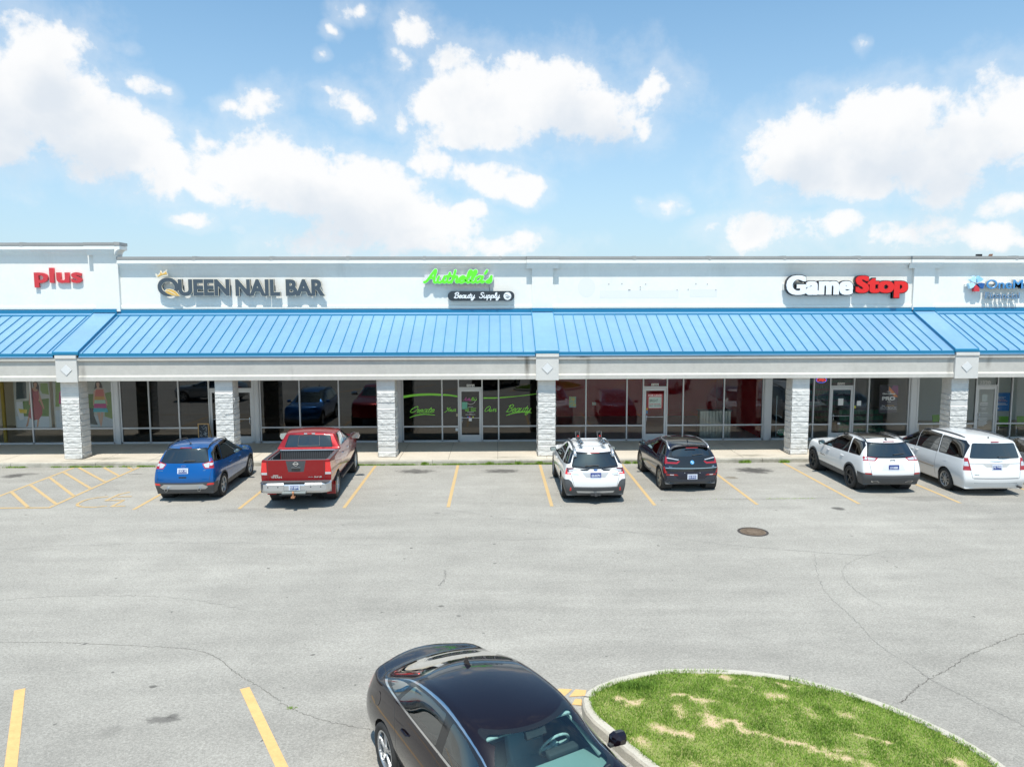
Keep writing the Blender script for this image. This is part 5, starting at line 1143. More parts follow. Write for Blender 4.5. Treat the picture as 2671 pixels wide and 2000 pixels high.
px_poly('print', [(268, 800), (812, 800), (826, 985), (290, 985)], pm['path'], Yp-.002, e); px_poly('print', [(380, 550), (812, 500), (812, 800), (400, 800)], pm['hedge'], Yp-.003, e); px_poly('print', [(268, 215), (430, 215), (440, 500), (268, 520)], pm['dark'], Yp-.0025, e)
px_poly('print', [(670, 250), (790, 250), (812, 440), (700, 420), (670, 360)], pm['leaf'], Yp-.0035, e); px_poly('print', [(270, 560), (370, 560), (400, 850), (330, 870), (275, 700)], pm['white'], Yp-.0038, e); px_poly('print', [(305, 670), (450, 690), (440, 750), (330, 745)], pm['bag'], Yp-.0042, e)
px_poly('hair', [(545, 240), (580, 222), (620, 232), (648, 300), (650, 400), (600, 420), (560, 340)], pm['hair'], Yp-.005, e); px_poly('print_figure', [(558, 250), (585, 238), (610, 250), (612, 300), (590, 335), (640, 370), (690, 520), (740, 670), (720, 680), (660, 540), (520, 540), (498, 620), (480, 600), (490, 350), (540, 330), (565, 310)], pm['skin'], Yp-.0055, e)
px_poly('print_dress', [(530, 340), (560, 380), (600, 390), (640, 360), (648, 480), (640, 540), (700, 650), (705, 760), (650, 850), (540, 870), (465, 790), (510, 620), (540, 500)], pm['floral'], Yp-.006, e); px_poly('print_figure', [(470, 790), (500, 800), (468, 960), (430, 975), (450, 900)], pm['skin'], Yp-.005, e); px_poly('print_figure', [(620, 850), (655, 850), (635, 975), (612, 975)], pm['skin'], Yp-.005, e)
e = poster('garden poster with a berry-red top, half hidden by the column', 920, 1150, 215, 985)
px_poly('print', [(920, 700), (1150, 700), (1150, 985), (945, 985)], pm['path'], Yp-.002, e); px_poly('print', [(920, 215), (1150, 215), (1150, 640), (920, 640)], pm['leaf'], Yp-.003, e); px_poly('print_dress', [(985, 400), (1010, 370), (1100, 370), (1100, 600), (975, 590)], pm['berry'], Yp-.005, e); px_poly('print', [(990, 600), (1100, 600), (1100, 900), (1000, 900)], pm['white'], Yp-.005, e)
e = poster('garden poster of a woman in a striped coral to teal dress', 1440, 1885, 208, 978)
px_poly('print', [(1440, 760), (1885, 840), (1895, 978), (1440, 978)], pm['path'], Yp-.002, e); px_poly('print', [(1730, 420), (1885, 380), (1885, 850), (1740, 800)], pm['leaf'], Yp-.003, e); px_poly('print', [(1450, 430), (1560, 430), (1560, 760), (1450, 700)], pm['hedge'], Yp-.003, e); px_poly('print', [(1485, 660), (1555, 670), (1560, 780), (1625, 940), (1500, 930)], pm['dark'], Yp-.0035, e)
px_poly('hair', [(1580, 250), (1600, 215), (1650, 212), (1680, 250), (1705, 330), (1660, 330), (1620, 320), (1565, 355)], pm['hair'], Yp-.005, e); px_poly('print_figure', [(1600, 240), (1640, 235), (1655, 270), (1645, 320), (1720, 345), (1780, 560), (1790, 620), (1770, 610), (1700, 420), (1590, 420), (1560, 620), (1545, 620), (1555, 380), (1615, 330), (1602, 290)], pm['skin2'], Yp-.0055, e)
for k, (a_, b_, c_, d_, y0, y1, m_) in enumerate(((1590, 1715, 1572, 1732, 355, 470, 'coral'), (1572, 1732, 1572, 1745, 468, 530, 'orange'), (1572, 1745, 1565, 1758, 528, 592, 'mint'), (1565, 1758, 1555, 1778, 590, 665, 'berry'), (1555, 1778, 1550, 1798, 663, 730, 'teal'))): px_poly('print_dress', [(a_, y0), (b_, y0), (d_, y1), (c_, y1)], pm[m_], Yp-.006-.0003*k, e)
px_poly('print_figure', [(1615, 728), (1660, 728), (1690, 960), (1672, 965), (1640, 850)], pm['skin2'], Yp-.005, e); px_poly('print_figure', [(1675, 728), (1722, 728), (1705, 860), (1692, 960), (1680, 900)], pm['skin2'], Yp-.0052, e)
mb = MB(); p = F(*q7(55, 600), YG+.4); mb.cyl((p.x, YG+.4, 1.7), .07, 3.1, 'z', 16); o = mb.build('yellow_pole', mat('yellow_paint', (.62, .42, .06), .6)); tag(o, 'yellow pole behind the glass of the clothes shop', 'pole')
pw = MB(); a = F(*q7(40, 600), YG+.9).x; b = F(*q7(290, 600), YG+.9).x; pw.box(a, b, YG+.9, YG+.95, .2, 3.2); c = F(*q7(805, 600), YG+.9).x; d_ = F(*q7(935, 600), YG+.9).x; pw.box(c, d_, YG+.9, YG+.95, .2, 3.2); pw.build('tan_screen', mat('tan_screen', (.40, .31, .22), .7), B)
# nail bar: chandelier sparks, chalkboard
for x_, y_, lab in ((730, 183, 'tiny lit pendant lamp glinting high in the nail bar window'), (2085, 188, 'cluster of small lit pendant lamps above the nail bar door')):
    p = F(*q8(x_, y_), YG+1.2); e = empty('pendant_lamp', p); tag(e, lab, 'lamp'); mb = MB()
    for k in range(2 if x_ < 1000 else 5): mb.cyl((k*.09-.1, 0, .01*(k % 2)), .022, .03)
    o = mb.build('bulb_cluster', mat('warm_bulb', (.8, .4, .1), .5, emit=((1.0, .42, .1), 3.0)), e); mb = MB(); mb.tube([(0, 0, .02), (0, 0, .3)], .008, 6); mb.build('stem', M['plastic'], e)
Yk = 29.95; a = F(*q8(1256, 840), Yk); b = F(*q8(1424, 840), Yk); w = (b.x-a.x)/2; cbd = empty('chalkboard', ((a.x+b.x)/2, Yk, .15)); tag(cbd, 'wood framed chalkboard easel standing on the walk by the nail bar door', 'chalkboard'); H_ = a.z-.15
mb = MB(); t = .035
for x0, x1, z0, z1 in ((-w, -w+t, 0, H_), (w-t, w, 0, H_), (-w+t, w-t, H_-t*1.2, H_), (-w+t, w-t, .18, .22)): mb.box(x0, x1, -.012, .012, z0, z1)
mb.prism([(.03, H_-.03), (.05, H_-.03), (.40, 0), (.37, 0)], 'x', -w, -w+t); mb.prism([(.03, H_-.03), (.05, H_-.03), (.40, 0), (.37, 0)], 'x', w-t, w)
mb.build('frame', mat('pine_wood', (.55, .33, .13), .6, var=.2, vscale=12), cbd); mb = MB(); mb.box(-w+t, w-t, -.004, .004, .22, H_-t*1.2); bd = mb.build('board', mat('slate_board', (.03, .035, .045), .7), cbd)
mb = MB(); rc = random.Random(2)
for k in range(16):
    x, z = rc.uniform(-w*.35, w*.55), rc.uniform(H_*.45, H_*.88); pts = [(x, z)]
    for _ in range(4): pts.append((pts[-1][0]+rc.uniform(-.05, .06), pts[-1][1]+rc.uniform(-.05, .05)))
    ribbon(mb, [(max(-w+.05, min(w-.05, a_)), max(.26, min(H_-.07, b_))) for a_, b_ in pts], .004, -.006-.0003*k, .0015)
link('chalk_drawing', mb.mesh('chalk_drawing'), mat('chalk', (.6, .65, .68), .9), bd)
# ================================================================= CARS
from mathutils.bvhtree import BVHTree
def lerp(a, b, t): return a+(b-a)*t
class Car:
    """local axes: x forward from the rear axle, y left, z up. The shell is one smooth surface; panels are cut out of it."""
    def __init__(s, name, label, cat, loc, rz, paint, group=None):
        s.root = empty(name, loc, rz); tag(s.root, label, cat, group)
        s.paint = paint; s.parts = [['body', paint, None]]; s.kids = {}
    def cage(s, nodes, vox, creases, lv=3, fj=None):
        """nodes[(i,j,k)] -> Vector, vox: set of (i,j,k) cells; the hull of the cells becomes the cage"""
        idx = {}; vs = []; fs = []
        def V(n):
            if n not in idx: idx[n] = len(vs); vs.append(nodes[n])
            return idx[n]
        for (i, j, k) in vox:
            for d, q in (((-1, 0, 0), [(0, 0, 0), (0, 0, 1), (0, 1, 1), (0, 1, 0)]), ((1, 0, 0), [(1, 0, 0), (1, 1, 0), (1, 1, 1), (1, 0, 1)]),
                         ((0, -1, 0), [(0, 0, 0), (1, 0, 0), (1, 0, 1), (0, 0, 1)]), ((0, 1, 0), [(0, 1, 0), (0, 1, 1), (1, 1, 1), (1, 1, 0)]),
                         ((0, 0, -1), [(0, 0, 0), (0, 1, 0), (1, 1, 0), (1, 0, 0)]), ((0, 0, 1), [(0, 0, 1), (1, 0, 1), (1, 1, 1), (0, 1, 1)])):
                if (i+d[0], j+d[1], k+d[2]) in vox: continue
                fs.append(tuple(V((i+a, j+b, k+c)) for a, b, c in q))
        me = bpy.data.meshes.new('shell'); me.from_pydata(vs, [], fs); me.update()
        inv = {v: n for n, v in idx.items()}
        at = me.attributes.new('crease_edge', 'FLOAT', 'EDGE')
        at.data.foreach_set('value', [creases(inv[e.vertices[0]], inv[e.vertices[1]]) for e in me.edges])
        o = bpy.data.objects.new('shell', me); m = o.modifiers.new('s', 'SUBSURF'); m.levels = lv; m.render_levels = lv
        me2 = evaluated_mesh(o); bpy.data.objects.remove(o)
        s.bm = bmesh.new(); s.bm.from_mesh(me2); bmesh.ops.recalc_face_normals(s.bm, faces=s.bm.faces)
        for f in s.bm.faces: f.material_index = 0
        s.bm.normal_update(); s.tree = BVHTree.FromBMesh(s.bm)
    def part(s, name, m, parent=0):
        s.parts.append([name, m, parent]); return len(s.parts)-1
    AX = {'side': (lambda c: (c.x, c.z)), 'rear': (lambda c: (c.y, c.z)), 'top': (lambda c: (c.x, c.y))}
    def cut(s, view, poly, pid, sign=1, only=None, nmin=.12, delete=False, lim=None):
        bm = s.bm; pr = s.AX[view]
        def nrm(f): return f.normal.y*sign if view == 'side' else (f.normal.x*sign if view == 'rear' else f.normal.z*sign)
        a = sum(poly[i-1][0]*poly[i][1]-poly[i][0]*poly[i-1][1] for i in range(len(poly)))
        if a < 0: poly = poly[::-1]
        xs = [p[0] for p in poly]; zs = [p[1] for p in poly]; bx = (min(xs)-.02, max(xs)+.02, min(zs)-.02, max(zs)+.02)
        fs = []
        ia, ib = {'side': (0, 2), 'rear': (1, 2), 'top': (0, 1)}[view]; ax = {'side': 1, 'rear': 0, 'top': 2}[view]; m_ = .16
        a0, a1, b0, b1 = bx[0]-m_, bx[1]+m_, bx[2]-m_, bx[3]+m_
        for f in bm.faces:
            v = f.verts[0].co
            if not (a0 < v[ia] < a1 and b0 < v[ib] < b1): continue
            if f.normal[ax]*sign < nmin or (only is not None and f.material_index not in only): continue
            q = [(w.co[ia], w.co[ib]) for w in f.verts]
            if max(p[0] for p in q) < bx[0] or min(p[0] for p in q) > bx[1] or max(p[1] for p in q) < bx[2] or min(p[1] for p in q) > bx[3]: continue
            if lim and not lim(f.calc_center_median()): continue
            fs.append(f)
        n = len(poly)
        for i in range(n):
            (x0, z0), (x1, z1) = poly[i], poly[(i+1) % n]; dx, dz = x1-x0, z1-z0
            if abs(dx)+abs(dz) < 1e-6: continue
            no = (-dz, dx)       # points inside (ccw)
            co = Vector((x0, 0, z0)) if view == 'side' else Vector((0, x0, z0)) if view == 'rear' else Vector((x0, z0, 0))
            nv = Vector((no[0], 0, no[1])) if view == 'side' else Vector((0, no[0], no[1])) if view == 'rear' else Vector((no[0], no[1], 0))
            es = list({e for f in fs for e in f.edges}); vs = list({v for f in fs for v in f.verts})
            r = bmesh.ops.bisect_plane(bm, geom=fs+es+vs, plane_co=co, plane_no=nv.normalized(), dist=1e-5)
            cand = [g for g in r['geom'] if isinstance(g, bmesh.types.BMFace)]
            fs = [f for f in cand if f.is_valid and (f.calc_center_median()-co).dot(nv) > 0]
        if delete: bmesh.ops.delete(bm, geom=fs, context='FACES')
        else:
            for f in fs: f.material_index = pid
        return len(fs)
    def band(s, pid, x0=-9, x1=9, z0=-9, z1=9, only=None, y0=-9, y1=9):
        bm = s.bm
        for co, no, use in (((x0, 0, 0), (1, 0, 0), x0 > -9), ((x1, 0, 0), (1, 0, 0), x1 < 9), ((0, 0, z0), (0, 0, 1), z0 > -9), ((0, 0, z1), (0, 0, 1), z1 < 9), ((0, y0, 0), (0, 1, 0), y0 > -9), ((0, y1, 0), (0, 1, 0), y1 < 9)):
            if use: bmesh.ops.bisect_plane(bm, geom=bm.faces[:]+bm.edges[:]+bm.verts[:], plane_co=co, plane_no=no, dist=1e-5)
        for f in bm.faces:
            c = f.calc_center_median()
            if x0 <= c.x <= x1 and z0 <= c.z <= z1 and y0 <= c.y <= y1 and (only is None or f.material_index in only): f.material_index = pid
    def seam(s, view, pts, w=.007, sign=1, pid=None, only=None, lim=None):
        for a, b in zip(pts[:-1], pts[1:]):
            d = Vector((b[0]-a[0], b[1]-a[1])).normalized(); n = Vector((-d.y, d.x))*w/2; e = d*w*.3
            s.cut(view, [(a[0]+n.x-e.x, a[1]+n.y-e.y), (a[0]-n.x-e.x, a[1]-n.y-e.y), (b[0]-n.x+e.x, b[1]-n.y+e.y), (b[0]+n.x+e.x, b[1]+n.y+e.y)], pid if pid is not None else s.gap, sign, only=only, lim=lim)
    def both(s, f):
        for sg in (1, -1): f(sg)
    def hit(s, view, a, b, sign=1):
        if view == 'rear': o, d = Vector((-6*1.0 if sign < 0 else 8, a, b)), Vector((1 if sign < 0 else -1, 0, 0))
        elif view == 'side': o, d = Vector((a, 4*sign, b)), Vector((0, -sign, 0))
        else: o, d = Vector((a, b, 5)), Vector((0, 0, -1))
        p, n, i, t = s.tree.ray_cast(o, d)
        return (p, n) if p else (o+d*4, -d)
    def finish(s):
        bm = s.bm; bm.normal_update(); vn = {}
        base = s.tree
        objs = {}
        for pid, (name, m, parent) in enumerate(s.parts):
            fs = [f for f in bm.faces if f.material_index == pid]
            if not fs: continue
            if name == '__gap': continue
        order = list(range(len(s.parts)))
        gap = getattr(s, 'gap', None)
        def build(pid, extra=None):
            name, m, parent = s.parts[pid]; fs = [f for f in bm.faces if f.material_index == pid or (extra is not None and f.material_index == extra)]
            if not fs: return None
            vi = {}; vs = []; nr = []; pf = []; mi = []
            for f in fs:
                q = []
                for v in f.verts:
                    if v.index not in vi: vi[v.index] = len(vs); vs.append(v.co.copy()); nr.append(v.normal.copy())
                    q.append(vi[v.index])
                pf.append(q); mi.append(1 if (extra is not None and f.material_index == extra) else 0)
            me = bpy.data.meshes.new(name); me.from_pydata(vs, [], pf); me.update()
            me.materials.append(m); 
            if extra is not None: me.materials.append(s.parts[extra][1])
            me.polygons.foreach_set('material_index', mi); me.polygons.foreach_set('use_smooth', [True]*len(pf))
            me.normals_split_custom_set_from_vertices(nr)
            return me
        bm.verts.index_update()
        for pid in order:
            if pid == gap: continue
            me = build(pid, gap if pid == 0 else None)
            if me is None: continue
            o = bpy.data.objects.new(s.parts[pid][0], me); COL.objects.link(o)
            par = s.parts[pid][2]
            o.parent = objs[par] if (par and par in objs) else s.root
            objs[pid] = o
        s.objs = objs; bm.free()
        for f in s.kids.get('later', []): f()
    def add(s, mb, name, m, parent=None, smooth=False):
        return link(name, mb.mesh(name), m, parent or s.root, smooth)
    # ---- stick flat shapes on the shell
    def frame(s, view, a, b, sign=1):
        p, n = s.hit(view, a, b, sign); u = Vector((0, 0, 1)) if view != 'top' else Vector((1, 0, 0))
        n = n.normalized(); up_ = (u-n*u.dot(n)).normalized(); rt = up_.cross(n); return p, rt, up_, n
    def stick(s, name, view, a, b, pts, m, th=.006, off=0.0, sign=1, parent=None, tilt=None):
        p, rt, up_, n = s.frame(view, a, b, sign)
        if tilt is not None and view == 'rear': n = Vector((-math.cos(tilt)*(-sign), 0, math.sin(tilt))); up_ = Vector((math.sin(tilt)*(-sign) if False else math.sin(tilt), 0, math.cos(tilt))); n = Vector((sign*math.cos(tilt), 0, math.sin(tilt))); up_ = Vector((-sign*math.sin(tilt), 0, math.cos(tilt))); rt = up_.cross(n)
        k = len(pts); vs = [p+rt*x+up_*y+n*(off) for x, y in pts]+[p+rt*x+up_*y+n*(off+th) for x, y in pts]
        mb = MB().add(vs, [tuple(range(k))[::-1], tuple(range(k, 2*k))]+[(i, (i+1) % k, k+(i+1) % k, k+i) for i in range(k)])
        return s.add(mb, name, m, parent)
    def word(s, txt_, view, a, b, w, h, m, off=.004, sign=1, fo=.02, name='badge', parent=None, tilt=None, shear=0):
        p, rt, up_, n = s.frame(view, a, b, sign)
        if tilt is not None: n = Vector((sign*math.cos(tilt), 0, math.sin(tilt))); up_ = Vector((-sign*math.sin(tilt), 0, math.cos(tilt))); rt = up_.cross(n)
        me = text_mesh(txt_, .5, fo, shear); bb = bounds(me)
        for v in me.vertices:
            x = (v.co.x-bb[0])/(bb[1]-bb[0])-.5; y = (v.co.y-bb[2])/(bb[3]-bb[2])-.5; z = v.co.z+.5
            v.co = p+rt*(x*w)+up_*(y*h)+n*(off+z*.003)
        return link(name, me, m, parent or s.root)
    # ---- wheels
    def wheel(s, x, y, side, R_, wid=.225, rim=.68, spokes=5, style='five', rm=None, steer=0):
        rm = rm or M['alloy']; w = MB(); n = 36; rr = R_*rim
        prof = [(rr, -wid*.42), (R_*.86, -wid*.5), (R_*.965, -wid*.46), (R_, -wid*.34), (R_, wid*.34), (R_*.965, wid*.46), (R_*.86, wid*.5), (rr+.006, wid*.44), (rr-.004, wid*.40)]
        vs = []; 
        for i in range(n):
            a = 2*math.pi*i/n; vs += [(r*math.cos(a), yy, r*math.sin(a)) for r, yy in prof]
        k = len(prof); w.add(vs, [(i*k+j, i*k+j+1, ((i+1) % n)*k+j+1, ((i+1) % n)*k+j) for i in range(n) for j in range(k-1)])
        h = link('wheel', w.mesh('wheel'), M['rubber'], s.root, True); h.location = (x, y, R_); h.rotation_euler = (0, 0, (0 if side > 0 else math.pi)+steer)
        g = MB(); pf = [(rr+.004, wid*.43), (rr-.012, wid*.44), (rr-.022, wid*.40), (rr-.03, wid*.1), (rr-.03, -wid*.4)]; vs = []
        for i in range(n):
            a = 2*math.pi*i/n; vs += [(r*math.cos(a), yy, r*math.sin(a)) for r, yy in pf]
        k = len(pf); g.add(vs, [(i*k+j, i*k+j+1, ((i+1) % n)*k+j+1, ((i+1) % n)*k+j) for i in range(n) for j in range(k-1)])
        def spoke(a0, w0, w1, tw=0.0, yi=.40, yo=.36):
            r0, r1 = R_*.10, rr-.012; segs = 4; ring_ = []
            for q in range(segs+1):
                t = q/segs; r = lerp(r0, r1, t); a = a0+tw*t; ww = lerp(w0, w1, t); yy = lerp(wid*yi, wid*yo, t*t); c, s_ = math.cos(a), math.sin(a)
                for dx, dy in ((-ww, -.018), (-ww*.7, .0), (ww*.7, .0), (ww, -.018)): ring_.append((r*c-dx*s_, yy+dy, r*s_+dx*c))
            fs = [(q*4+j, q*4+(j+1) % 4, q*4+4+(j+1) % 4, q*4+4+j) for q in range(segs) for j in range(4)]; g.add(ring_, fs)
        for q in range(spokes):
            a = 2*math.pi*q/spokes+.3
            if style == 'five': spoke(a, .035, .030)
            elif style == 'twin': spoke(a-.02, .014, .013, -.13); spoke(a+.02, .014, .013, .13)
            elif style == 'blade': spoke(a, .03, .075, .35)
            else: spoke(a, .016, .018)
        c_ = [(R_*.13*math.cos(2*math.pi*i/16), wid*.41, R_*.13*math.sin(2*math.pi*i/16)) for i in range(16)]; g.add(c_+[(x_, y_-.05, z_) for x_, y_, z_ in c_], [tuple(range(16))]+[(i, (i+1) % 16, 16+(i+1) % 16, 16+i) for i in range(16)])
        link('rim', g.mesh('rim'), rm, h)
        b = MB(); b.add([((rr-.02)*math.cos(2*math.pi*i/24), wid*.05, (rr-.02)*math.sin(2*math.pi*i/24)) for i in range(24)], [tuple(range(24))]); link('brake_disc', b.mesh('brake_disc'), mat('brake_steel', (.09, .09, .09), .5, .5) if 'brake_steel' not in bpy.data.materials else bpy.data.materials['brake_steel'], h)
    def arches(s, xs, R_, ra, trim=None, tw=.05, hw=.9, zc=None):
        for x in xs:
            for sg in (1, -1):
                n = 22; zc_ = zc or R_
                def circ(r): return [(x+r*math.cos(2*math.pi*(i+.5)/n), zc_+r*math.sin(2*math.pi*(i+.5)/n)) for i in range(n)]
                if trim is not None: s.cut('side', circ(ra+tw), trim, sg, nmin=.05)
                s.cut('side', circ(ra), 0, sg, delete=True, nmin=-.2, lim=lambda c: abs(c.y) > .45)
                well = MB(); m_ = 20; vs = []
                for i in range(m_): 
                    a = 2*math.pi*i/m_; vs += [(x+(ra+.01)*math.cos(a), sg*(hw-.03), zc_+(ra+.01)*math.sin(a)), (x+(ra+.01)*math.cos(a), sg*(hw-.36), zc_+(ra+.01)*math.sin(a))]
                well.add(vs, [(2*i, 2*i+1, (2*i+3) % (2*m_), (2*i+2) % (2*m_)) for i in range(m_)]+[tuple(2*i+1 for i in range(m_))])
                s.add(well, 'wheel_well', M['dark'])
    def mirror(s, x, y, z, sg, m, cap=None, size=1.0, chromeface=False):
        mb = MB(); w = .105*size; h = .075*size
        pts = [(-w, -h*.7), (-w*.9, h*.7), (-w*.3, h), (w*.8, h*.8), (w, 0), (w*.7, -h)]
        c = Vector((x, y+sg*.12*size, z)); vs = []
        for dx, sc2 in ((-.055, .95), (.0, 1.0), (.05, .8), (.085, .4)):
            for a, b in pts: vs.append((c.x+dx*size, c.y+sg*a*sc2, c.z+b*sc2))
        k = len(pts); fs = [tuple(range(k))]+[(i*k+j, i*k+(j+1) % k, (i+1)*k+(j+1) % k, (i+1)*k+j) for i in range(3) for j in range(k)]+[tuple(range(3*k, 4*k))[::-1]]
        mb.add(vs, fs); o = s.add(mb, 'mirror', m, smooth=False)
        g = MB(); g.add([(c.x-.058*size, c.y+sg*a*.82, c.z+b*.82) for a, b in pts], [tuple(range(k))]); link('mirror_glass', g.mesh('mirror_glass'), mat('mirror_glass', (.55, .65, .65), .03, 1) if 'mirror_glass' not in bpy.data.materials else bpy.data.materials['mirror_glass'], o)
        a = MB(); a.box(c.x-.02, c.x+.03, min(y-sg*.02, c.y), max(y-sg*.02, c.y), z-.05, z-.02); link('mirror_arm', a.mesh('mirror_arm'), M['plastic'], o)
    def handle(s, x, z, sg, m, parent=None, L_=.17):
        p, n = s.hit('side', x, z, sg); mb = MB(); mb.tube([(x-L_/2, p.y-sg*.005, z-.004), (x-L_*.35, p.y+sg*.022, z), (x+L_*.35, p.y+sg*.024, z+.004), (x+L_/2, p.y-sg*.005, z+.004)], [.010, .014, .014, .010], 6); s.add(mb, 'handle', m, parent)
    def interior(s, x0, x1, hw, zf, zb, seats, sm=None, wheelx=None, dash=True):
        mb = MB(); mb.box(x0, x1, -hw, hw, zf, zf+.02)
        for sg in (-1, 1): mb.box(x0, x1, sg*hw-.01, sg*hw+.01, zf, zb)
        mb.box(x0-.01, x0+.01, -hw, hw, zf, zb-.05)
        if dash: mb.prism([(x1-.35, zf), (x1-.42, zb-.08), (x1-.30, zb-.02), (x1+.15, zb-.02), (x1+.15, zf)], 'y', -hw, hw)
        it = s.add(mb, 'interior', M['cabin'] if sm is None else M['seat'])
        for x, y, wdt in seats:
            q = MB(); q.prism([(x-.05, zf+.12), (x+.45, zf+.14), (x+.48, zf+.28), (x+.02, zf+.26)], 'y', y-wdt, y+wdt)
            q.prism([(x-.02, zf+.2), (x+.10, zf+.22), (x-.08, zf+.80), (x-.18, zf+.78)], 'y', y-wdt*.95, y+wdt*.95)
            for yy in ([y] if wdt < .35 else [y-.38, y+.38]): q.prism([(x-.17, zf+.82), (x-.08, zf+.83), (x-.12, zf+.98), (x-.19, zf+.97)], 'y', yy-.12, yy+.12)
            o = link('seat', q.mesh('seat'), sm or M['seat'], it); bevel(o, .03, 3)
        if wheelx:
            q = MB(); c = Vector((wheelx, .38, zb-.02)); t = R(62); n = 24; pts = [(c.x+.18*math.cos(2*math.pi*i/n)*math.cos(t), c.y+.18*math.sin(2*math.pi*i/n), c.z+.18*math.cos(2*math.pi*i/n)*math.sin(t)) for i in range(n+1)]
            q.tube(pts, .016, 8); q.tube([(c.x, c.y-.17, c.z), (c.x, c.y+.17, c.z)], .022, 6); q.tube([(c.x, c.y, c.z), (c.x-.17*math.cos(t), c.y, c.z-.17*math.sin(t))], .022, 6); q.tube([(c.x, c.y, c.z), (c.x+.25, c.y, c.z-.1)], .03, 6); q.cyl((c.x, c.y, c.z), .055, .05, 'x', 12)
            link('steering_wheel', q.mesh('steering_wheel'), M['cabin'] if sm is None else M['seat_light'], it, True)
        return it
    def plate(s, y, z, txt_, blue=False, w=.31, h=.16, tilt=.12, out=.012):
        m0 = M['plate_blue'] if blue else M['plate']; o = s.stick('number_plate', 'rear', y, z, [(-w/2, -h/2), (w/2, -h/2), (w/2, h/2), (-w/2, h/2)], m0, .008, out, -1, tilt=tilt)
        if blue: s.stick('plate_edge', 'rear', y, z, [(-w/2, -h/2), (w/2, -h/2), (w/2, -h*.36), (-w/2, -h*.36)], M['plate'], .001, out+.009, -1, parent=o, tilt=tilt)
        else: s.stick('plate_band', 'rear', y, z, [(-w*.40, -h*.42), (w*.40, -h*.42), (w*.40, h*.28), (-w*.40, h*.28)], M['plate_blue'], .001, out+.008, -1, parent=o, tilt=tilt)
        s.word(txt_, 'rear', y, z, w*.80, h*.46, M['plate'], out+.011, -1, .03, 'plate_number', o, tilt=tilt); return o
    def wiper(s, y0, z0, y1, z1):
        a, n = s.hit('rear', y0, z0, -1); b, n2 = s.hit('rear', y1, z1, -1); mb = MB(); mb.tube([a+n*.03, (a+b)/2+n*.045, b+n2*.03], .012, 6); s.add(mb, 'wiper', M['plastic'])
    def fin(s, x, m, y=0, k=1.0):
        p, n = s.hit('top', x, y); mb = MB(); vs = [(x-.07*k, y-.02*k, p.z-.005), (x-.07*k, y+.02*k, p.z-.005), (x+.08*k, y, p.z-.005), (x-.055*k, y, p.z+.06*k), (x-.03*k, y, p.z+.055*k)]
        mb.add(vs, [(0, 1, 2), (0, 3, 1), (0, 2, 4, 3), (1, 3, 4, 2)]); s.add(mb, 'antenna', m)
    def rails(s, x0, x1, y, m, h=.035, r=.016, z_drop=0.0, foot=True):
        for sg in (1, -1):
            pts = []; n = 10
            for i in range(n+1):
                x = lerp(x0, x1, i/n); p, nn = s.hit('top', x, sg*y); e = min(1, min(i, n-i)/1.0); pts.append((x, sg*y, p.z+(h if e >= 1 else -.01)))
            mb = MB(); mb.tube(pts, r, 8); s.add(mb, 'roof_rail', m, smooth=True)

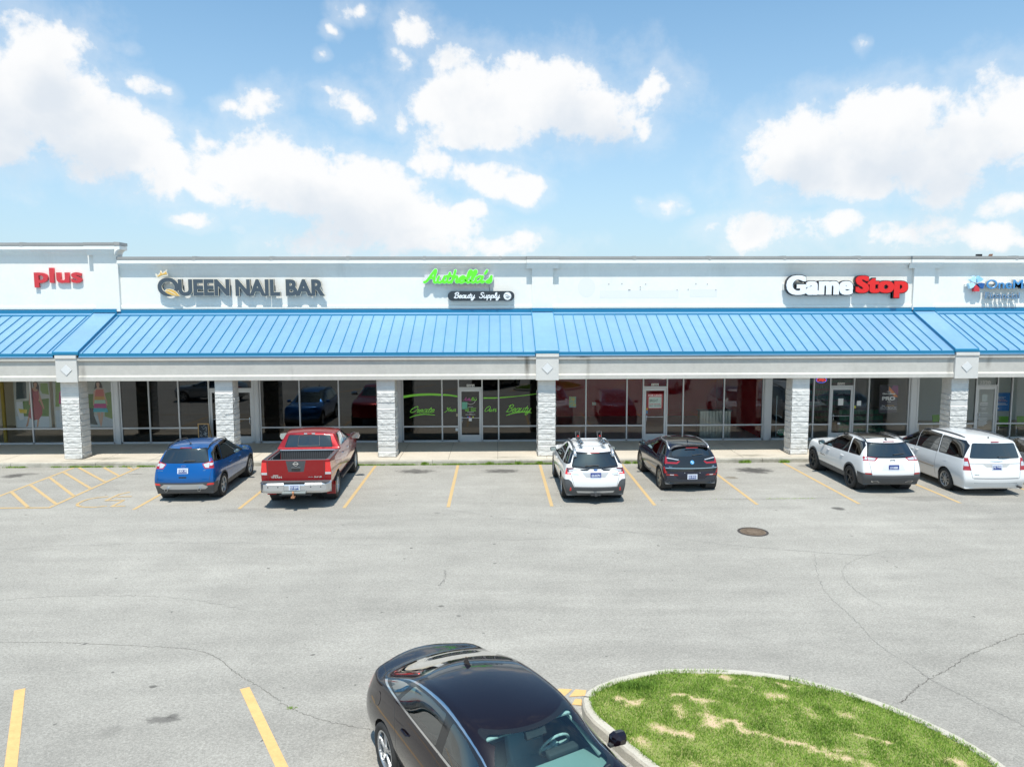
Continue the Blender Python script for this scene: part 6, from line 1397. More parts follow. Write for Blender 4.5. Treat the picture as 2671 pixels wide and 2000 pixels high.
def hatch(car, p):
    """hatchback, wagon, van and utility shapes from a few real measurements"""
    ro, wb, fo, W, H = p['ro'], p['wb'], p['fo'], p['W']/2, p['H']; z0 = p.get('z0', .24); zb, zh = p['zb'], p['zh']; xf = wb+fo
    xw, xh, xr = p['xw'], p['xh'], p['xr']; rx = p['rx']; tb = p.get('tb', .70); nB = 5
    st = []
    bx = [-ro+.20]+[lerp(-ro+.62, xw-.62, i/2) for i in range(3)]+[xw-.0]
    bx = [None, -ro+.24, lerp(-ro+.24, xw, .27), lerp(-ro+.24, xw, .52), lerp(-ro+.24, xw, .77), xw, lerp(xw, xf, .45), xf-.30, xf]
    N_ = len(bx); c1 = 5
    z1, z2 = p.get('z1', .50), p.get('z2', .78); zbr = p.get('zbr', zb+.04)
    nodes = {}; fr = [-1, -.56, 0, .56, 1]
    bow, fbow = p.get('bow', .10), p.get('fbow', .28)
    for i in range(N_):
        t = i/(N_-1)
        wk = [W*.90, W*.985, W, W*p.get('bw', .935)]
        if i == 0: wk = [W*v for v in p.get('rw', (.84, .93, .92, .82))]
        if i == N_-1: wk = [W*.74, W*.80, W*.78, W*.70]
        if i == N_-2: wk = [W*.88, W*.96, W*.96, W*.86]
        if i == N_-3: wk[3] = W*.90
        zz = [z0, z1, z2, lerp(zbr, zb, min(1, i/4)) if i <= c1 else lerp(zb, zh, ((i-c1)/(N_-1-c1))**1.3)]
        if i == N_-1: zz = [z0+.04, z1, z2-.05, zh-.08]
        for k in range(4):
            for j in range(5):
                f = fr[j]
                if i == 0: x = rx[k]+bow*f*f
                elif i == N_-1: x = [xf-.06, xf, xf-.02, xf-.16][k]-fbow*f*f
                elif i == N_-2: x = bx[i]-.10*f*f
                else: x = bx[i]
                z = zz[k]+(.035*(1-f*f) if (k == 3 and i > c1) else 0)
                if k == 0: z = z0+(.06 if i in (0,) else 0)
                if i == c1 and k == 3: x = xw+.14*(1-f*f)
                nodes[(i, j, k)] = Vector((x, f*wk[k], z))
    rz = p['rz']   # roof heights at six stations, rear to front
    for i in range(c1+1):
        t = i/c1; x = lerp(xr, xh, t); 
        wr = W*(tb if i else tb*p.get('trw', .93)); 
        if i == c1: wr = W*tb*.92
        for j in range(5):
            f = fr[j]; xx = x+(bow*.9*f*f if i == 0 else (-.10*f*f+.10 if i == c1 else 0))
            nodes[(i, j, 4)] = Vector((xx, f*wr, rz[i]-(.055*f*f)))
    vox = {(i, j, k) for i in range(N_-1) for j in range(4) for k in range(3)} | {(i, j, 3) for i in range(c1) for j in range(4)}
    rc, bc = p.get('roofcrease', .35), p.get('beltcrease', .3)
    def cr(a, b):
        if a[2] == b[2] == 0: return .7
        if a[2] == b[2] == 4 and a[0] == b[0] == 0: return p.get('tailcrease', .6)
        if a[2] == b[2] == 4 and a[1] == b[1] and a[1] in (0, 4): return rc
        if a[0] == b[0] == 0 and a[1] == b[1] and a[1] in (0, 4): return p.get('cornercrease', .25)
        if a[2] == b[2] == 3 and a[1] == b[1] and a[1] in (0, 4): return bc
        if a[2] == b[2] == 3 and a[0] == b[0] == c1: return .4
        if a[2] == b[2] == 3 and a[0] == b[0] == 0: return p.get('shelf', .15)
        return 0
    car.cage(nodes, vox, cr, p.get('lv', 3)); car.gap = car.part('__gap', M['dark'], None)
def rrect(x0, x1, z0, z1, r=.03, n=3):
    pts = []
    for cx, cz, a in ((x1-r, z0+r, -90), (x1-r, z1-r, 0), (x0+r, z1-r, 90), (x0+r, z0+r, 180)):
        for i in range(n+1): t = R(a+90*i/n); pts.append((cx+r*math.cos(t), cz+r*math.sin(t)))
    return pts
def convex_round(P, r=.04, n=3):
    out = []
    for i, p in enumerate(P):
        p = Vector(p); a = Vector(P[i-1]); b = Vector(P[(i+1) % len(P)]); da, db = (a-p), (b-p); q = min(r, da.length*.45, db.length*.45); p0 = p+da.normalized()*q; p1 = p+db.normalized()*q
        for k in range(n+1): t = k/n; out.append(tuple(p0*(1-t)**2+p*2*t*(1-t)+p1*t*t))
    return out
def paint(name, col, metal=.35, rough=.32, flake=0.0):
    m = mat(name, col, rough, metal, coat=1.0, spec=.5 if sum(col) > 1 else .12); return m
P_ = dict(blue=paint('blue_car_paint', (.001, .10, .34), .4, .28), red=paint('dark_red_paint', (.27, .003, .006), .3, .28), white=paint('white_car_paint', (.74, .745, .74), 0, .35), white2=paint('pearl_white_paint', (.76, .76, .75), 0, .33),
          navy=paint('blue_black_paint', (.018, .022, .045), .45, .25), grey=paint('grey_car_paint', (.30, .32, .34), .6, .3), maroon=paint('black_maroon_paint', (.009, .004, .0065), .2, .25))
def side_glass(c, polys, glass, door_of=None, trimw=.018, trim=None, parents=None):
    for i, P in enumerate(polys):
        for sg in (1, -1):
            par = (parents[i] if parents else {}).get(sg, 0) if parents and parents[i] else 0
            cx = sum(p[0] for p in P)/len(P); cz = sum(p[1] for p in P)/len(P)
            t = c.part('window_trim', trim or M['plastic'], par); g = c.part('window', glass[i], par)
            big = [(p[0]+(1 if p[0] > cx else -1)*trimw, p[1]+(1 if p[1] > cz else -1)*trimw) for p in P]
            c.cut('side', convex_round(big, .05), t, sg); c.cut('side', convex_round(P, .04), g, sg)
def doors(c, D, mat_):
    """cut doors out of the shell, return their part ids per side"""
    res = []
    for P in D:
        d = {}
        for sg in (1, -1):
            k = c.part('door', mat_, 0); c.cut('side', P, k, sg, nmin=.05, lim=lambda q: abs(q.y) > .35); d[sg] = k
        res.append(d)
    return res
def rear_glass(c, P, glass, par=0, trimw=.03, trim=None, name='rear_window'):
    t = c.part('rear_window_trim', trim or M['gloss_black'], par); g = c.part(name, glass, par)
    cz = sum(p[1] for p in P)/len(P)
    c.cut('rear', convex_round([(p[0]*(1+trimw/.6), p[1]+(1 if p[1] > cz else -1)*trimw) for p in P], .06), t, -1); c.cut('rear', convex_round(P, .05), g, -1)
def lamps(c, P, m, name='tail_lamp', inner=None):
    for sg in (1, -1):
        k = c.part(name, m, 0); c.cut('rear', [(sg*a, b) for a, b in P], k, -1, nmin=.28)
        ks = None
        if inner:
            for P2, m2 in inner:
                q = c.part('lamp_lens', m2, k); c.cut('rear', [(sg*a, b) for a, b in P2], q, -1, nmin=.28)
def wrap_lamp(c, P, m, pid_name='tail_lamp'):
    for sg in (1, -1):
        k = c.part(pid_name, m, 0); c.cut('side', P, k, sg, nmin=.45)

# --------------------------------------------------------------- blue utility
def blue_suv():
    c = Car('parked_suv', 'glossy blue utility car with black roof rails, leftmost parked by the walk', 'car', (-9.28, 22.50, 0), R(91.5), P_['blue'])
    hatch(c, dict(ro=.93, wb=2.69, fo=.90, W=1.84, H=1.68, zb=1.04, zh=.96, zbr=1.12, xw=2.22, xh=1.40, xr=-.52, rx=[-.80, -.90, -.90, -.76], rz=[1.585, 1.645, 1.665, 1.665, 1.64, 1.58], tb=.73, bow=.11))
    clad = c.part('lower_cladding', M['greyplastic'], 0); c.band(clad, z1=.42)
    bump = c.part('rear_bumper', M['greyplastic'], 0); c.band(bump, x1=-.45, z1=.60)
    tg = c.part('tailgate', P_['blue'], 0); c.cut('rear', [(-.74, .62), (.74, .62), (.80, 1.0), (.76, 1.12), (.60, 1.62), (-.60, 1.62), (-.76, 1.12), (-.80, 1.0)], tg, -1, lim=lambda q: q.x < .2)
    D = doors(c, [[(.50, .44), (1.42, .44), (1.40, 1.60), (.55, 1.60), (.33, 1.12), (.40, .80)], [(1.43, .44), (2.33, .44), (2.36, 1.04), (1.60, 1.60), (1.41, 1.60)]], P_['blue'])
    side_glass(c, [[(-.50, 1.22), (.04, 1.155), (.22, 1.525), (-.10, 1.50), (-.38, 1.37)], [(.14, 1.145), (1.36, 1.10), (1.34, 1.555), (.34, 1.54)], [(1.46, 1.10), (2.14, 1.08), (1.66, 1.46), (1.44, 1.55)]], [M['glass_dark'], M['glass_dark'], M['glass_mid']], parents=[None, D[0], D[1]], trimw=.045, trim=M['gloss_black'])
    rear_glass(c, [(-.68, 1.19), (.68, 1.19), (.56, 1.535), (-.56, 1.535)], M['glass_dark'], tg)
    lamps(c, [(.52, 1.135), (.60, 1.00), (.98, 1.00), (.98, 1.25), (.86, 1.24)], M['red_lamp'], inner=[([(.55, 1.125), (.62, 1.03), (.72, 1.02), (.72, 1.165)], M['clear_lamp']), ([(.73, 1.08), (.80, 1.08), (.84, 1.15), (.73, 1.15)], M['clear_lamp'])])
    wrap_lamp(c, [(-.95, 1.00), (-.78, 1.00), (-.52, 1.27), (-.60, 1.28), (-.95, 1.18)], M['red_lamp'])
    sk = c.part('skid_plate', M['silver'], 0); c.cut('rear', [(-.62, .40), (.62, .40), (.70, .47), (.56, .555), (-.56, .555), (-.70, .47)], sk, -1)
    lamps(c, [(.66, .52), (.86, .52), (.86, .58), (.70, .575)], M['red_bright'], 'reflector')
    ws = c.part('windscreen', M['glass_clear'], 0); c.cut('rear', convex_round([(-.62, 1.08), (.62, 1.08), (.52, 1.52), (-.52, 1.52)], .05), ws, 1, lim=lambda q: q.x > 1.2)
    c.seam('rear', [(-.80, .615), (.80, .615)], .012, -1)
    for sg in (1, -1): c.seam('rear', [(sg*.74, .62), (sg*.80, 1.0)], .009, -1)
    tr = c.part('wheel_arch_trim', M['greyplastic'], 0); c.arches((0, 2.69), .355, .40, tr, .05)
    c.finish()
    for x in (0, 2.69):
        for sg in (1, -1): c.wheel(x, sg*.80, sg, .355, style='twin', spokes=5)
    c.interior(-.6, 2.2, .72, .42, 1.05, [(1.15, .38, .24), (1.15, -.38, .24), (.25, 0, .6)], wheelx=1.72)
    for sg in (1, -1):
        c.mirror(1.98, sg*.86, 1.12, sg, P_['blue']); c.handle(.72, .93, sg, P_['blue']); c.handle(1.62, .93, sg, P_['blue'])
    c.rails(-.40, 1.30, .60, M['gloss_black'], .045, .018)
    c.plate(0, .955, '13EX 00', tilt=.15); c.wiper(.0, 1.215, -.32, 1.22)
    p, n = c.hit('rear', 0, 1.60, -1); c.stick('brake_lamp', 'rear', 0, 1.575, [(-.17, -.012), (.17, -.012), (.17, .014), (-.17, .014)], M['red_lamp'], .02, .0, -1)
    el = [(.068*math.cos(2*math.pi*i/20), .027*math.sin(2*math.pi*i/20)) for i in range(20)]; b = c.stick('badge', 'rear', 0, 1.085, el, M['chrome'], .008, 0, -1); c.stick('badge_field', 'rear', 0, 1.085, [(x*.86, y*.8) for x, y in el], mat('badge_blue', (.02, .06, .25), .3), .003, .007, -1, parent=b)
    c.word('ESCAPE', 'rear', .68, .955, .17, .022, M['chrome'], .002, -1); c.word('SE', 'rear', -.60, .955, .07, .022, M['chrome'], .002, -1)
    c.stick('tailgate_grip', 'rear', 0, .77, [(-.11, -.02), (.11, -.02), (.11, .02), (-.11, .02)], M['gloss_black'], .006, 0, -1)
    for sg in (1, -1):
        mb = MB(); mb.cyl((-.84, sg*.48, .40), .045, .14, 'x', 14); c.add(mb, 'exhaust', M['chrome']); mb = MB(); mb.cyl((-.912, sg*.48, .40), .038, .004, 'x', 14); c.add(mb, 'exhaust_bore', M['dark'])
    p, n = c.hit('top', -.15, 0); mb = MB(); mb.tube([(-.15, 0, p.z), (-.12, 0, p.z+.03)], .028, 8); mb.tube([(-.14, 0, p.z+.02), (-.36, .0, p.z+.21)], .005, 5); c.add(mb, 'antenna', M['plastic'])
# --------------------------------------------------------------- white wagon
def white_wagon():
    c = Car('parked_wagon', 'white estate car with bike carriers on its roof and grey bumper', 'car', (2.88, 22.08, 0), R(90.6), P_['white2'])
    hatch(c, dict(ro=1.08, wb=2.745, fo=.98, W=1.87, H=1.66, zb=1.03, zh=.98, zbr=1.06, xw=2.35, xh=1.45, xr=-.60, rx=[-.95, -1.05, -1.02, -.92], rz=[1.50, 1.57, 1.60, 1.61, 1.59, 1.53], tb=.70, bow=.14, rw=(.86, .93, .92, .80)))
    bump = c.part('rear_bumper', M['greyplastic'], 0); clad = c.part('lower_cladding', M['greyplastic'], 0); c.band(clad, z1=.40); c.band(bump, x1=-.42, z1=.52)
    for sg in (1, -1): c.cut('rear', [(sg*.62, .50), (sg*1.0, .50), (sg*1.0, .74), (sg*.78, .74), (sg*.70, .68)], bump, -1, nmin=-.3, lim=lambda q: q.x < -.45)
    tg = c.part('tailgate', P_['white2'], 0); c.cut('rear', [(-.62, .53), (.62, .53), (.74, .90), (.74, 1.05), (.56, 1.56), (-.56, 1.56), (-.74, 1.05), (-.74, .90)], tg, -1, lim=lambda q: q.x < .1)
    D = doors(c, [[(.48, .42), (1.45, .42), (1.43, 1.55), (.35, 1.55), (.25, 1.06), (.36, .75)], [(1.46, .42), (2.40, .42), (2.44, 1.03), (1.70, 1.55), (1.44, 1.55)]], P_['white2'])
    side_glass(c, [[(-.66, 1.20), (-.02, 1.12), (.04, 1.46), (-.38, 1.42)], [(.24, 1.11), (1.36, 1.08), (1.34, 1.50), (.42, 1.47)], [(1.46, 1.08), (2.24, 1.05), (1.74, 1.42), (1.44, 1.50)]], [M['glass_dark'], M['glass_dark'], M['glass_mid']], parents=[None, D[0], D[1]], trimw=.05, trim=M['gloss_black'])
    rear_glass(c, [(-.64, 1.12), (-.25, 1.09), (.25, 1.09), (.64, 1.12), (.52, 1.42), (-.52, 1.42)], M['glass_dark'], tg, trimw=.055)
    lamps(c, [(.36, 1.01), (.66, .96), (.70, .86), (.98, .86), (.98, 1.06), (.66, 1.06)], M['dark_lamp'], inner=[([(.80, .88), (.88, .88), (.90, 1.02), (.83, 1.03)], M['red_bright']), ([(.50, 1.005), (.76, .955), (.78, 1.0), (.55, 1.04)], M['clear_lamp']), ([(.71, .885), (.80, .885), (.80, .915), (.70, .915)], M['red_bright'])])
    wrap_lamp(c, [(-1.1, .86), (-.86, .86), (-.76, 1.05), (-1.1, 1.05)], M['dark_lamp'])
    for sg in (1, -1):
        k = c.part('garnish', M['gloss_black'], tg); c.cut('rear', [(sg*.16, 1.035), (sg*.24, .985), (sg*.40, .985), (sg*.48, 1.03)], k, -1)
    rec = c.part('plate_recess', mat('recess_grey', (.42, .43, .44), .5), tg); c.cut('rear', [(-.40, .94), (-.28, .80), (.28, .80), (.40, .94)], rec, -1)
    sk = c.part('skid_plate', M['silver'], 0); c.cut('rear', [(-.52, .34), (.52, .34), (.56, .40), (-.56, .40)], sk, -1, nmin=-.2)
    lamps(c, [(.70, .40), (.76, .40), (.74, .51), (.71, .51)], M['red_bright'], 'reflector')
    ws = c.part('windscreen', M['glass_clear'], 0); c.cut('rear', convex_round([(-.62, 1.08), (.62, 1.08), (.50, 1.48), (-.50, 1.48)], .05), ws, 1, lim=lambda q: q.x > 1.2)
    c.seam('rear', [(-.72, .90), (-.62, .53), (.62, .53), (.72, .90)], .009, -1)
    tr = c.part('wheel_arch_trim', M['greyplastic'], 0); c.arches((0, 2.745), .36, .405, tr, .055)
    c.finish()
    for x in (0, 2.745):
        for sg in (1, -1): c.wheel(x, sg*.81, sg, .36, style='twin', spokes=5, rm=M['alloy'])
    c.interior(-.7, 2.3, .72, .42, 1.02, [(1.15, .38, .24), (1.15, -.38, .24), (.2, 0, .6)], wheelx=1.75)
    for sg in (1, -1):
        c.mirror(2.08, sg*.86, 1.08, sg, M['greyplastic']); c.handle(.62, .90, sg, P_['white2']); c.handle(1.6, .90, sg, P_['white2'])
    c.plate(0, .865, '626 BCPN', blue=True, tilt=.1); c.wiper(.30, 1.11, -.10, 1.125)
    c.stick('brake_lamp', 'rear', 0, 1.46, [(-.15, -.012), (.15, -.012), (.15, .012), (-.15, .012)], M['red_lamp'], .01, .0, -1)
    el = [(.062*math.cos(2*math.pi*i/20), .034*math.sin(2*math.pi*i/20)) for i in range(20)]; b = c.stick('badge', 'rear', 0, 1.015, el, M['chrome'], .008, 0, -1); c.stick('badge_field', 'rear', 0, 1.015, [(x*.86, y*.8) for x, y in el], mat('badge_navy', (.02, .05, .2), .3), .003, .007, -1, parent=b)
    for k, (x, y) in enumerate(((-.025, .008), (.01, .012), (.02, -.006), (-.005, -.01), (.035, .004))): c.stick('star', 'rear', 0, 1.015, [(x+.007, y), (x, y+.007), (x-.007, y), (x, y-.007)], M['chrome'], .002, .011, -1, parent=b)
    c.word('SUBARU', 'rear', .58, .885, .19, .022, M['chrome'], .002, -1); c.word('OUTBACK', 'rear', -.58, .90, .19, .022, M['chrome'], .002, -1); c.word('TOURING', 'rear', -.60, .855, .16, .02, M['plastic'], .002, -1)
    # ladder-type rails with grey towers
    for sg in (1, -1):
        mb = MB(); pts = []
        for i in range(13):
            x = lerp(-.62, 1.35, i/12); p, n = c.hit('top', x, sg*.55); pts.append((x, sg*.56, p.z+.035))
        mb.tube(pts, [.02, .04, .045, .035, .03, .03, .03, .03, .03, .035, .04, .035, .02], 8); c.add(mb, 'roof_rail', M['greyplastic'], smooth=True)
        mb = MB(); mb.tube([pts[0], pts[1], pts[2]], .047, 8); c.add(mb, 'rail_end', M['silver'], smooth=True)
    for x in (-.12, .62):
        p, n = c.hit('top', x, 0); mb = MB(); mb.tube([(x, -.56, p.z+.02), (x, -.50, p.z+.07), (x, .50, p.z+.07), (x, .56, p.z+.02)], .015, 6); c.add(mb, 'cross_bar', M['silver'])
    for k, yy in enumerate((.34, -.34)):
        zt = c.hit('top', .2, 0)[0].z+.09; e = empty('bike_carrier', (0, 0, 0)); e.parent = c.root
        mb = MB(); mb.box(-.35, .75, yy-.03, yy+.03, zt, zt+.02); mb.box(-.35, .75, yy-.06, yy-.045, zt+.01, zt+.03); mb.box(-.35, .75, yy+.045, yy+.06, zt+.01, zt+.03)
        for q in (-.3, -.05, .2, .45, .7): mb.box(q, q+.03, yy-.06, yy+.06, zt+.005, zt+.025)
        for sg in (-1, 1): mb.tube([(.62, yy+sg*.06, zt+.02), (.74, yy+sg*.07, zt+.20)], .010, 6)
        o = c.add(mb, 'bike_carrier_tray', M['plastic']); mb = MB(); n = 20
        for r, a0, a1 in ((.17, .1, .9), (.13, .15, .85)): mb.tube([(.70+.02*math.sin(t), yy+r*.45*math.cos(t), zt+.02+r*1.15*math.sin(t)) for t in [math.pi*(a0+(a1-a0)*i/12) for i in range(13)]], .007, 5)
        link('wheel_hoop', mb.mesh('wheel_hoop'), M['greyplastic'], o); mb = MB(); mb.cyl((.58, yy, zt+.08), .026, .04, 'x', 12); link('red_knob', mb.mesh('red_knob'), M['red_bright'], o); bpy.data.objects.remove(e)
        mb = MB(); 
        for q in (-.28, .02): mb.tube([(q, yy-.09, zt-.02), (q+.04, yy, zt+.06), (q, yy+.09, zt-.02)], .012, 6)
        link('clamp', mb.mesh('clamp'), M['chrome'], o)
    c.fin(-.34, M['plastic'])
    mb = MB(); mb.cyl((-1.0, 0, .30), .045, .12, 'x', 10); mb.box(-1.0, -.9, -.15, .15, .27, .31); c.add(mb, 'tow_hitch', M['plastic'])
# --------------------------------------------------------------- dark compact hatch
def dark_hatch():
    c = Car('parked_hatchback', 'small tall blue-black hatchback with silver roofline and blue round badge', 'car', (6.03, 23.03, 0), R(92.4), P_['navy'])
    hatch(c, dict(ro=.72, wb=2.57, fo=.72, W=1.78, H=1.58, zb=1.04, zh=1.0, zbr=1.06, xw=2.35, xh=1.40, xr=-.40, rx=[-.56, -.70, -.69, -.60], rz=[1.46, 1.53, 1.555, 1.56, 1.53, 1.47], tb=.70, bow=.15, rw=(.84, .95, .94, .82), cornercrease=.1))
    bp = c.part('roof_panel', M['gloss_black'], 0); c.cut('top', [(-.28, -.52), (1.35, -.52), (1.35, .52), (-.28, .52)], bp, 1, lim=lambda q: q.z > 1.3, nmin=.3)
    clad = c.part('lower_cladding', M['greyplastic'], 0); c.band(clad, z1=.34)
    tg = c.part('tailgate', M['gloss_black'], 0); c.cut('rear', [(-.70, .76), (.70, .76), (.76, 1.0), (.70, 1.12), (.56, 1.50), (-.56, 1.50), (-.70, 1.12), (-.76, 1.0)], tg, -1, lim=lambda q: q.x < .1)
    D = doors(c, [[(.52, .38), (1.15, .38), (1.15, 1.50), (.35, 1.50), (.20, 1.02), (.40, .7)], [(1.16, .38), (2.30, .38), (2.36, 1.04), (1.75, 1.50), (1.16, 1.50)]], P_['navy'])
    gb_ = [[(-.28, 1.14), (.34, 1.10), (.42, 1.44), (.0, 1.42)], [(.44, 1.00), (1.08, 1.04), (1.08, 1.45), (.50, 1.45)], [(1.18, 1.06), (2.20, 1.07), (1.66, 1.38), (1.18, 1.45)]]
    side_glass(c, gb_, [M['glass_dark'], M['glass_dark'], M['glass_mid']], parents=[None, D[0], D[1]])
    rear_glass(c, [(-.60, 1.13), (.60, 1.13), (.53, 1.41), (-.53, 1.41)], M['glass_dark'], tg, trimw=.02)
    for sg in (1, -1):
        k = c.part('tail_lamp', M['red_lamp'], 0)
        for P in ([(.82, .90), (.82, 1.10), (.76, 1.12), (.74, .90)], [(.84, .905), (.46, .905), (.40, .955), (.80, .955)], [(.40, .955), (.46, .905), (.46, .975), (.37, .995)]): c.cut('rear', [(sg*a, b) for a, b in P], k, -1, nmin=.35)
        k = c.part('lamp_strip', M['clear_lamp'], 0); c.cut('rear', [(sg*.76, 1.06), (sg*.42, 1.015), (sg*.40, 1.035), (sg*.74, 1.085)], k, -1)
    ln = c.part('silver_line', M['chrome'], 0); c.cut('rear', [(-.80, .765), (.80, .765), (.82, .782), (-.82, .782)], ln, -1)
    gl_ = c.part('black_band', M['gloss_black'], 0); c.cut('rear', [(-.80, .67), (.80, .67), (.82, .762), (-.82, .762)], gl_, -1)
    lamps(c, [(.42, .545), (.78, .535), (.80, .585), (.48, .59)], M['red_lamp'], 'reflector', inner=[([(.56, .55), (.68, .55), (.68, .58), (.56, .58)], M['clear_lamp'])])
    lo = c.part('bumper_insert', mat('slate_plastic', (.05, .06, .085), .4), 0); c.cut('rear', [(-.78, .34), (.78, .34), (.76, .50), (.40, .52), (.34, .44), (-.34, .44), (-.40, .52), (-.76, .50)][0:2]+[(.74, .42), (-.74, .42)], lo, -1)
    for sg in (1, -1): c.cut('rear', [(sg*.42, .42), (sg*.74, .42), (sg*.76, .51), (sg*.50, .51)], lo, -1)
    ws = c.part('windscreen', M['glass_clear'], 0); c.cut('rear', convex_round([(-.62, 1.08), (.62, 1.08), (.50, 1.42), (-.50, 1.42)], .05), ws, 1, lim=lambda q: q.x > 1.2)
    for sg in (1, -1): mk = c.part('side_marker', M['red_lamp'], 0); c.cut('side', [(-.56, .62), (-.50, .60), (-.44, .80), (-.50, .81)], mk, sg)
    tr = c.part('wheel_arch_trim', M['plastic'], 0); c.arches((0, 2.57), .35, .39, tr, .03)
    c.finish()
    for x in (0, 2.57):
        for sg in (1, -1): c.wheel(x, sg*.785, sg, .35, .175, .74, style='blade', spokes=5, rm=mat('bronze_grey_rim', (.30, .27, .22), .3, .6) if 'bronze_grey_rim' not in bpy.data.materials else bpy.data.materials['bronze_grey_rim'])
    c.interior(-.4, 2.2, .70, .42, 1.02, [(1.15, .36, .24), (1.15, -.36, .24), (.3, 0, .55)], wheelx=1.7)
    for sg in (1, -1):
        c.mirror(1.98, sg*.84, 1.10, sg, M['gloss_black']); c.handle(1.32, .88, sg, P_['navy'])
        mb = MB(); pts = []
        for x in (-.30, -.1, .15, .45, .8, 1.15, 1.5, 1.75):
            z_ = 1.445 if x > -.1 else 1.40; z_ = {-.30: 1.30, -.1: 1.40, 1.75: 1.36, 1.5: 1.44}.get(x, 1.475)
            p, n = c.hit('side', x, z_, sg); pts.append(p+n*.004)
        mb.tube(pts, [.03, .028, .018, .014, .013, .013, .012, .01], 6); c.add(mb, 'roofline_trim', M['silver'], smooth=True)
    c.plate(0, .515, '626 BHLU', tilt=.0); c.wiper(-.02, 1.155, -.36, 1.175)
    sp_ = MB(); n = 12; vs = []
    for i in range(n+1):
        y = lerp(-.60, .60, i/n); p, nn = c.hit('top', -.30+.05*(y/.6)**2, y); vs += [(p.x+.14, y, p.z+.006), (-.52+.09*(y/.6)**2, y, p.z-.010), (-.50+.09*(y/.6)**2, y, p.z-.04), (p.x+.14, y, p.z-.03)]
    sp_.add(vs, [(i*4+a, i*4+(a+1) % 4, i*4+4+(a+1) % 4, i*4+4+a) for i in range(n) for a in range(4)]+[(0, 1, 2, 3), (n*4, n*4+3, n*4+2, n*4+1)]); c.add(sp_, 'spoiler', P_['navy'], smooth=False)
    mb = MB(); p = c.hit('top', -.40, 0)[0]; mb.box(-.545, -.525, -.19, .19, p.z-.035 if p.z > 1.2 else 1.44, (p.z-.012) if p.z > 1.2 else 1.46); c.add(mb, 'brake_lamp', M['red_lamp'])
    ci = [(.062*math.cos(2*math.pi*i/24), .062*math.sin(2*math.pi*i/24)) for i in range(24)]; b = c.stick('badge', 'rear', 0, .955, ci, mat('badge_sky', (.06, .32, .62), .25, coat=1), .008, 0, -1)
    ci2 = [(x*.62, y*.62) for x, y in ci]; c.stick('badge_field', 'rear', 0, .955, ci2, M['plate'], .002, .008, -1, parent=b)
    for q in (0, 12): c.stick('badge_quarter', 'rear', 0, .955, [(0, 0)]+[ci2[(q+i) % 24] for i in range(7)], mat('badge_cyan', (.05, .35, .7), .3), .002, .0101, -1, parent=b)
    c.word('i3', 'rear', -.68, .82, .075, .04, M['chrome'], .002, -1); c.word('BMW i', 'rear', .66, .815, .10, .018, M['chrome'], .002, -1)
    c.fin(-.02, M['gloss_black'], k=1.1)
    for i in range(4): c.stick('parking_sensor', 'rear', (-.66, -.24, .24, .66)[i], .635 if i in (1, 2) else .30, [(.014*math.cos(t), .014*math.sin(t)) for t in [math.pi*k/5 for k in range(10)]], M['silver'], .003, 0, -1)
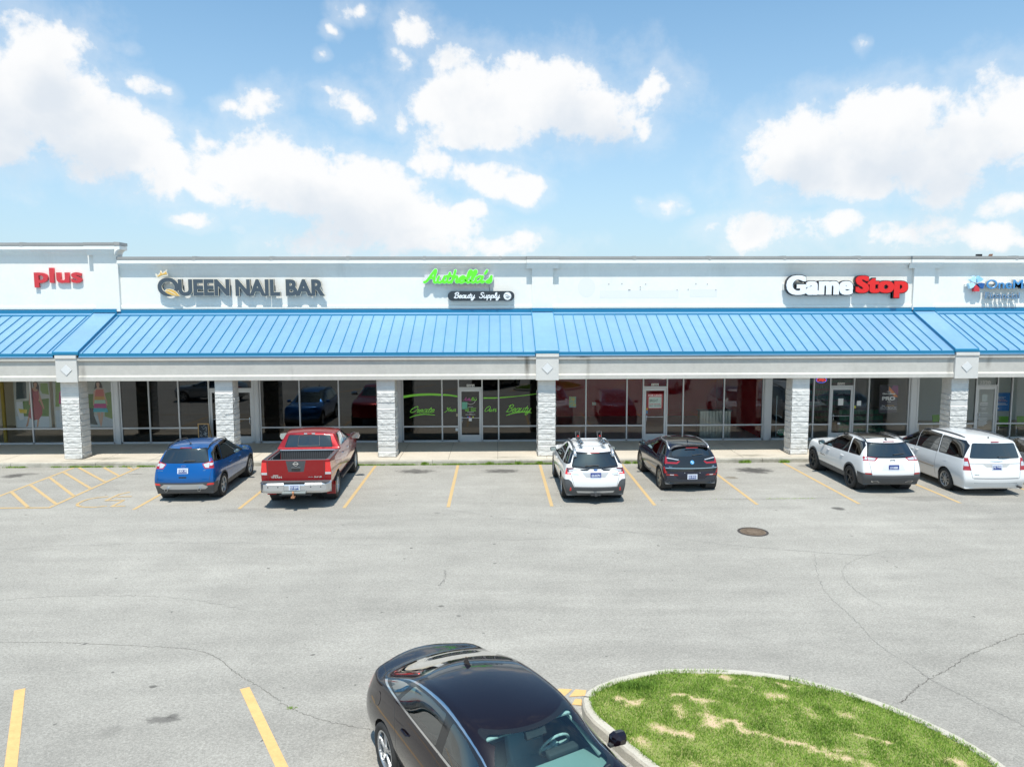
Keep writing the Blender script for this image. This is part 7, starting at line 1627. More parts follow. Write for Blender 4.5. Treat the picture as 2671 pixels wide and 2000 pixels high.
# --------------------------------------------------------------- white utility with dark cladding
def white_suv():
    c = Car('parked_suv', 'white utility car with black cladding, dark wheels and black roof rails', 'car', (12.14, 22.88, 0), R(90.2), P_['white'])
    hatch(c, dict(ro=.98, wb=2.71, fo=.93, W=1.87, H=1.67, zb=1.04, zh=1.02, zbr=1.10, xw=2.20, xh=1.36, xr=-.55, rx=[-.84, -.96, -.94, -.80], rz=[1.57, 1.625, 1.65, 1.655, 1.63, 1.57], tb=.73, bow=.12, rw=(.87, .95, .94, .83), z0=.27))
    clad = c.part('lower_cladding', M['greyplastic'], 0); c.band(clad, z1=.46)
    bump = c.part('rear_bumper', M['greyplastic'], 0); c.band(bump, x1=-.46, z1=.60)
    for sg in (1, -1): c.cut('rear', [(sg*.62, .58), (sg*1.0, .58), (sg*1.0, .66), (sg*.70, .67)], bump, -1, nmin=-.3, lim=lambda q: q.x < -.45)
    tg = c.part('tailgate', P_['white'], 0); c.cut('rear', [(-.66, .62), (.66, .62), (.72, .98), (.74, 1.10), (.60, 1.60), (-.60, 1.60), (-.74, 1.10), (-.72, .98)], tg, -1, lim=lambda q: q.x < .2)
    D = doors(c, [[(.52, .47), (1.40, .47), (1.38, 1.58), (.45, 1.58), (.32, 1.10), (.42, .82)], [(1.41, .47), (2.30, .47), (2.32, 1.04), (1.60, 1.58), (1.39, 1.58)]], P_['white'])
    side_glass(c, [[(-.42, 1.18), (.20, 1.15), (.24, 1.52), (-.24, 1.50), (-.40, 1.40)], [(.34, 1.145), (1.32, 1.11), (1.30, 1.545), (.42, 1.53)], [(1.42, 1.11), (2.12, 1.08), (1.60, 1.46), (1.40, 1.545)]], [M['glass_dark'], M['glass_dark'], M['glass_mid']], parents=[None, D[0], D[1]], trimw=.05, trim=M['gloss_black'])
    rear_glass(c, [(-.70, 1.15), (.70, 1.15), (.57, 1.50), (-.57, 1.50)], M['glass_dark'], tg, trimw=.045)
    lamps(c, [(.42, 1.11), (.52, 1.02), (.98, 1.02), (.98, 1.15), (.80, 1.15), (.44, 1.115)], M['red_lamp'], inner=[([(.48, 1.10), (.54, 1.045), (.72, 1.045), (.72, 1.13)], M['clear_lamp']), ([(.74, 1.05), (.85, 1.055), (.85, 1.13), (.74, 1.13)], M['clear_lamp'])])
    wrap_lamp(c, [(-1.0, 1.02), (-.80, 1.02), (-.60, 1.10), (-.62, 1.15), (-1.0, 1.15)], M['red_lamp'])
    rec = c.part('plate_recess', mat('recess_white', (.60, .61, .61), .4), tg); c.cut('rear', [(-.36, .74), (.36, .74), (.30, .94), (-.30, .94)], rec, -1)
    lamps(c, [(.64, .625), (.84, .63), (.84, .675), (.66, .67)], M['red_lamp'], 'reflector')
    ws = c.part('windscreen', M['glass_clear'], 0); c.cut('rear', convex_round([(-.62, 1.10), (.62, 1.10), (.52, 1.50), (-.52, 1.50)], .05), ws, 1, lim=lambda q: q.x > 1.1)
    sr = c.part('sunroof', M['gloss_black'], 0); c.cut('top', convex_round([(-.12, -.50), (1.22, -.50), (1.22, .50), (-.12, .50)], .06), sr, 1, lim=lambda q: q.z > 1.3, nmin=.3)
    c.seam('rear', [(-.70, .98), (-.66, .62), (.66, .62), (.70, .98)], .010, -1); c.seam('rear', [(-.62, .50), (.62, .50)], .016, -1, pid=c.part('bumper_line', M['plastic'], 0))
    tr = c.part('wheel_arch_trim', M['greyplastic'], 0); c.arches((0, 2.71), .365, .415, tr, .06)
    c.finish()
    for x in (0, 2.71):
        for sg in (1, -1): c.wheel(x, sg*.815, sg, .365, style='twin', spokes=5, rm=M['alloy_dark'])
    c.interior(-.6, 2.1, .72, .42, 1.05, [(1.12, .38, .24), (1.12, -.38, .24), (.25, 0, .6)], wheelx=1.68)
    for sg in (1, -1):
        c.mirror(1.94, sg*.87, 1.13, sg, M['plastic']); c.handle(.60, .95, sg, P_['white']); c.handle(1.58, .95, sg, P_['white'])
        c.stick('side_badge', 'side', 1.95, .70, [(-.17, -.012), (.17, -.012), (.17, .012), (-.17, .012)], M['gloss_black'], .006, 0, sg)
    c.rails(-.42, 1.22, .60, M['gloss_black'], .045, .02)
    c.plate(0, .84, 'LX 00BR', blue=True, tilt=.08); c.wiper(-.05, 1.20, -.40, 1.225)
    c.stick('brake_lamp', 'rear', 0, 1.565, [(-.17, -.011), (.17, -.011), (.17, .013), (-.17, .013)], M['red_lamp'], .02, .0, -1)
    c.word('Jeep', 'rear', 0, 1.05, .17, .055, M['gloss_black'], .003, -1, .03); c.fin(-.30, M['plastic'], k=1.2)
    for sg in (1, -1):
        ex = [(-.13, -.03), (.10, -.03), (.13, .03), (-.05, .035)]; ex = [(a*sg*-1, b) for a, b in ex]; c.stick('exhaust_finisher', 'rear', sg*.52, .40, ex, M['chrome'], .02, -.008, -1); c.stick('exhaust_bore', 'rear', sg*.52, .40, [(a*.8, b*.62) for a, b in ex], M['dark'], .004, .0125, -1)
# --------------------------------------------------------------- white van
def minivan():
    c = Car('parked_minivan', 'long white minivan with square red lamps, its silver wheels dusty', 'van', (15.10, 22.62, 0), R(90.0), P_['white'])
    hatch(c, dict(ro=1.12, wb=3.08, fo=.95, W=2.0, H=1.75, zb=1.06, zh=1.02, zbr=1.12, xw=2.95, xh=2.0, xr=-.80, rx=[-.98, -1.09, -1.02, -.95], rz=[1.70, 1.745, 1.76, 1.755, 1.72, 1.63], tb=.78, bow=.12, rw=(.86, .94, .91, .86), z0=.22, cornercrease=.35))
    tg = c.part('tailgate', P_['white'], 0); c.cut('rear', [(-.72, .58), (.72, .58), (.80, 1.0), (.78, 1.2), (.66, 1.66), (-.66, 1.66), (-.78, 1.2), (-.80, 1.0)], tg, -1, lim=lambda q: q.x < .0)
    D = doors(c, [[(.55, .34), (1.75, .34), (1.75, 1.68), (.55, 1.68)], [(1.76, .34), (2.85, .34), (2.95, 1.06), (2.2, 1.68), (1.76, 1.68)]], P_['white'])
    side_glass(c, [[(-.72, 1.18), (.42, 1.155), (.45, 1.61), (-.52, 1.60), (-.68, 1.5)], [(.56, 1.15), (1.64, 1.13), (1.64, 1.625), (.58, 1.615)], [(1.76, 1.12), (2.82, 1.09), (2.18, 1.54), (1.76, 1.62)]], [M['glass_dark'], M['glass_dark'], M['glass_mid']], parents=[None, D[0], D[1]], trimw=.05, trim=M['gloss_black'])
    rear_glass(c, [(-.75, 1.17), (.75, 1.17), (.63, 1.59), (-.63, 1.59)], M['glass_dark'], tg, trimw=.015)
    lamps(c, [(.74, .80), (.99, .80), (.99, 1.17), (.80, 1.17)], M['red_lamp'], inner=[([(.80, .93), (.93, .93), (.93, 1.06), (.82, 1.06)], M['clear_lamp'])])
    wrap_lamp(c, [(-1.15, .80), (-.90, .80), (-.86, 1.17), (-1.15, 1.17)], M['red_lamp'])
    rec = c.part('plate_recess', mat('recess_shadow', (.45, .45, .44), .5), tg); c.cut('rear', [(-.42, .985), (-.30, .90), (.30, .90), (.42, .985)], rec, -1)
    bs = c.part('bumper_step', mat('bumper_grey', (.36, .37, .38), .5), 0); c.cut('rear', [(-.70, .545), (.70, .545), (.66, .585), (-.66, .585)], bs, -1, nmin=-.2)
    ws = c.part('windscreen', M['glass_clear'], 0); c.cut('rear', convex_round([(-.68, 1.12), (.68, 1.12), (.58, 1.56), (-.58, 1.56)], .05), ws, 1, lim=lambda q: q.x > 1.8)
    c.seam('rear', [(-.80, 1.0), (-.72, .58), (.72, .58), (.80, 1.0)], .009, -1); c.seam('rear', [(-.80, 1.0), (.80, 1.0)], .010, -1); c.seam('rear', [(-.66, .42), (.66, .42)], .008, -1)
    for sg in (1, -1): c.seam('side', [(.55, .34), (.55, .80), (.55, 1.1)], .009, sg)
    c.arches((0, 3.08), .345, .39, None)
    c.finish()
    for x in (0, 3.08):
        for sg in (1, -1): c.wheel(x, sg*.875, sg, .345, style='many', spokes=9, rm=M['alloy'])
    c.interior(-.8, 2.8, .80, .42, 1.05, [(1.7, .42, .26), (1.7, -.42, .26), (.75, .4, .26), (.75, -.4, .26), (-.15, 0, .62)], wheelx=2.3)
    for sg in (1, -1):
        c.mirror(2.62, sg*.93, 1.12, sg, P_['white']); c.handle(1.62, .97, sg, P_['white']); c.handle(1.92, .97, sg, P_['white'])
        o = c.stick('side_moulding', 'side', 1.2, .62, [(-.62, -.018), (.62, -.018), (.62, .018), (-.62, .018)], mat('moulding_tan', (.40, .33, .26), .4) if 'moulding_tan' not in bpy.data.materials else bpy.data.materials['moulding_tan'], .012, .006, sg)
        mb = MB(); pts = []
        for i in range(9):
            x = lerp(-.35, 1.85, i/8); p, n = c.hit('top', x, sg*.62); pts.append((x, sg*.62, p.z+.022))
        mb.tube(pts, [.012]+[.026]*7+[.012], 8); c.add(mb, 'roof_rail', M['greyplastic'], smooth=True)
    mb = MB(); pt = c.hit('side', -.02, .95, 1)[0]
    c.plate(0, .905, 'XJ 7N00', tilt=.05); c.wiper(-.06, 1.20, -.40, 1.205)
    c.stick('brake_lamp', 'rear', 0, 1.645, [(-.12, -.012), (.12, -.012), (.12, .014), (-.12, .014)], M['red_lamp'], .02, .0, -1)
    c.stick('badge', 'rear', 0, 1.075, [(-.20, .012), (-.06, -.012), (.06, -.012), (.20, .012), (.05, .004), (-.05, .004)], M['chrome'], .006, 0, -1); c.word('DRIVE', 'rear', .60, .68, .12, .018, M['plastic'], .002, -1)
    c.fin(-.48, M['plastic'], k=.7)
    mb = MB(); mb.cyl((-.98, -.72, .30), .035, .16, 'x', 10); c.add(mb, 'exhaust', M['plastic'])
    c.stick('fuel_flap', 'side', .05, .98, rrect(-.08, .08, -.07, .07, .02), P_['white'], .004, .001, 1)
# --------------------------------------------------------------- grey car cut by the frame
def grey_car(name='parked_sedan', label='light grey car at the right edge beyond the white minivan, mostly cut off', loc=(18.0, 22.9, 0), rz=R(90), pm='grey'):
    c = Car(name, label, 'car', loc, rz, P_[pm])
    hatch(c, dict(ro=.90, wb=2.70, fo=.90, W=1.83, H=1.47, zb=.95, zh=.86, zbr=1.02, xw=2.30, xh=1.35, xr=.05, rx=[-.80, -.92, -.90, -.82], rz=[1.36, 1.43, 1.455, 1.455, 1.43, 1.37], tb=.68, bow=.15, rw=(.82, .90, .88, .74), lv=2))
    D = doors(c, [[(.50, .36), (1.35, .36), (1.33, 1.38), (.45, 1.38), (.25, .98)], [(1.36, .36), (2.35, .36), (2.40, .94), (1.60, 1.38), (1.34, 1.38)]], P_[pm])
    side_glass(c, [[(-.30, 1.06), (.22, 1.03), (.24, 1.32), (.05, 1.29)], [(.32, 1.03), (1.28, 1.0), (1.26, 1.345), (.42, 1.325)], [(1.38, 1.0), (2.18, .97), (1.64, 1.28), (1.36, 1.345)]], [M['glass_dark'], M['glass_mid'], M['glass_mid']], parents=[None, D[0], D[1]], trim=M['gloss_black'])
    rear_glass(c, [(-.58, 1.08), (.58, 1.08), (.50, 1.31), (-.50, 1.31)], M['glass_dark'])
    lamps(c, [(.50, .82), (.98, .80), (.98, .96), (.55, .95)], M['red_lamp'])
    ws = c.part('windscreen', M['glass_clear'], 0); c.cut('rear', convex_round([(-.60, .98), (.60, .98), (.50, 1.32), (-.50, 1.32)], .05), ws, 1, lim=lambda q: q.x > 1.1)
    for sg in (1, -1):
        k = c.part('headlamp', M['clear_lamp'], 0); c.cut('rear', [(sg*.50, .66), (sg*.95, .70), (sg*.95, .80), (sg*.52, .74)], k, 1)
    k = c.part('grille', M['gloss_black'], 0); c.cut('rear', [(-.45, .40), (.45, .40), (.48, .62), (-.48, .62)], k, 1)
    c.arches((0, 2.70), .325, .365, None)
    c.finish()
    for x in (0, 2.70):
        for sg in (1, -1): c.wheel(x, sg*.80, sg, .325, style='five', spokes=5)
    c.interior(-.4, 2.2, .70, .36, .95, [(1.15, .36, .24), (1.15, -.36, .24), (.35, 0, .55)], wheelx=1.7)
    for sg in (1, -1): c.mirror(2.0, sg*.85, 1.02, sg, P_[pm]); c.handle(.62, .84, sg, P_[pm]); c.handle(1.55, .84, sg, P_[pm])
    return c
# --------------------------------------------------------------- red pickup
def pickup():
    c = Car('parked_pickup', 'dark red crew cab pickup truck with open bed and chrome bumper', 'pickup truck', (-5.80, 22.15, 0), R(92.0), P_['red'])
    W = 1.0; fr = [-1, -.55, 0, .55, 1]
    xs = [-1.10, -1.02, -.15, .52, .60, 1.35, 2.05, 2.85, 3.5, 4.20, 4.42]; nodes = {}
    for i, x in enumerate(xs):
        wk = [W*.93, W*.99, W, W*.965]; zz = [.56, .80, 1.05, 1.40]
        if i >= 7: zz[3] = [1.36, 1.33, 1.24, 1.14][i-7]
        if i == 10: wk = [W*.80, W*.86, W*.84, W*.80]
        if i == 9: wk = [W*.90, W*.97, W*.97, W*.92]
        for k in range(4):
            for j in range(5):
                f = fr[j]; y = f*wk[k]; z = zz[k]; xx = x
                if i <= 4 and abs(f) < 1 and f != 0 and k >= 2: y = (wk[k]-.12)*(1 if f > 0 else -1)
                if i in (1, 2, 3) and k == 2 and abs(f) < 1: z = .93
                if i == 10: xx = x-.22*f*f
                if i == 9: xx = x-.10*f*f
                if i == 7 and k == 3: xx = x+.16*(1-f*f)
                if k == 3 and i > 7: z += .04*(1-f*f)
                if i == 0: xx = x-.02*(1-f*f)
                nodes[(i, j, k)] = Vector((xx, y, z))
    for i, (x, z, w) in {4: (.82, 1.86, .74), 5: (1.15, 1.91, .77), 6: (1.65, 1.91, .77), 7: (2.10, 1.84, .74)}.items():
        for j in range(5):
            f = fr[j]; nodes[(i, j, 4)] = Vector((x+(.04*f*f if i == 4 else 0)-(.10*f*f-.10 if i == 7 else 0), f*w, z-.05*f*f))
    vox = {(i, j, k) for i in range(10) for j in range(4) for k in range(3)} | {(i, j, 3) for i in (4, 5, 6) for j in range(4)}
    for i in (1, 2):
        for j in (1, 2): vox.discard((i, j, 2))
    def cr(a, b):
        if a[2] == b[2] == 0: return .8
        if max(a[0], b[0]) <= 4 and min(a[2], b[2]) >= 2: 
            if a[1] in (0, 4) and b[1] in (0, 4) and a[2] == b[2] == 3: return .55
            return .85
        if a[0] == b[0] == 0: return .7
        if a[2] == b[2] == 4 and a[1] == b[1] and a[1] in (0, 4): return .5
        if a[2] == b[2] == 4 and a[0] == b[0] == 4: return .6
        if a[0] == b[0] == 4 and a[1] == b[1] and a[1] in (0, 4): return .5
        if a[2] == b[2] == 3: return .35
        return 0
    c.cage(nodes, vox, cr, 3); c.gap = c.part('__gap', M['dark'], None)
    bed = c.part('bed_liner', M['plastic'], 0); 
    for f in c.bm.faces:
        q = f.calc_center_median()
        if -1.03 < q.x < .53 and abs(q.y) < W-.115 and q.z > .8 and q.z < 1.385: f.material_index = bed
    rail = c.part('bed_rail_cap', M['greyplastic'], 0); 
    for sg in (1, -1): c.cut('top', [(-1.06, sg*.862), (.56, sg*.862), (.56, sg*.985), (-1.06, sg*.985)], rail, 1, nmin=.2, lim=lambda q: q.z > 1.25)
    c.cut('top', [(-1.2, -.86), (-.99, -.86), (-.99, .86), (-1.2, .86)], rail, 1, nmin=.5, lim=lambda q: q.z > 1.25)
    tg = c.part('tailgate', P_['red'], 0); c.cut('rear', [(-.80, .80), (.80, .80), (.80, 1.385), (-.80, 1.385)], tg, -1, lim=lambda q: q.x < -.95)
    tp = c.part('tailgate_panel', mat('charcoal_panel', (.06, .065, .07), .5), tg); c.cut('rear', [(-.22, 1.05), (.22, 1.05), (.285, 1.375), (-.285, 1.375)], tp, -1, lim=lambda q: q.x < -.95)
    for sg in (1, -1): c.seam('rear', [(sg*.80, .80), (sg*.80, 1.385)], .010, -1, lim=lambda q: q.x < -.9)
    lamps(c, [(.825, .97), (.985, .97), (.985, 1.33), (.835, 1.33)], M['red_bright'], inner=[([(.825, .97), (.985, .97), (.985, 1.035), (.825, 1.035)], M['clear_lamp'])])
    wrap_lamp(c, [(-1.15, .97), (-1.0, .97), (-1.02, 1.33), (-1.15, 1.33)], M['red_bright'])
    D = doors(c, [[(.74, .62), (1.62, .62), (1.64, 1.84), (.92, 1.84), (.70, 1.38)], [(1.65, .62), (2.70, .62), (2.78, 1.36), (2.15, 1.84), (1.66, 1.84)]], P_['red'])
    side_glass(c, [[(.92, 1.46), (1.58, 1.45), (1.56, 1.79), (1.02, 1.78)], [(1.69, 1.45), (2.66, 1.42), (2.18, 1.72), (1.68, 1.79)]], [M['glass_dark'], M['glass_mid']], parents=[D[0], D[1]])
    lim = lambda q: .5 < q.x < 1.3 and q.z > 1.3
    t_ = c.part('rear_window_trim', M['gloss_black'], 0); c.cut('rear', convex_round([(-.74, 1.44), (.74, 1.44), (.64, 1.80), (-.64, 1.80)], .04), t_, -1, lim=lim)
    g_ = c.part('rear_window', M['glass_dark'], 0); c.cut('rear', convex_round([(-.70, 1.46), (.70, 1.46), (.61, 1.785), (-.61, 1.785)], .04), g_, -1, lim=lim)
    ws = c.part('windscreen', M['glass_clear'], 0); c.cut('rear', convex_round([(-.76, 1.42), (.76, 1.42), (.66, 1.79), (-.66, 1.79)], .05), ws, 1, lim=lambda q: q.x > 1.8)
    for sg in (1, -1): c.seam('side', [(.56, .62), (.565, 1.40)], .014, sg)
    tr = c.part('wheel_arch_trim', P_['red'], 0); c.arches((0, 3.55), .405, .46, tr, .06, hw=.98, zc=.42)
    c.finish()
    for x in (0, 3.55):
        for sg in (1, -1): c.wheel(x, sg*.865, sg, .405, .265, .58, style='five', spokes=6)
    c.interior(.75, 2.7, .82, .62, 1.38, [(1.75, .42, .28), (1.75, -.42, .28), (1.0, 0, .66)], wheelx=2.25)
    rb_ = MB(); n = 26     # ribbed liner at the front wall and floor of the bed
    for i in range(n): y = lerp(-.84, .84, (i+.5)/n); rb_.box(.495, .515, y-.018, y+.018, .96, 1.33); rb_.box(-.95, .50, y-.016, y+.016, .94, .955)
    c.add(rb_, 'liner_ribs', M['greyplastic']); mb = MB(); mb.tube([(.50, -.84, 1.37), (.50, .84, 1.37)], .018, 8); mb.tube([(.48, .85, 1.33), (-.98, .85, 1.33)], .012, 6); mb.tube([(-.5, .84, .98), (-.42, .84, 1.34)], .016, 6); c.add(mb, 'bed_rails', M['silver'])
    # sliding window frame on the rear glass
    fr_ = MB(); a = c.hit('rear', 0, 1.48, -1)[0]; 
    def rg(y, z): return c.tree.ray_cast(Vector((.2, y, z)), Vector((1, 0, 0)))[0]
    q = [rg(-.33, 1.475), rg(.33, 1.475), rg(.31, 1.775), rg(-.31, 1.775)]
    if all(q):
        q = [p-Vector((.008, 0, 0)) for p in q]; fr_.tube([q[0], q[1]], .014, 6); fr_.tube([q[1], q[2]], .009, 6); fr_.tube([q[2], q[3]], .007, 6); fr_.tube([q[3], q[0]], .009, 6); c.add(fr_, 'slider_frame', M['greyplastic'])
    # rear step bumper
    bm2 = MB(); n = 12
    prof = [(-1.16, .48), (-1.34, .49), (-1.385, .56), (-1.385, .74), (-1.35, .785), (-1.12, .79)]
    for a0, a1 in ((-1.0, -.30), (.30, 1.0)):
        rows = []
        for t in range(7):
            y = lerp(a0, a1, t/6); e = max(0, (abs(y)-.78)/.22); rows.append([(x+(.22*e*e if x < -1.2 else 0), y, z) for x, z in prof])
        vs = [p for r in rows for p in r]; k = len(prof); bm2.add(vs, [(i*k+j, i*k+j+1, (i+1)*k+j+1, (i+1)*k+j) for i in range(6) for j in range(k-1)]+[tuple(range(k)), tuple(6*k+j for j in range(k))])
    bm2.prism([(-1.16, .55), (-1.36, .56), (-1.36, .70), (-1.34, .74), (-1.12, .75)], 'y', -.30, .30)
    o = c.add(bm2, 'rear_bumper', M['chrome']); o.data.materials[0] = mat('brushed_chrome', (.62, .63, .64), .28, .85)
    mb = MB(); mb.box(-1.36, -1.08, -.96, .96, .785, .80); link('bumper_step', mb.mesh('bumper_step'), M['greyplastic'], o)
    mb = MB(); mb.prism([(-1.12, .50), (-1.50, .50), (-1.50, .53), (-1.40, .55), (-1.12, .55)], 'y', -.33, .33); link('bumper_lip', mb.mesh('bumper_lip'), mat('step_grey', (.20, .22, .21), .5), o)
    for y in (-.74, -.46, .46, .74): mb = MB(); mb.cyl((-1.388, y, .67), .018, .008, 'x', 10); link('parking_sensor', mb.mesh('parking_sensor'), M['plastic'], o)
    mb = MB(); mb.cyl((-1.30, 0, .44), .028, .5, 'x', 10); mb.box(-1.3, -1.0, -.45, .45, .40, .45); c.add(mb, 'tow_bar', M['plastic']); mb = MB(); mb.cyl((-1.55, 0, .47), .022, .09); mb.tube([(-1.55, 0, .51), (-1.55, 0, .53), (-1.55, 0, .56), (-1.55, 0, .585)], [.02, .034, .034, .015], 10); mb.box(-1.62, -1.46, -.05, .05, .40, .44); c.add(mb, 'tow_ball', mat('copper_brown', (.45, .22, .12), .45, .4), smooth=False)
    # plate on the bumper
    def onb(name, w, h, x, z, m, par=None, yc=0):
        mb = MB(); mb.box(x-.006, x, yc-w/2, yc+w/2, z-h/2, z+h/2); return c.add(mb, name, m, par)
    pl = onb('number_plate', .31, .16, -1.375, .655, M['plate']); onb('plate_band', .24, .10, -1.382, .650, M['plate_blue'], pl)
    me = text_mesh('029 BPPV', .5, .03); bb = bounds(me)
    for v in me.vertices:
        x = (v.co.x-bb[0])/(bb[1]-bb[0])-.5; y = (v.co.y-bb[2])/(bb[3]-bb[2])-.5; v.co = Vector((-1.390-(v.co.z+.5)*.002, -x*.26, .652+y*.075))
    link('plate_number', me, M['plate'], pl)
    # badges
    k = 24
    p, rt, up_, n_ = c.frame('rear', 0, 1.28, -1)
    def rear_ring(cz, ro_, ri_, m, off=.006):
        p, rt, up_, n_ = c.frame('rear', 0, cz, -1); vs = [p+rt*(r*math.cos(2*math.pi*i/k))+up_*(r*math.sin(2*math.pi*i/k))+n_*(off+d) for d in (0, .008) for r in (ro_, ri_) for i in range(k)]; mb = MB()
        mb.add(vs, [q for i in range(k) for j in [(i+1) % k] for q in ((2*k+i, 2*k+j, 3*k+j, 3*k+i), (i, j, 2*k+j, 2*k+i), (k+i, k+j, 3*k+j, 3*k+i))]); return c.add(mb, 'badge', m)
    b = rear_ring(1.285, .066, .048, M['chrome']); c.stick('badge_bar', 'rear', 0, 1.285, [(-.085, -.013), (.085, -.013), (.085, .013), (-.085, .013)], M['chrome'], .006, .010, -1, parent=b)
    c.stick('grip_recess', 'rear', 0, 1.12, [(-.12, -.035), (.12, -.035), (.12, .045), (-.12, .045)], M['gloss_black'], .006, .003, -1); c.stick('grip_line', 'rear', 0, 1.175, [(-.13, -.004), (.13, -.004), (.13, .004), (-.13, .004)], M['silver'], .006, .004, -1)
    c.word('TITAN', 'rear', .56, .90, .31, .055, M['chrome'], .004, -1, .045, shear=0); c.stick('badge_cap', 'rear', .58, .95, [(-.08, -.012), (.08, -.012), (.07, .016), (-.07, .016)], M['chrome'], .005, .002, -1); c.word('5.6 LE', 'rear', -.62, .90, .21, .045, M['chrome'], .004, -1, .045); c.word('ENDURANCE', 'rear', -.41, .90, .13, .02, M['silver'], .004, -1)
    bl = [(-.17, -.016), (.17, -.016), (.17, .018), (-.17, .018)]; pr = c.tree.ray_cast(Vector((.2, 0, 1.835)), Vector((1, 0, 0)))[0] or Vector((.82, 0, 1.83))
    mb = MB(); mb.box(pr.x-.02, pr.x+.03, -.17, .17, 1.815, 1.85); o = c.add(mb, 'brake_lamp', M['clear_lamp']); mb = MB(); mb.box(pr.x-.024, pr.x-.0205, -.07, .07, 1.817, 1.848); link('red_lens', mb.mesh('red_lens'), M['red_bright'], o)
    for sg in (1, -1):
        c.mirror(2.42, sg*.98, 1.50, sg, M['chrome'], size=1.5); c.handle(.92, 1.22, sg, M['chrome']); c.handle(1.86, 1.22, sg, M['chrome'])
        mb = MB(); mb.box(.68, 2.85, sg*.90-.09*(sg > 0)-.0, sg*.90+.11, .44, .50) if sg > 0 else mb.box(.68, 2.85, -1.01, -.81, .44, .50); c.add(mb, 'side_step', M['plastic'])
        mb = MB(); mb.prism([(-.50, .24), (-.47, .62), (-.44, .62), (-.47, .24)], 'y', sg*.74, sg*1.0) ; c.add(mb, 'mud_flap', P_['red'])
    c.add(MB().box(-1.0, 4.2, -.5, .5, .45, .60), 'chassis', M['dark'])
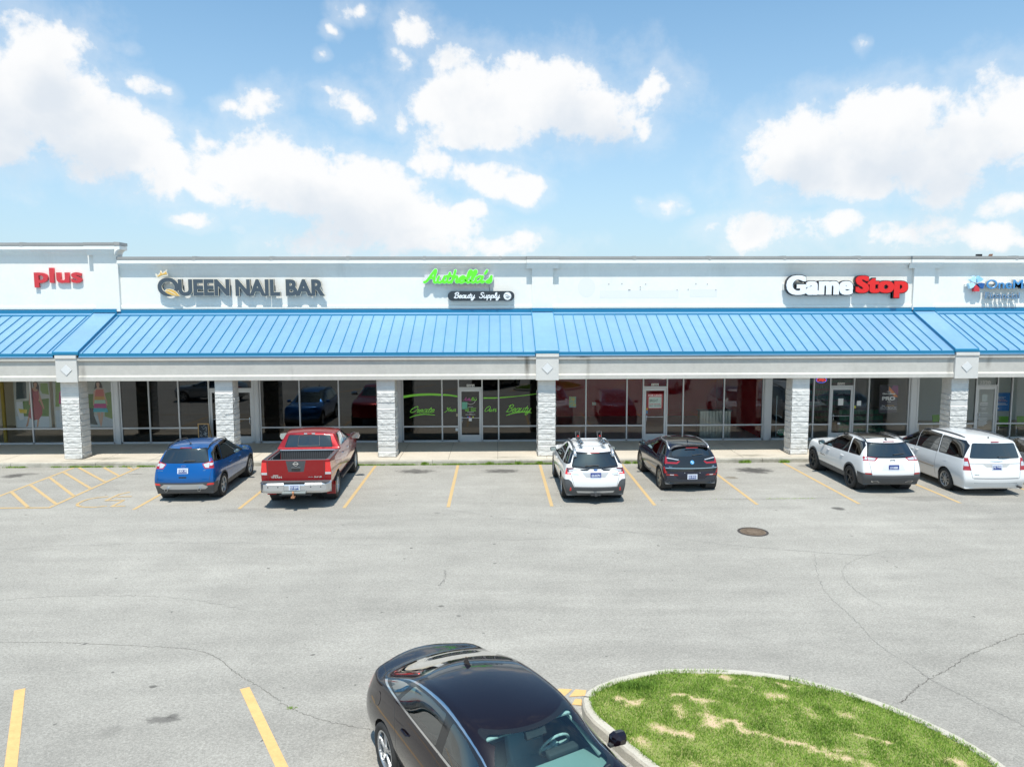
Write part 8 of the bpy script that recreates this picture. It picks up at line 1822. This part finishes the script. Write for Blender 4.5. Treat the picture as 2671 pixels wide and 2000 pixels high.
# --------------------------------------------------------------- near dark sedan
def sedan(root_only=False):
    c = Car('parked_sedan', 'glossy black-maroon sedan with chrome window line in the foreground', 'car', (-.60, 9.07, 0), math.atan2(-.868, .496), P_['maroon'])
    W = .93; fr = [-1, -.56, 0, .56, 1]; nodes = {}
    xs = [-1.06, -.86, -.42, .25, .95, 1.65, 2.42, 3.0, 3.55, 3.84]
    zb = [1.00, 1.02, 1.03, 1.01, .985, .965, .955, .93, .87, .78]
    for i, x in enumerate(xs):
        wk = [W*.88, W*.98, W*1.0, W*.90]
        if i == 0: wk = [W*.78, W*.86, W*.83, W*.66]
        if i == 1: wk = [W*.86, W*.96, W*.96, W*.80]
        if i == 9: wk = [W*.72, W*.78, W*.76, W*.60]
        if i == 8: wk = [W*.86, W*.95, W*.94, W*.82]
        if i in (2,): wk[3] = W*.87
        zz = [.22, .46, .74, zb[i]]
        for k in range(4):
            for j in range(5):
                f = fr[j]; xx = x
                if i == 0: xx = [-.93, -1.04, -1.03, -1.02][k]+.20*f*f
                elif i == 1: xx = x+.08*f*f
                elif i == 9: xx = x-.34*f*f-[.06, 0, .02, .12][k]
                elif i == 8: xx = x-.12*f*f
                z = zz[k]
                if k == 3 and (i <= 2 or i >= 6): z += (.045 if i <= 2 else .05)*(1-f*f)
                if k == 3 and i == 2: xx += -.16*(1-f*f)
                if k == 3 and i == 6: xx += .20*(1-f*f)
                nodes[(i, j, k)] = Vector((xx, f*wk[k], z))
    for i, (x, z, w) in {2: (.22, 1.375, .60), 3: (.62, 1.45, .645), 4: (1.05, 1.475, .66), 5: (1.48, 1.47, .66), 6: (1.92, 1.425, .62)}.items():
        for j in range(5):
            f = fr[j]; nodes[(i, j, 4)] = Vector((x+(.10*f*f-.05 if i == 2 else 0)-(.14*f*f-.10 if i == 6 else 0), f*w, z-.060*f*f))
    vox = {(i, j, k) for i in range(9) for j in range(4) for k in range(3)} | {(i, j, 3) for i in (2, 3, 4, 5) for j in range(4)}
    def cr(a, b):
        if a[2] == b[2] == 0: return .7
        if a[2] == b[2] == 4 and a[1] == b[1] and a[1] in (0, 4): return .32
        if a[2] == b[2] == 4 and a[0] == b[0] and a[0] in (2, 6): return .25
        if a[2] == b[2] == 3 and a[1] == b[1] and a[1] in (0, 4): return .4
        if a[2] == b[2] == 3 and a[0] == b[0] == 0: return .55
        if a[2] == b[2] == 3 and a[0] == b[0] and a[0] in (2, 6): return .3
        return 0
    c.cage(nodes, vox, cr, 4); c.gap = c.part('__gap', M['dark'], None)
    # windscreen and rear window first
    wt_ = c.part('windscreen_frit', M['gloss_black'], 0); c.cut('rear', convex_round([(-.72, 1.00), (.72, 1.00), (.565, 1.395), (-.565, 1.395)], .06, 5), wt_, 1, lim=lambda q: q.x > 1.55 and q.z > .95, nmin=.05)
    ws = c.part('windscreen', M['glass_clear'], 0); c.cut('rear', convex_round([(-.67, 1.03), (.67, 1.03), (.53, 1.375), (-.53, 1.375)], .07, 5), ws, 1, lim=lambda q: q.x > 1.55 and q.z > .95, nmin=.05)
    rt_ = c.part('rear_window_trim', M['gloss_black'], 0); c.cut('rear', convex_round([(-.68, 1.07), (.68, 1.07), (.54, 1.375), (-.54, 1.375)], .08, 5), rt_, -1, lim=lambda q: -.75 < q.x < .6 and q.z > 1.03, nmin=.03)
    rw = c.part('rear_window', M['glass_mid'], 0); c.cut('rear', convex_round([(-.64, 1.085), (.64, 1.085), (.51, 1.36), (-.51, 1.36)], .08, 5), rw, -1, lim=lambda q: -.75 < q.x < .6 and q.z > 1.03, nmin=.03)
    D = doors(c, [[(.46, .30), (1.36, .30), (1.34, 1.40), (.40, 1.40), (.16, 1.06), (.36, .74)], [(1.37, .30), (2.32, .30), (2.46, .96), (2.0, 1.32), (1.60, 1.42), (1.35, 1.42)]], P_['maroon'])
    # chrome daylight-opening outline as one long convex shape, glass inside
    arc_ = [(2.38, 1.0), (2.10, 1.19), (1.75, 1.315), (1.35, 1.372), (.95, 1.374), (.5, 1.325), (.1, 1.225), (-.22, 1.115)]
    DLO = [(-.34, 1.075)]+smooth_line(arc_, 3)
    ch_ = {}; 
    for sg in (1, -1):
        k = c.part('window_chrome', M['chrome'], 0); cx, cz = .95, 1.19
        big = [(cx+(x-cx)*1.022, cz+(z-cz)*1.13-.004) for x, z in DLO]; c.cut('side', big, k, sg, nmin=.03, lim=lambda q: q.z > .9)
        k2 = c.part('pillar_trim', M['gloss_black'], 0); c.cut('side', DLO, k2, sg, nmin=.03, lim=lambda q: q.z > .9)
        for P, g, dr in (([(-.20, 1.105), (.16, 1.075), (.30, 1.245), (.03, 1.19)], M['glass_dark'], 0), ([(.24, 1.07), (1.27, 1.035), (1.27, 1.355), (.85, 1.348), (.42, 1.290)], M['glass_mid'], D[0][sg]), ([(1.43, 1.035), (2.26, 1.025), (2.02, 1.195), (1.74, 1.300), (1.43, 1.348)], M['glass_mid'], D[1][sg])):
            w_ = c.part('window', g, dr); c.cut('side', convex_round(P, .035), w_, sg, nmin=.03, lim=lambda q: q.z > .9)
        for k3, P in ((None, [(.46, .30), (.36, .74), (.16, 1.03)]), (None, [(1.365, .30), (1.355, 1.01)]), (None, [(2.32, .30), (2.46, .95)])): c.seam('side', P, .008, sg)
        c.seam('side', [(.47, .30), (2.32, .30)], .01, sg)
    # tail lamps wrap the corner, boot lid line
    for sg in (1, -1):
        k = c.part('tail_lamp', M['red_bright'], 0); c.cut('side', [(-1.1, .80), (-.92, .80), (-.74, .88), (-.70, .96), (-1.1, .96)], k, sg, nmin=.06, lim=lambda q: abs(q.y) > .5); c.cut('rear', [(sg*.38, .86), (sg*.95, .78), (sg*.95, .94), (sg*.40, .93)], k, -1, nmin=.3)
        k = c.part('headlamp', M['clear_lamp'], 0); c.cut('rear', [(sg*.45, .66), (sg*.92, .68), (sg*.92, .80), (sg*.50, .74)], k, 1, nmin=.02)
    lid = lambda q: q.z > .95 and q.x < -.3
    c.seam('top', [(-.98, -.56), (-.40, -.70)], .008, 1, lim=lid); c.seam('top', [(-.98, .56), (-.40, .70)], .008, 1, lim=lid)
    for sg in (1, -1): c.seam('top', [(2.50, sg*.74), (3.5, sg*.66)], .009, 1)
    gr = c.part('grille', M['gloss_black'], 0); c.cut('rear', [(-.45, .36), (.45, .36), (.55, .60), (-.55, .60)], gr, 1)
    c.arches((0, 2.83), .335, .375, None, hw=.92)
    c.finish()
    for x in (0, 2.83):
        for sg in (1, -1): c.wheel(x, sg*.815, sg, .335, .225, .70, style='twin', spokes=5, rm=M['alloy'])
    c.interior(-.35, 2.35, .70, .30, .97, [(1.22, .36, .25), (1.22, -.36, .25), (.28, 0, .58)], sm=M['seat_light'], wheelx=1.80, dash=False)
    mb = MB(); mb.prism([(1.98, .30), (1.90, .86), (2.02, .95), (2.45, .975), (2.65, .93), (2.65, .30)], 'y', -.74, .74); c.add(mb, 'dashboard', mat('dash_grey_green', (.30, .40, .38), .7)); 
    mb = MB(); mb.prism([(-.36, .955), (.20, .965), (.20, .93), (-.36, .93)], 'y', -.62, .62); c.add(mb, 'parcel_shelf', M['seat_light'])
    mb = MB(); mb.box(1.88, 2.0, .18, .58, .92, 1.0); bevel(c.add(mb, 'instrument_hood', M['cabin']), .03, 3)
    for sg in (1, -1): mb = MB(); mb.box(1.74, 1.90, sg*.35-.17, sg*.35+.17, 1.325, 1.34); o = c.add(mb, 'sun_visor', M['seat_light']); mb = MB(); mb.box(1.80, 1.82, sg*.35-.13, sg*.35+.13, 1.3405, 1.343); link('warning_label', mb.mesh('warning_label'), M['yellow'], o)
    mb = MB(); mb.box(1.93, 1.98, -.09, .09, 1.24, 1.30); mb.prism([(1.86, 1.37), (2.04, 1.30), (2.0, 1.36)], 'y', -.12, .12); c.add(mb, 'rear_view_mirror', M['plastic'])
    for sg in (1, -1):
        mb = MB(); mb.tube([(2.26, sg*.66, 1.0), (1.98, sg*.585, 1.20), (1.74, sg*.52, 1.325)], .028, 8); c.add(mb, 'pillar_lining', M['seat_light'], smooth=True)
        c.mirror(2.16, sg*.87, 1.02, sg, P_['maroon'], size=1.0); c.handle(.60, .87, sg, P_['maroon'], L_=.2); c.handle(1.55, .86, sg, P_['maroon'], L_=.2)
    c.fin(.50, P_['maroon'], k=1.25)
    c.stick('fuel_flap', 'side', -.30, .86, [(.085*math.cos(2*math.pi*i/20), .085*math.sin(2*math.pi*i/20)) for i in range(20)], P_['maroon'], .002, .001, -1)
    for y0_, y1_ in ((-.55, .05), (.05, .62)):
        pts = []
        for t in (0, .5, 1):
            y = lerp(y0_, y1_, t); pts.append((2.55-.12*abs(y), y, 1.015))
        mb = MB(); mb.tube(pts, .009, 6); c.add(mb, 'wiper', M['plastic'])
for f_ in (blue_suv, pickup, white_wagon, dark_hatch, white_suv, minivan, grey_car, sedan): f_()
# cars farther back in the lot, outside the frame, that the shop glass mirrors
def copy_tree(o, parent=None):
    c = o.copy(); COL.objects.link(c); c.parent = parent
    for k in list(o.children): copy_tree(k, c)
    return c
tops = {o.name: o for o in bpy.data.objects if o.parent is None}
for src, loc, rz, lab in (('parked_sedan', (-16.4, 15.1, 0), R(184), 'silver grey saloon seen only mirrored in the left nail bar window'),
                          ('parked_wagon', (12.6, 9.6, 0), R(120), 'white estate car seen only mirrored in the vacant unit window'),
                          ('parked_suv.001', (19.6, 13.5, 0), R(140), 'white utility car seen only mirrored in the game shop window'),
                          ('parked_suv', (-7.9, 3.6, 0), R(-60), 'blue utility car seen only mirrored high in the beauty shop glass')):
    c = copy_tree(tops[src]); c.location = loc; c.rotation_euler = (0, 0, rz); tag(c, lab)
bpy.data.scenes.remove(SIDE)
bpy.context.view_layer.update()
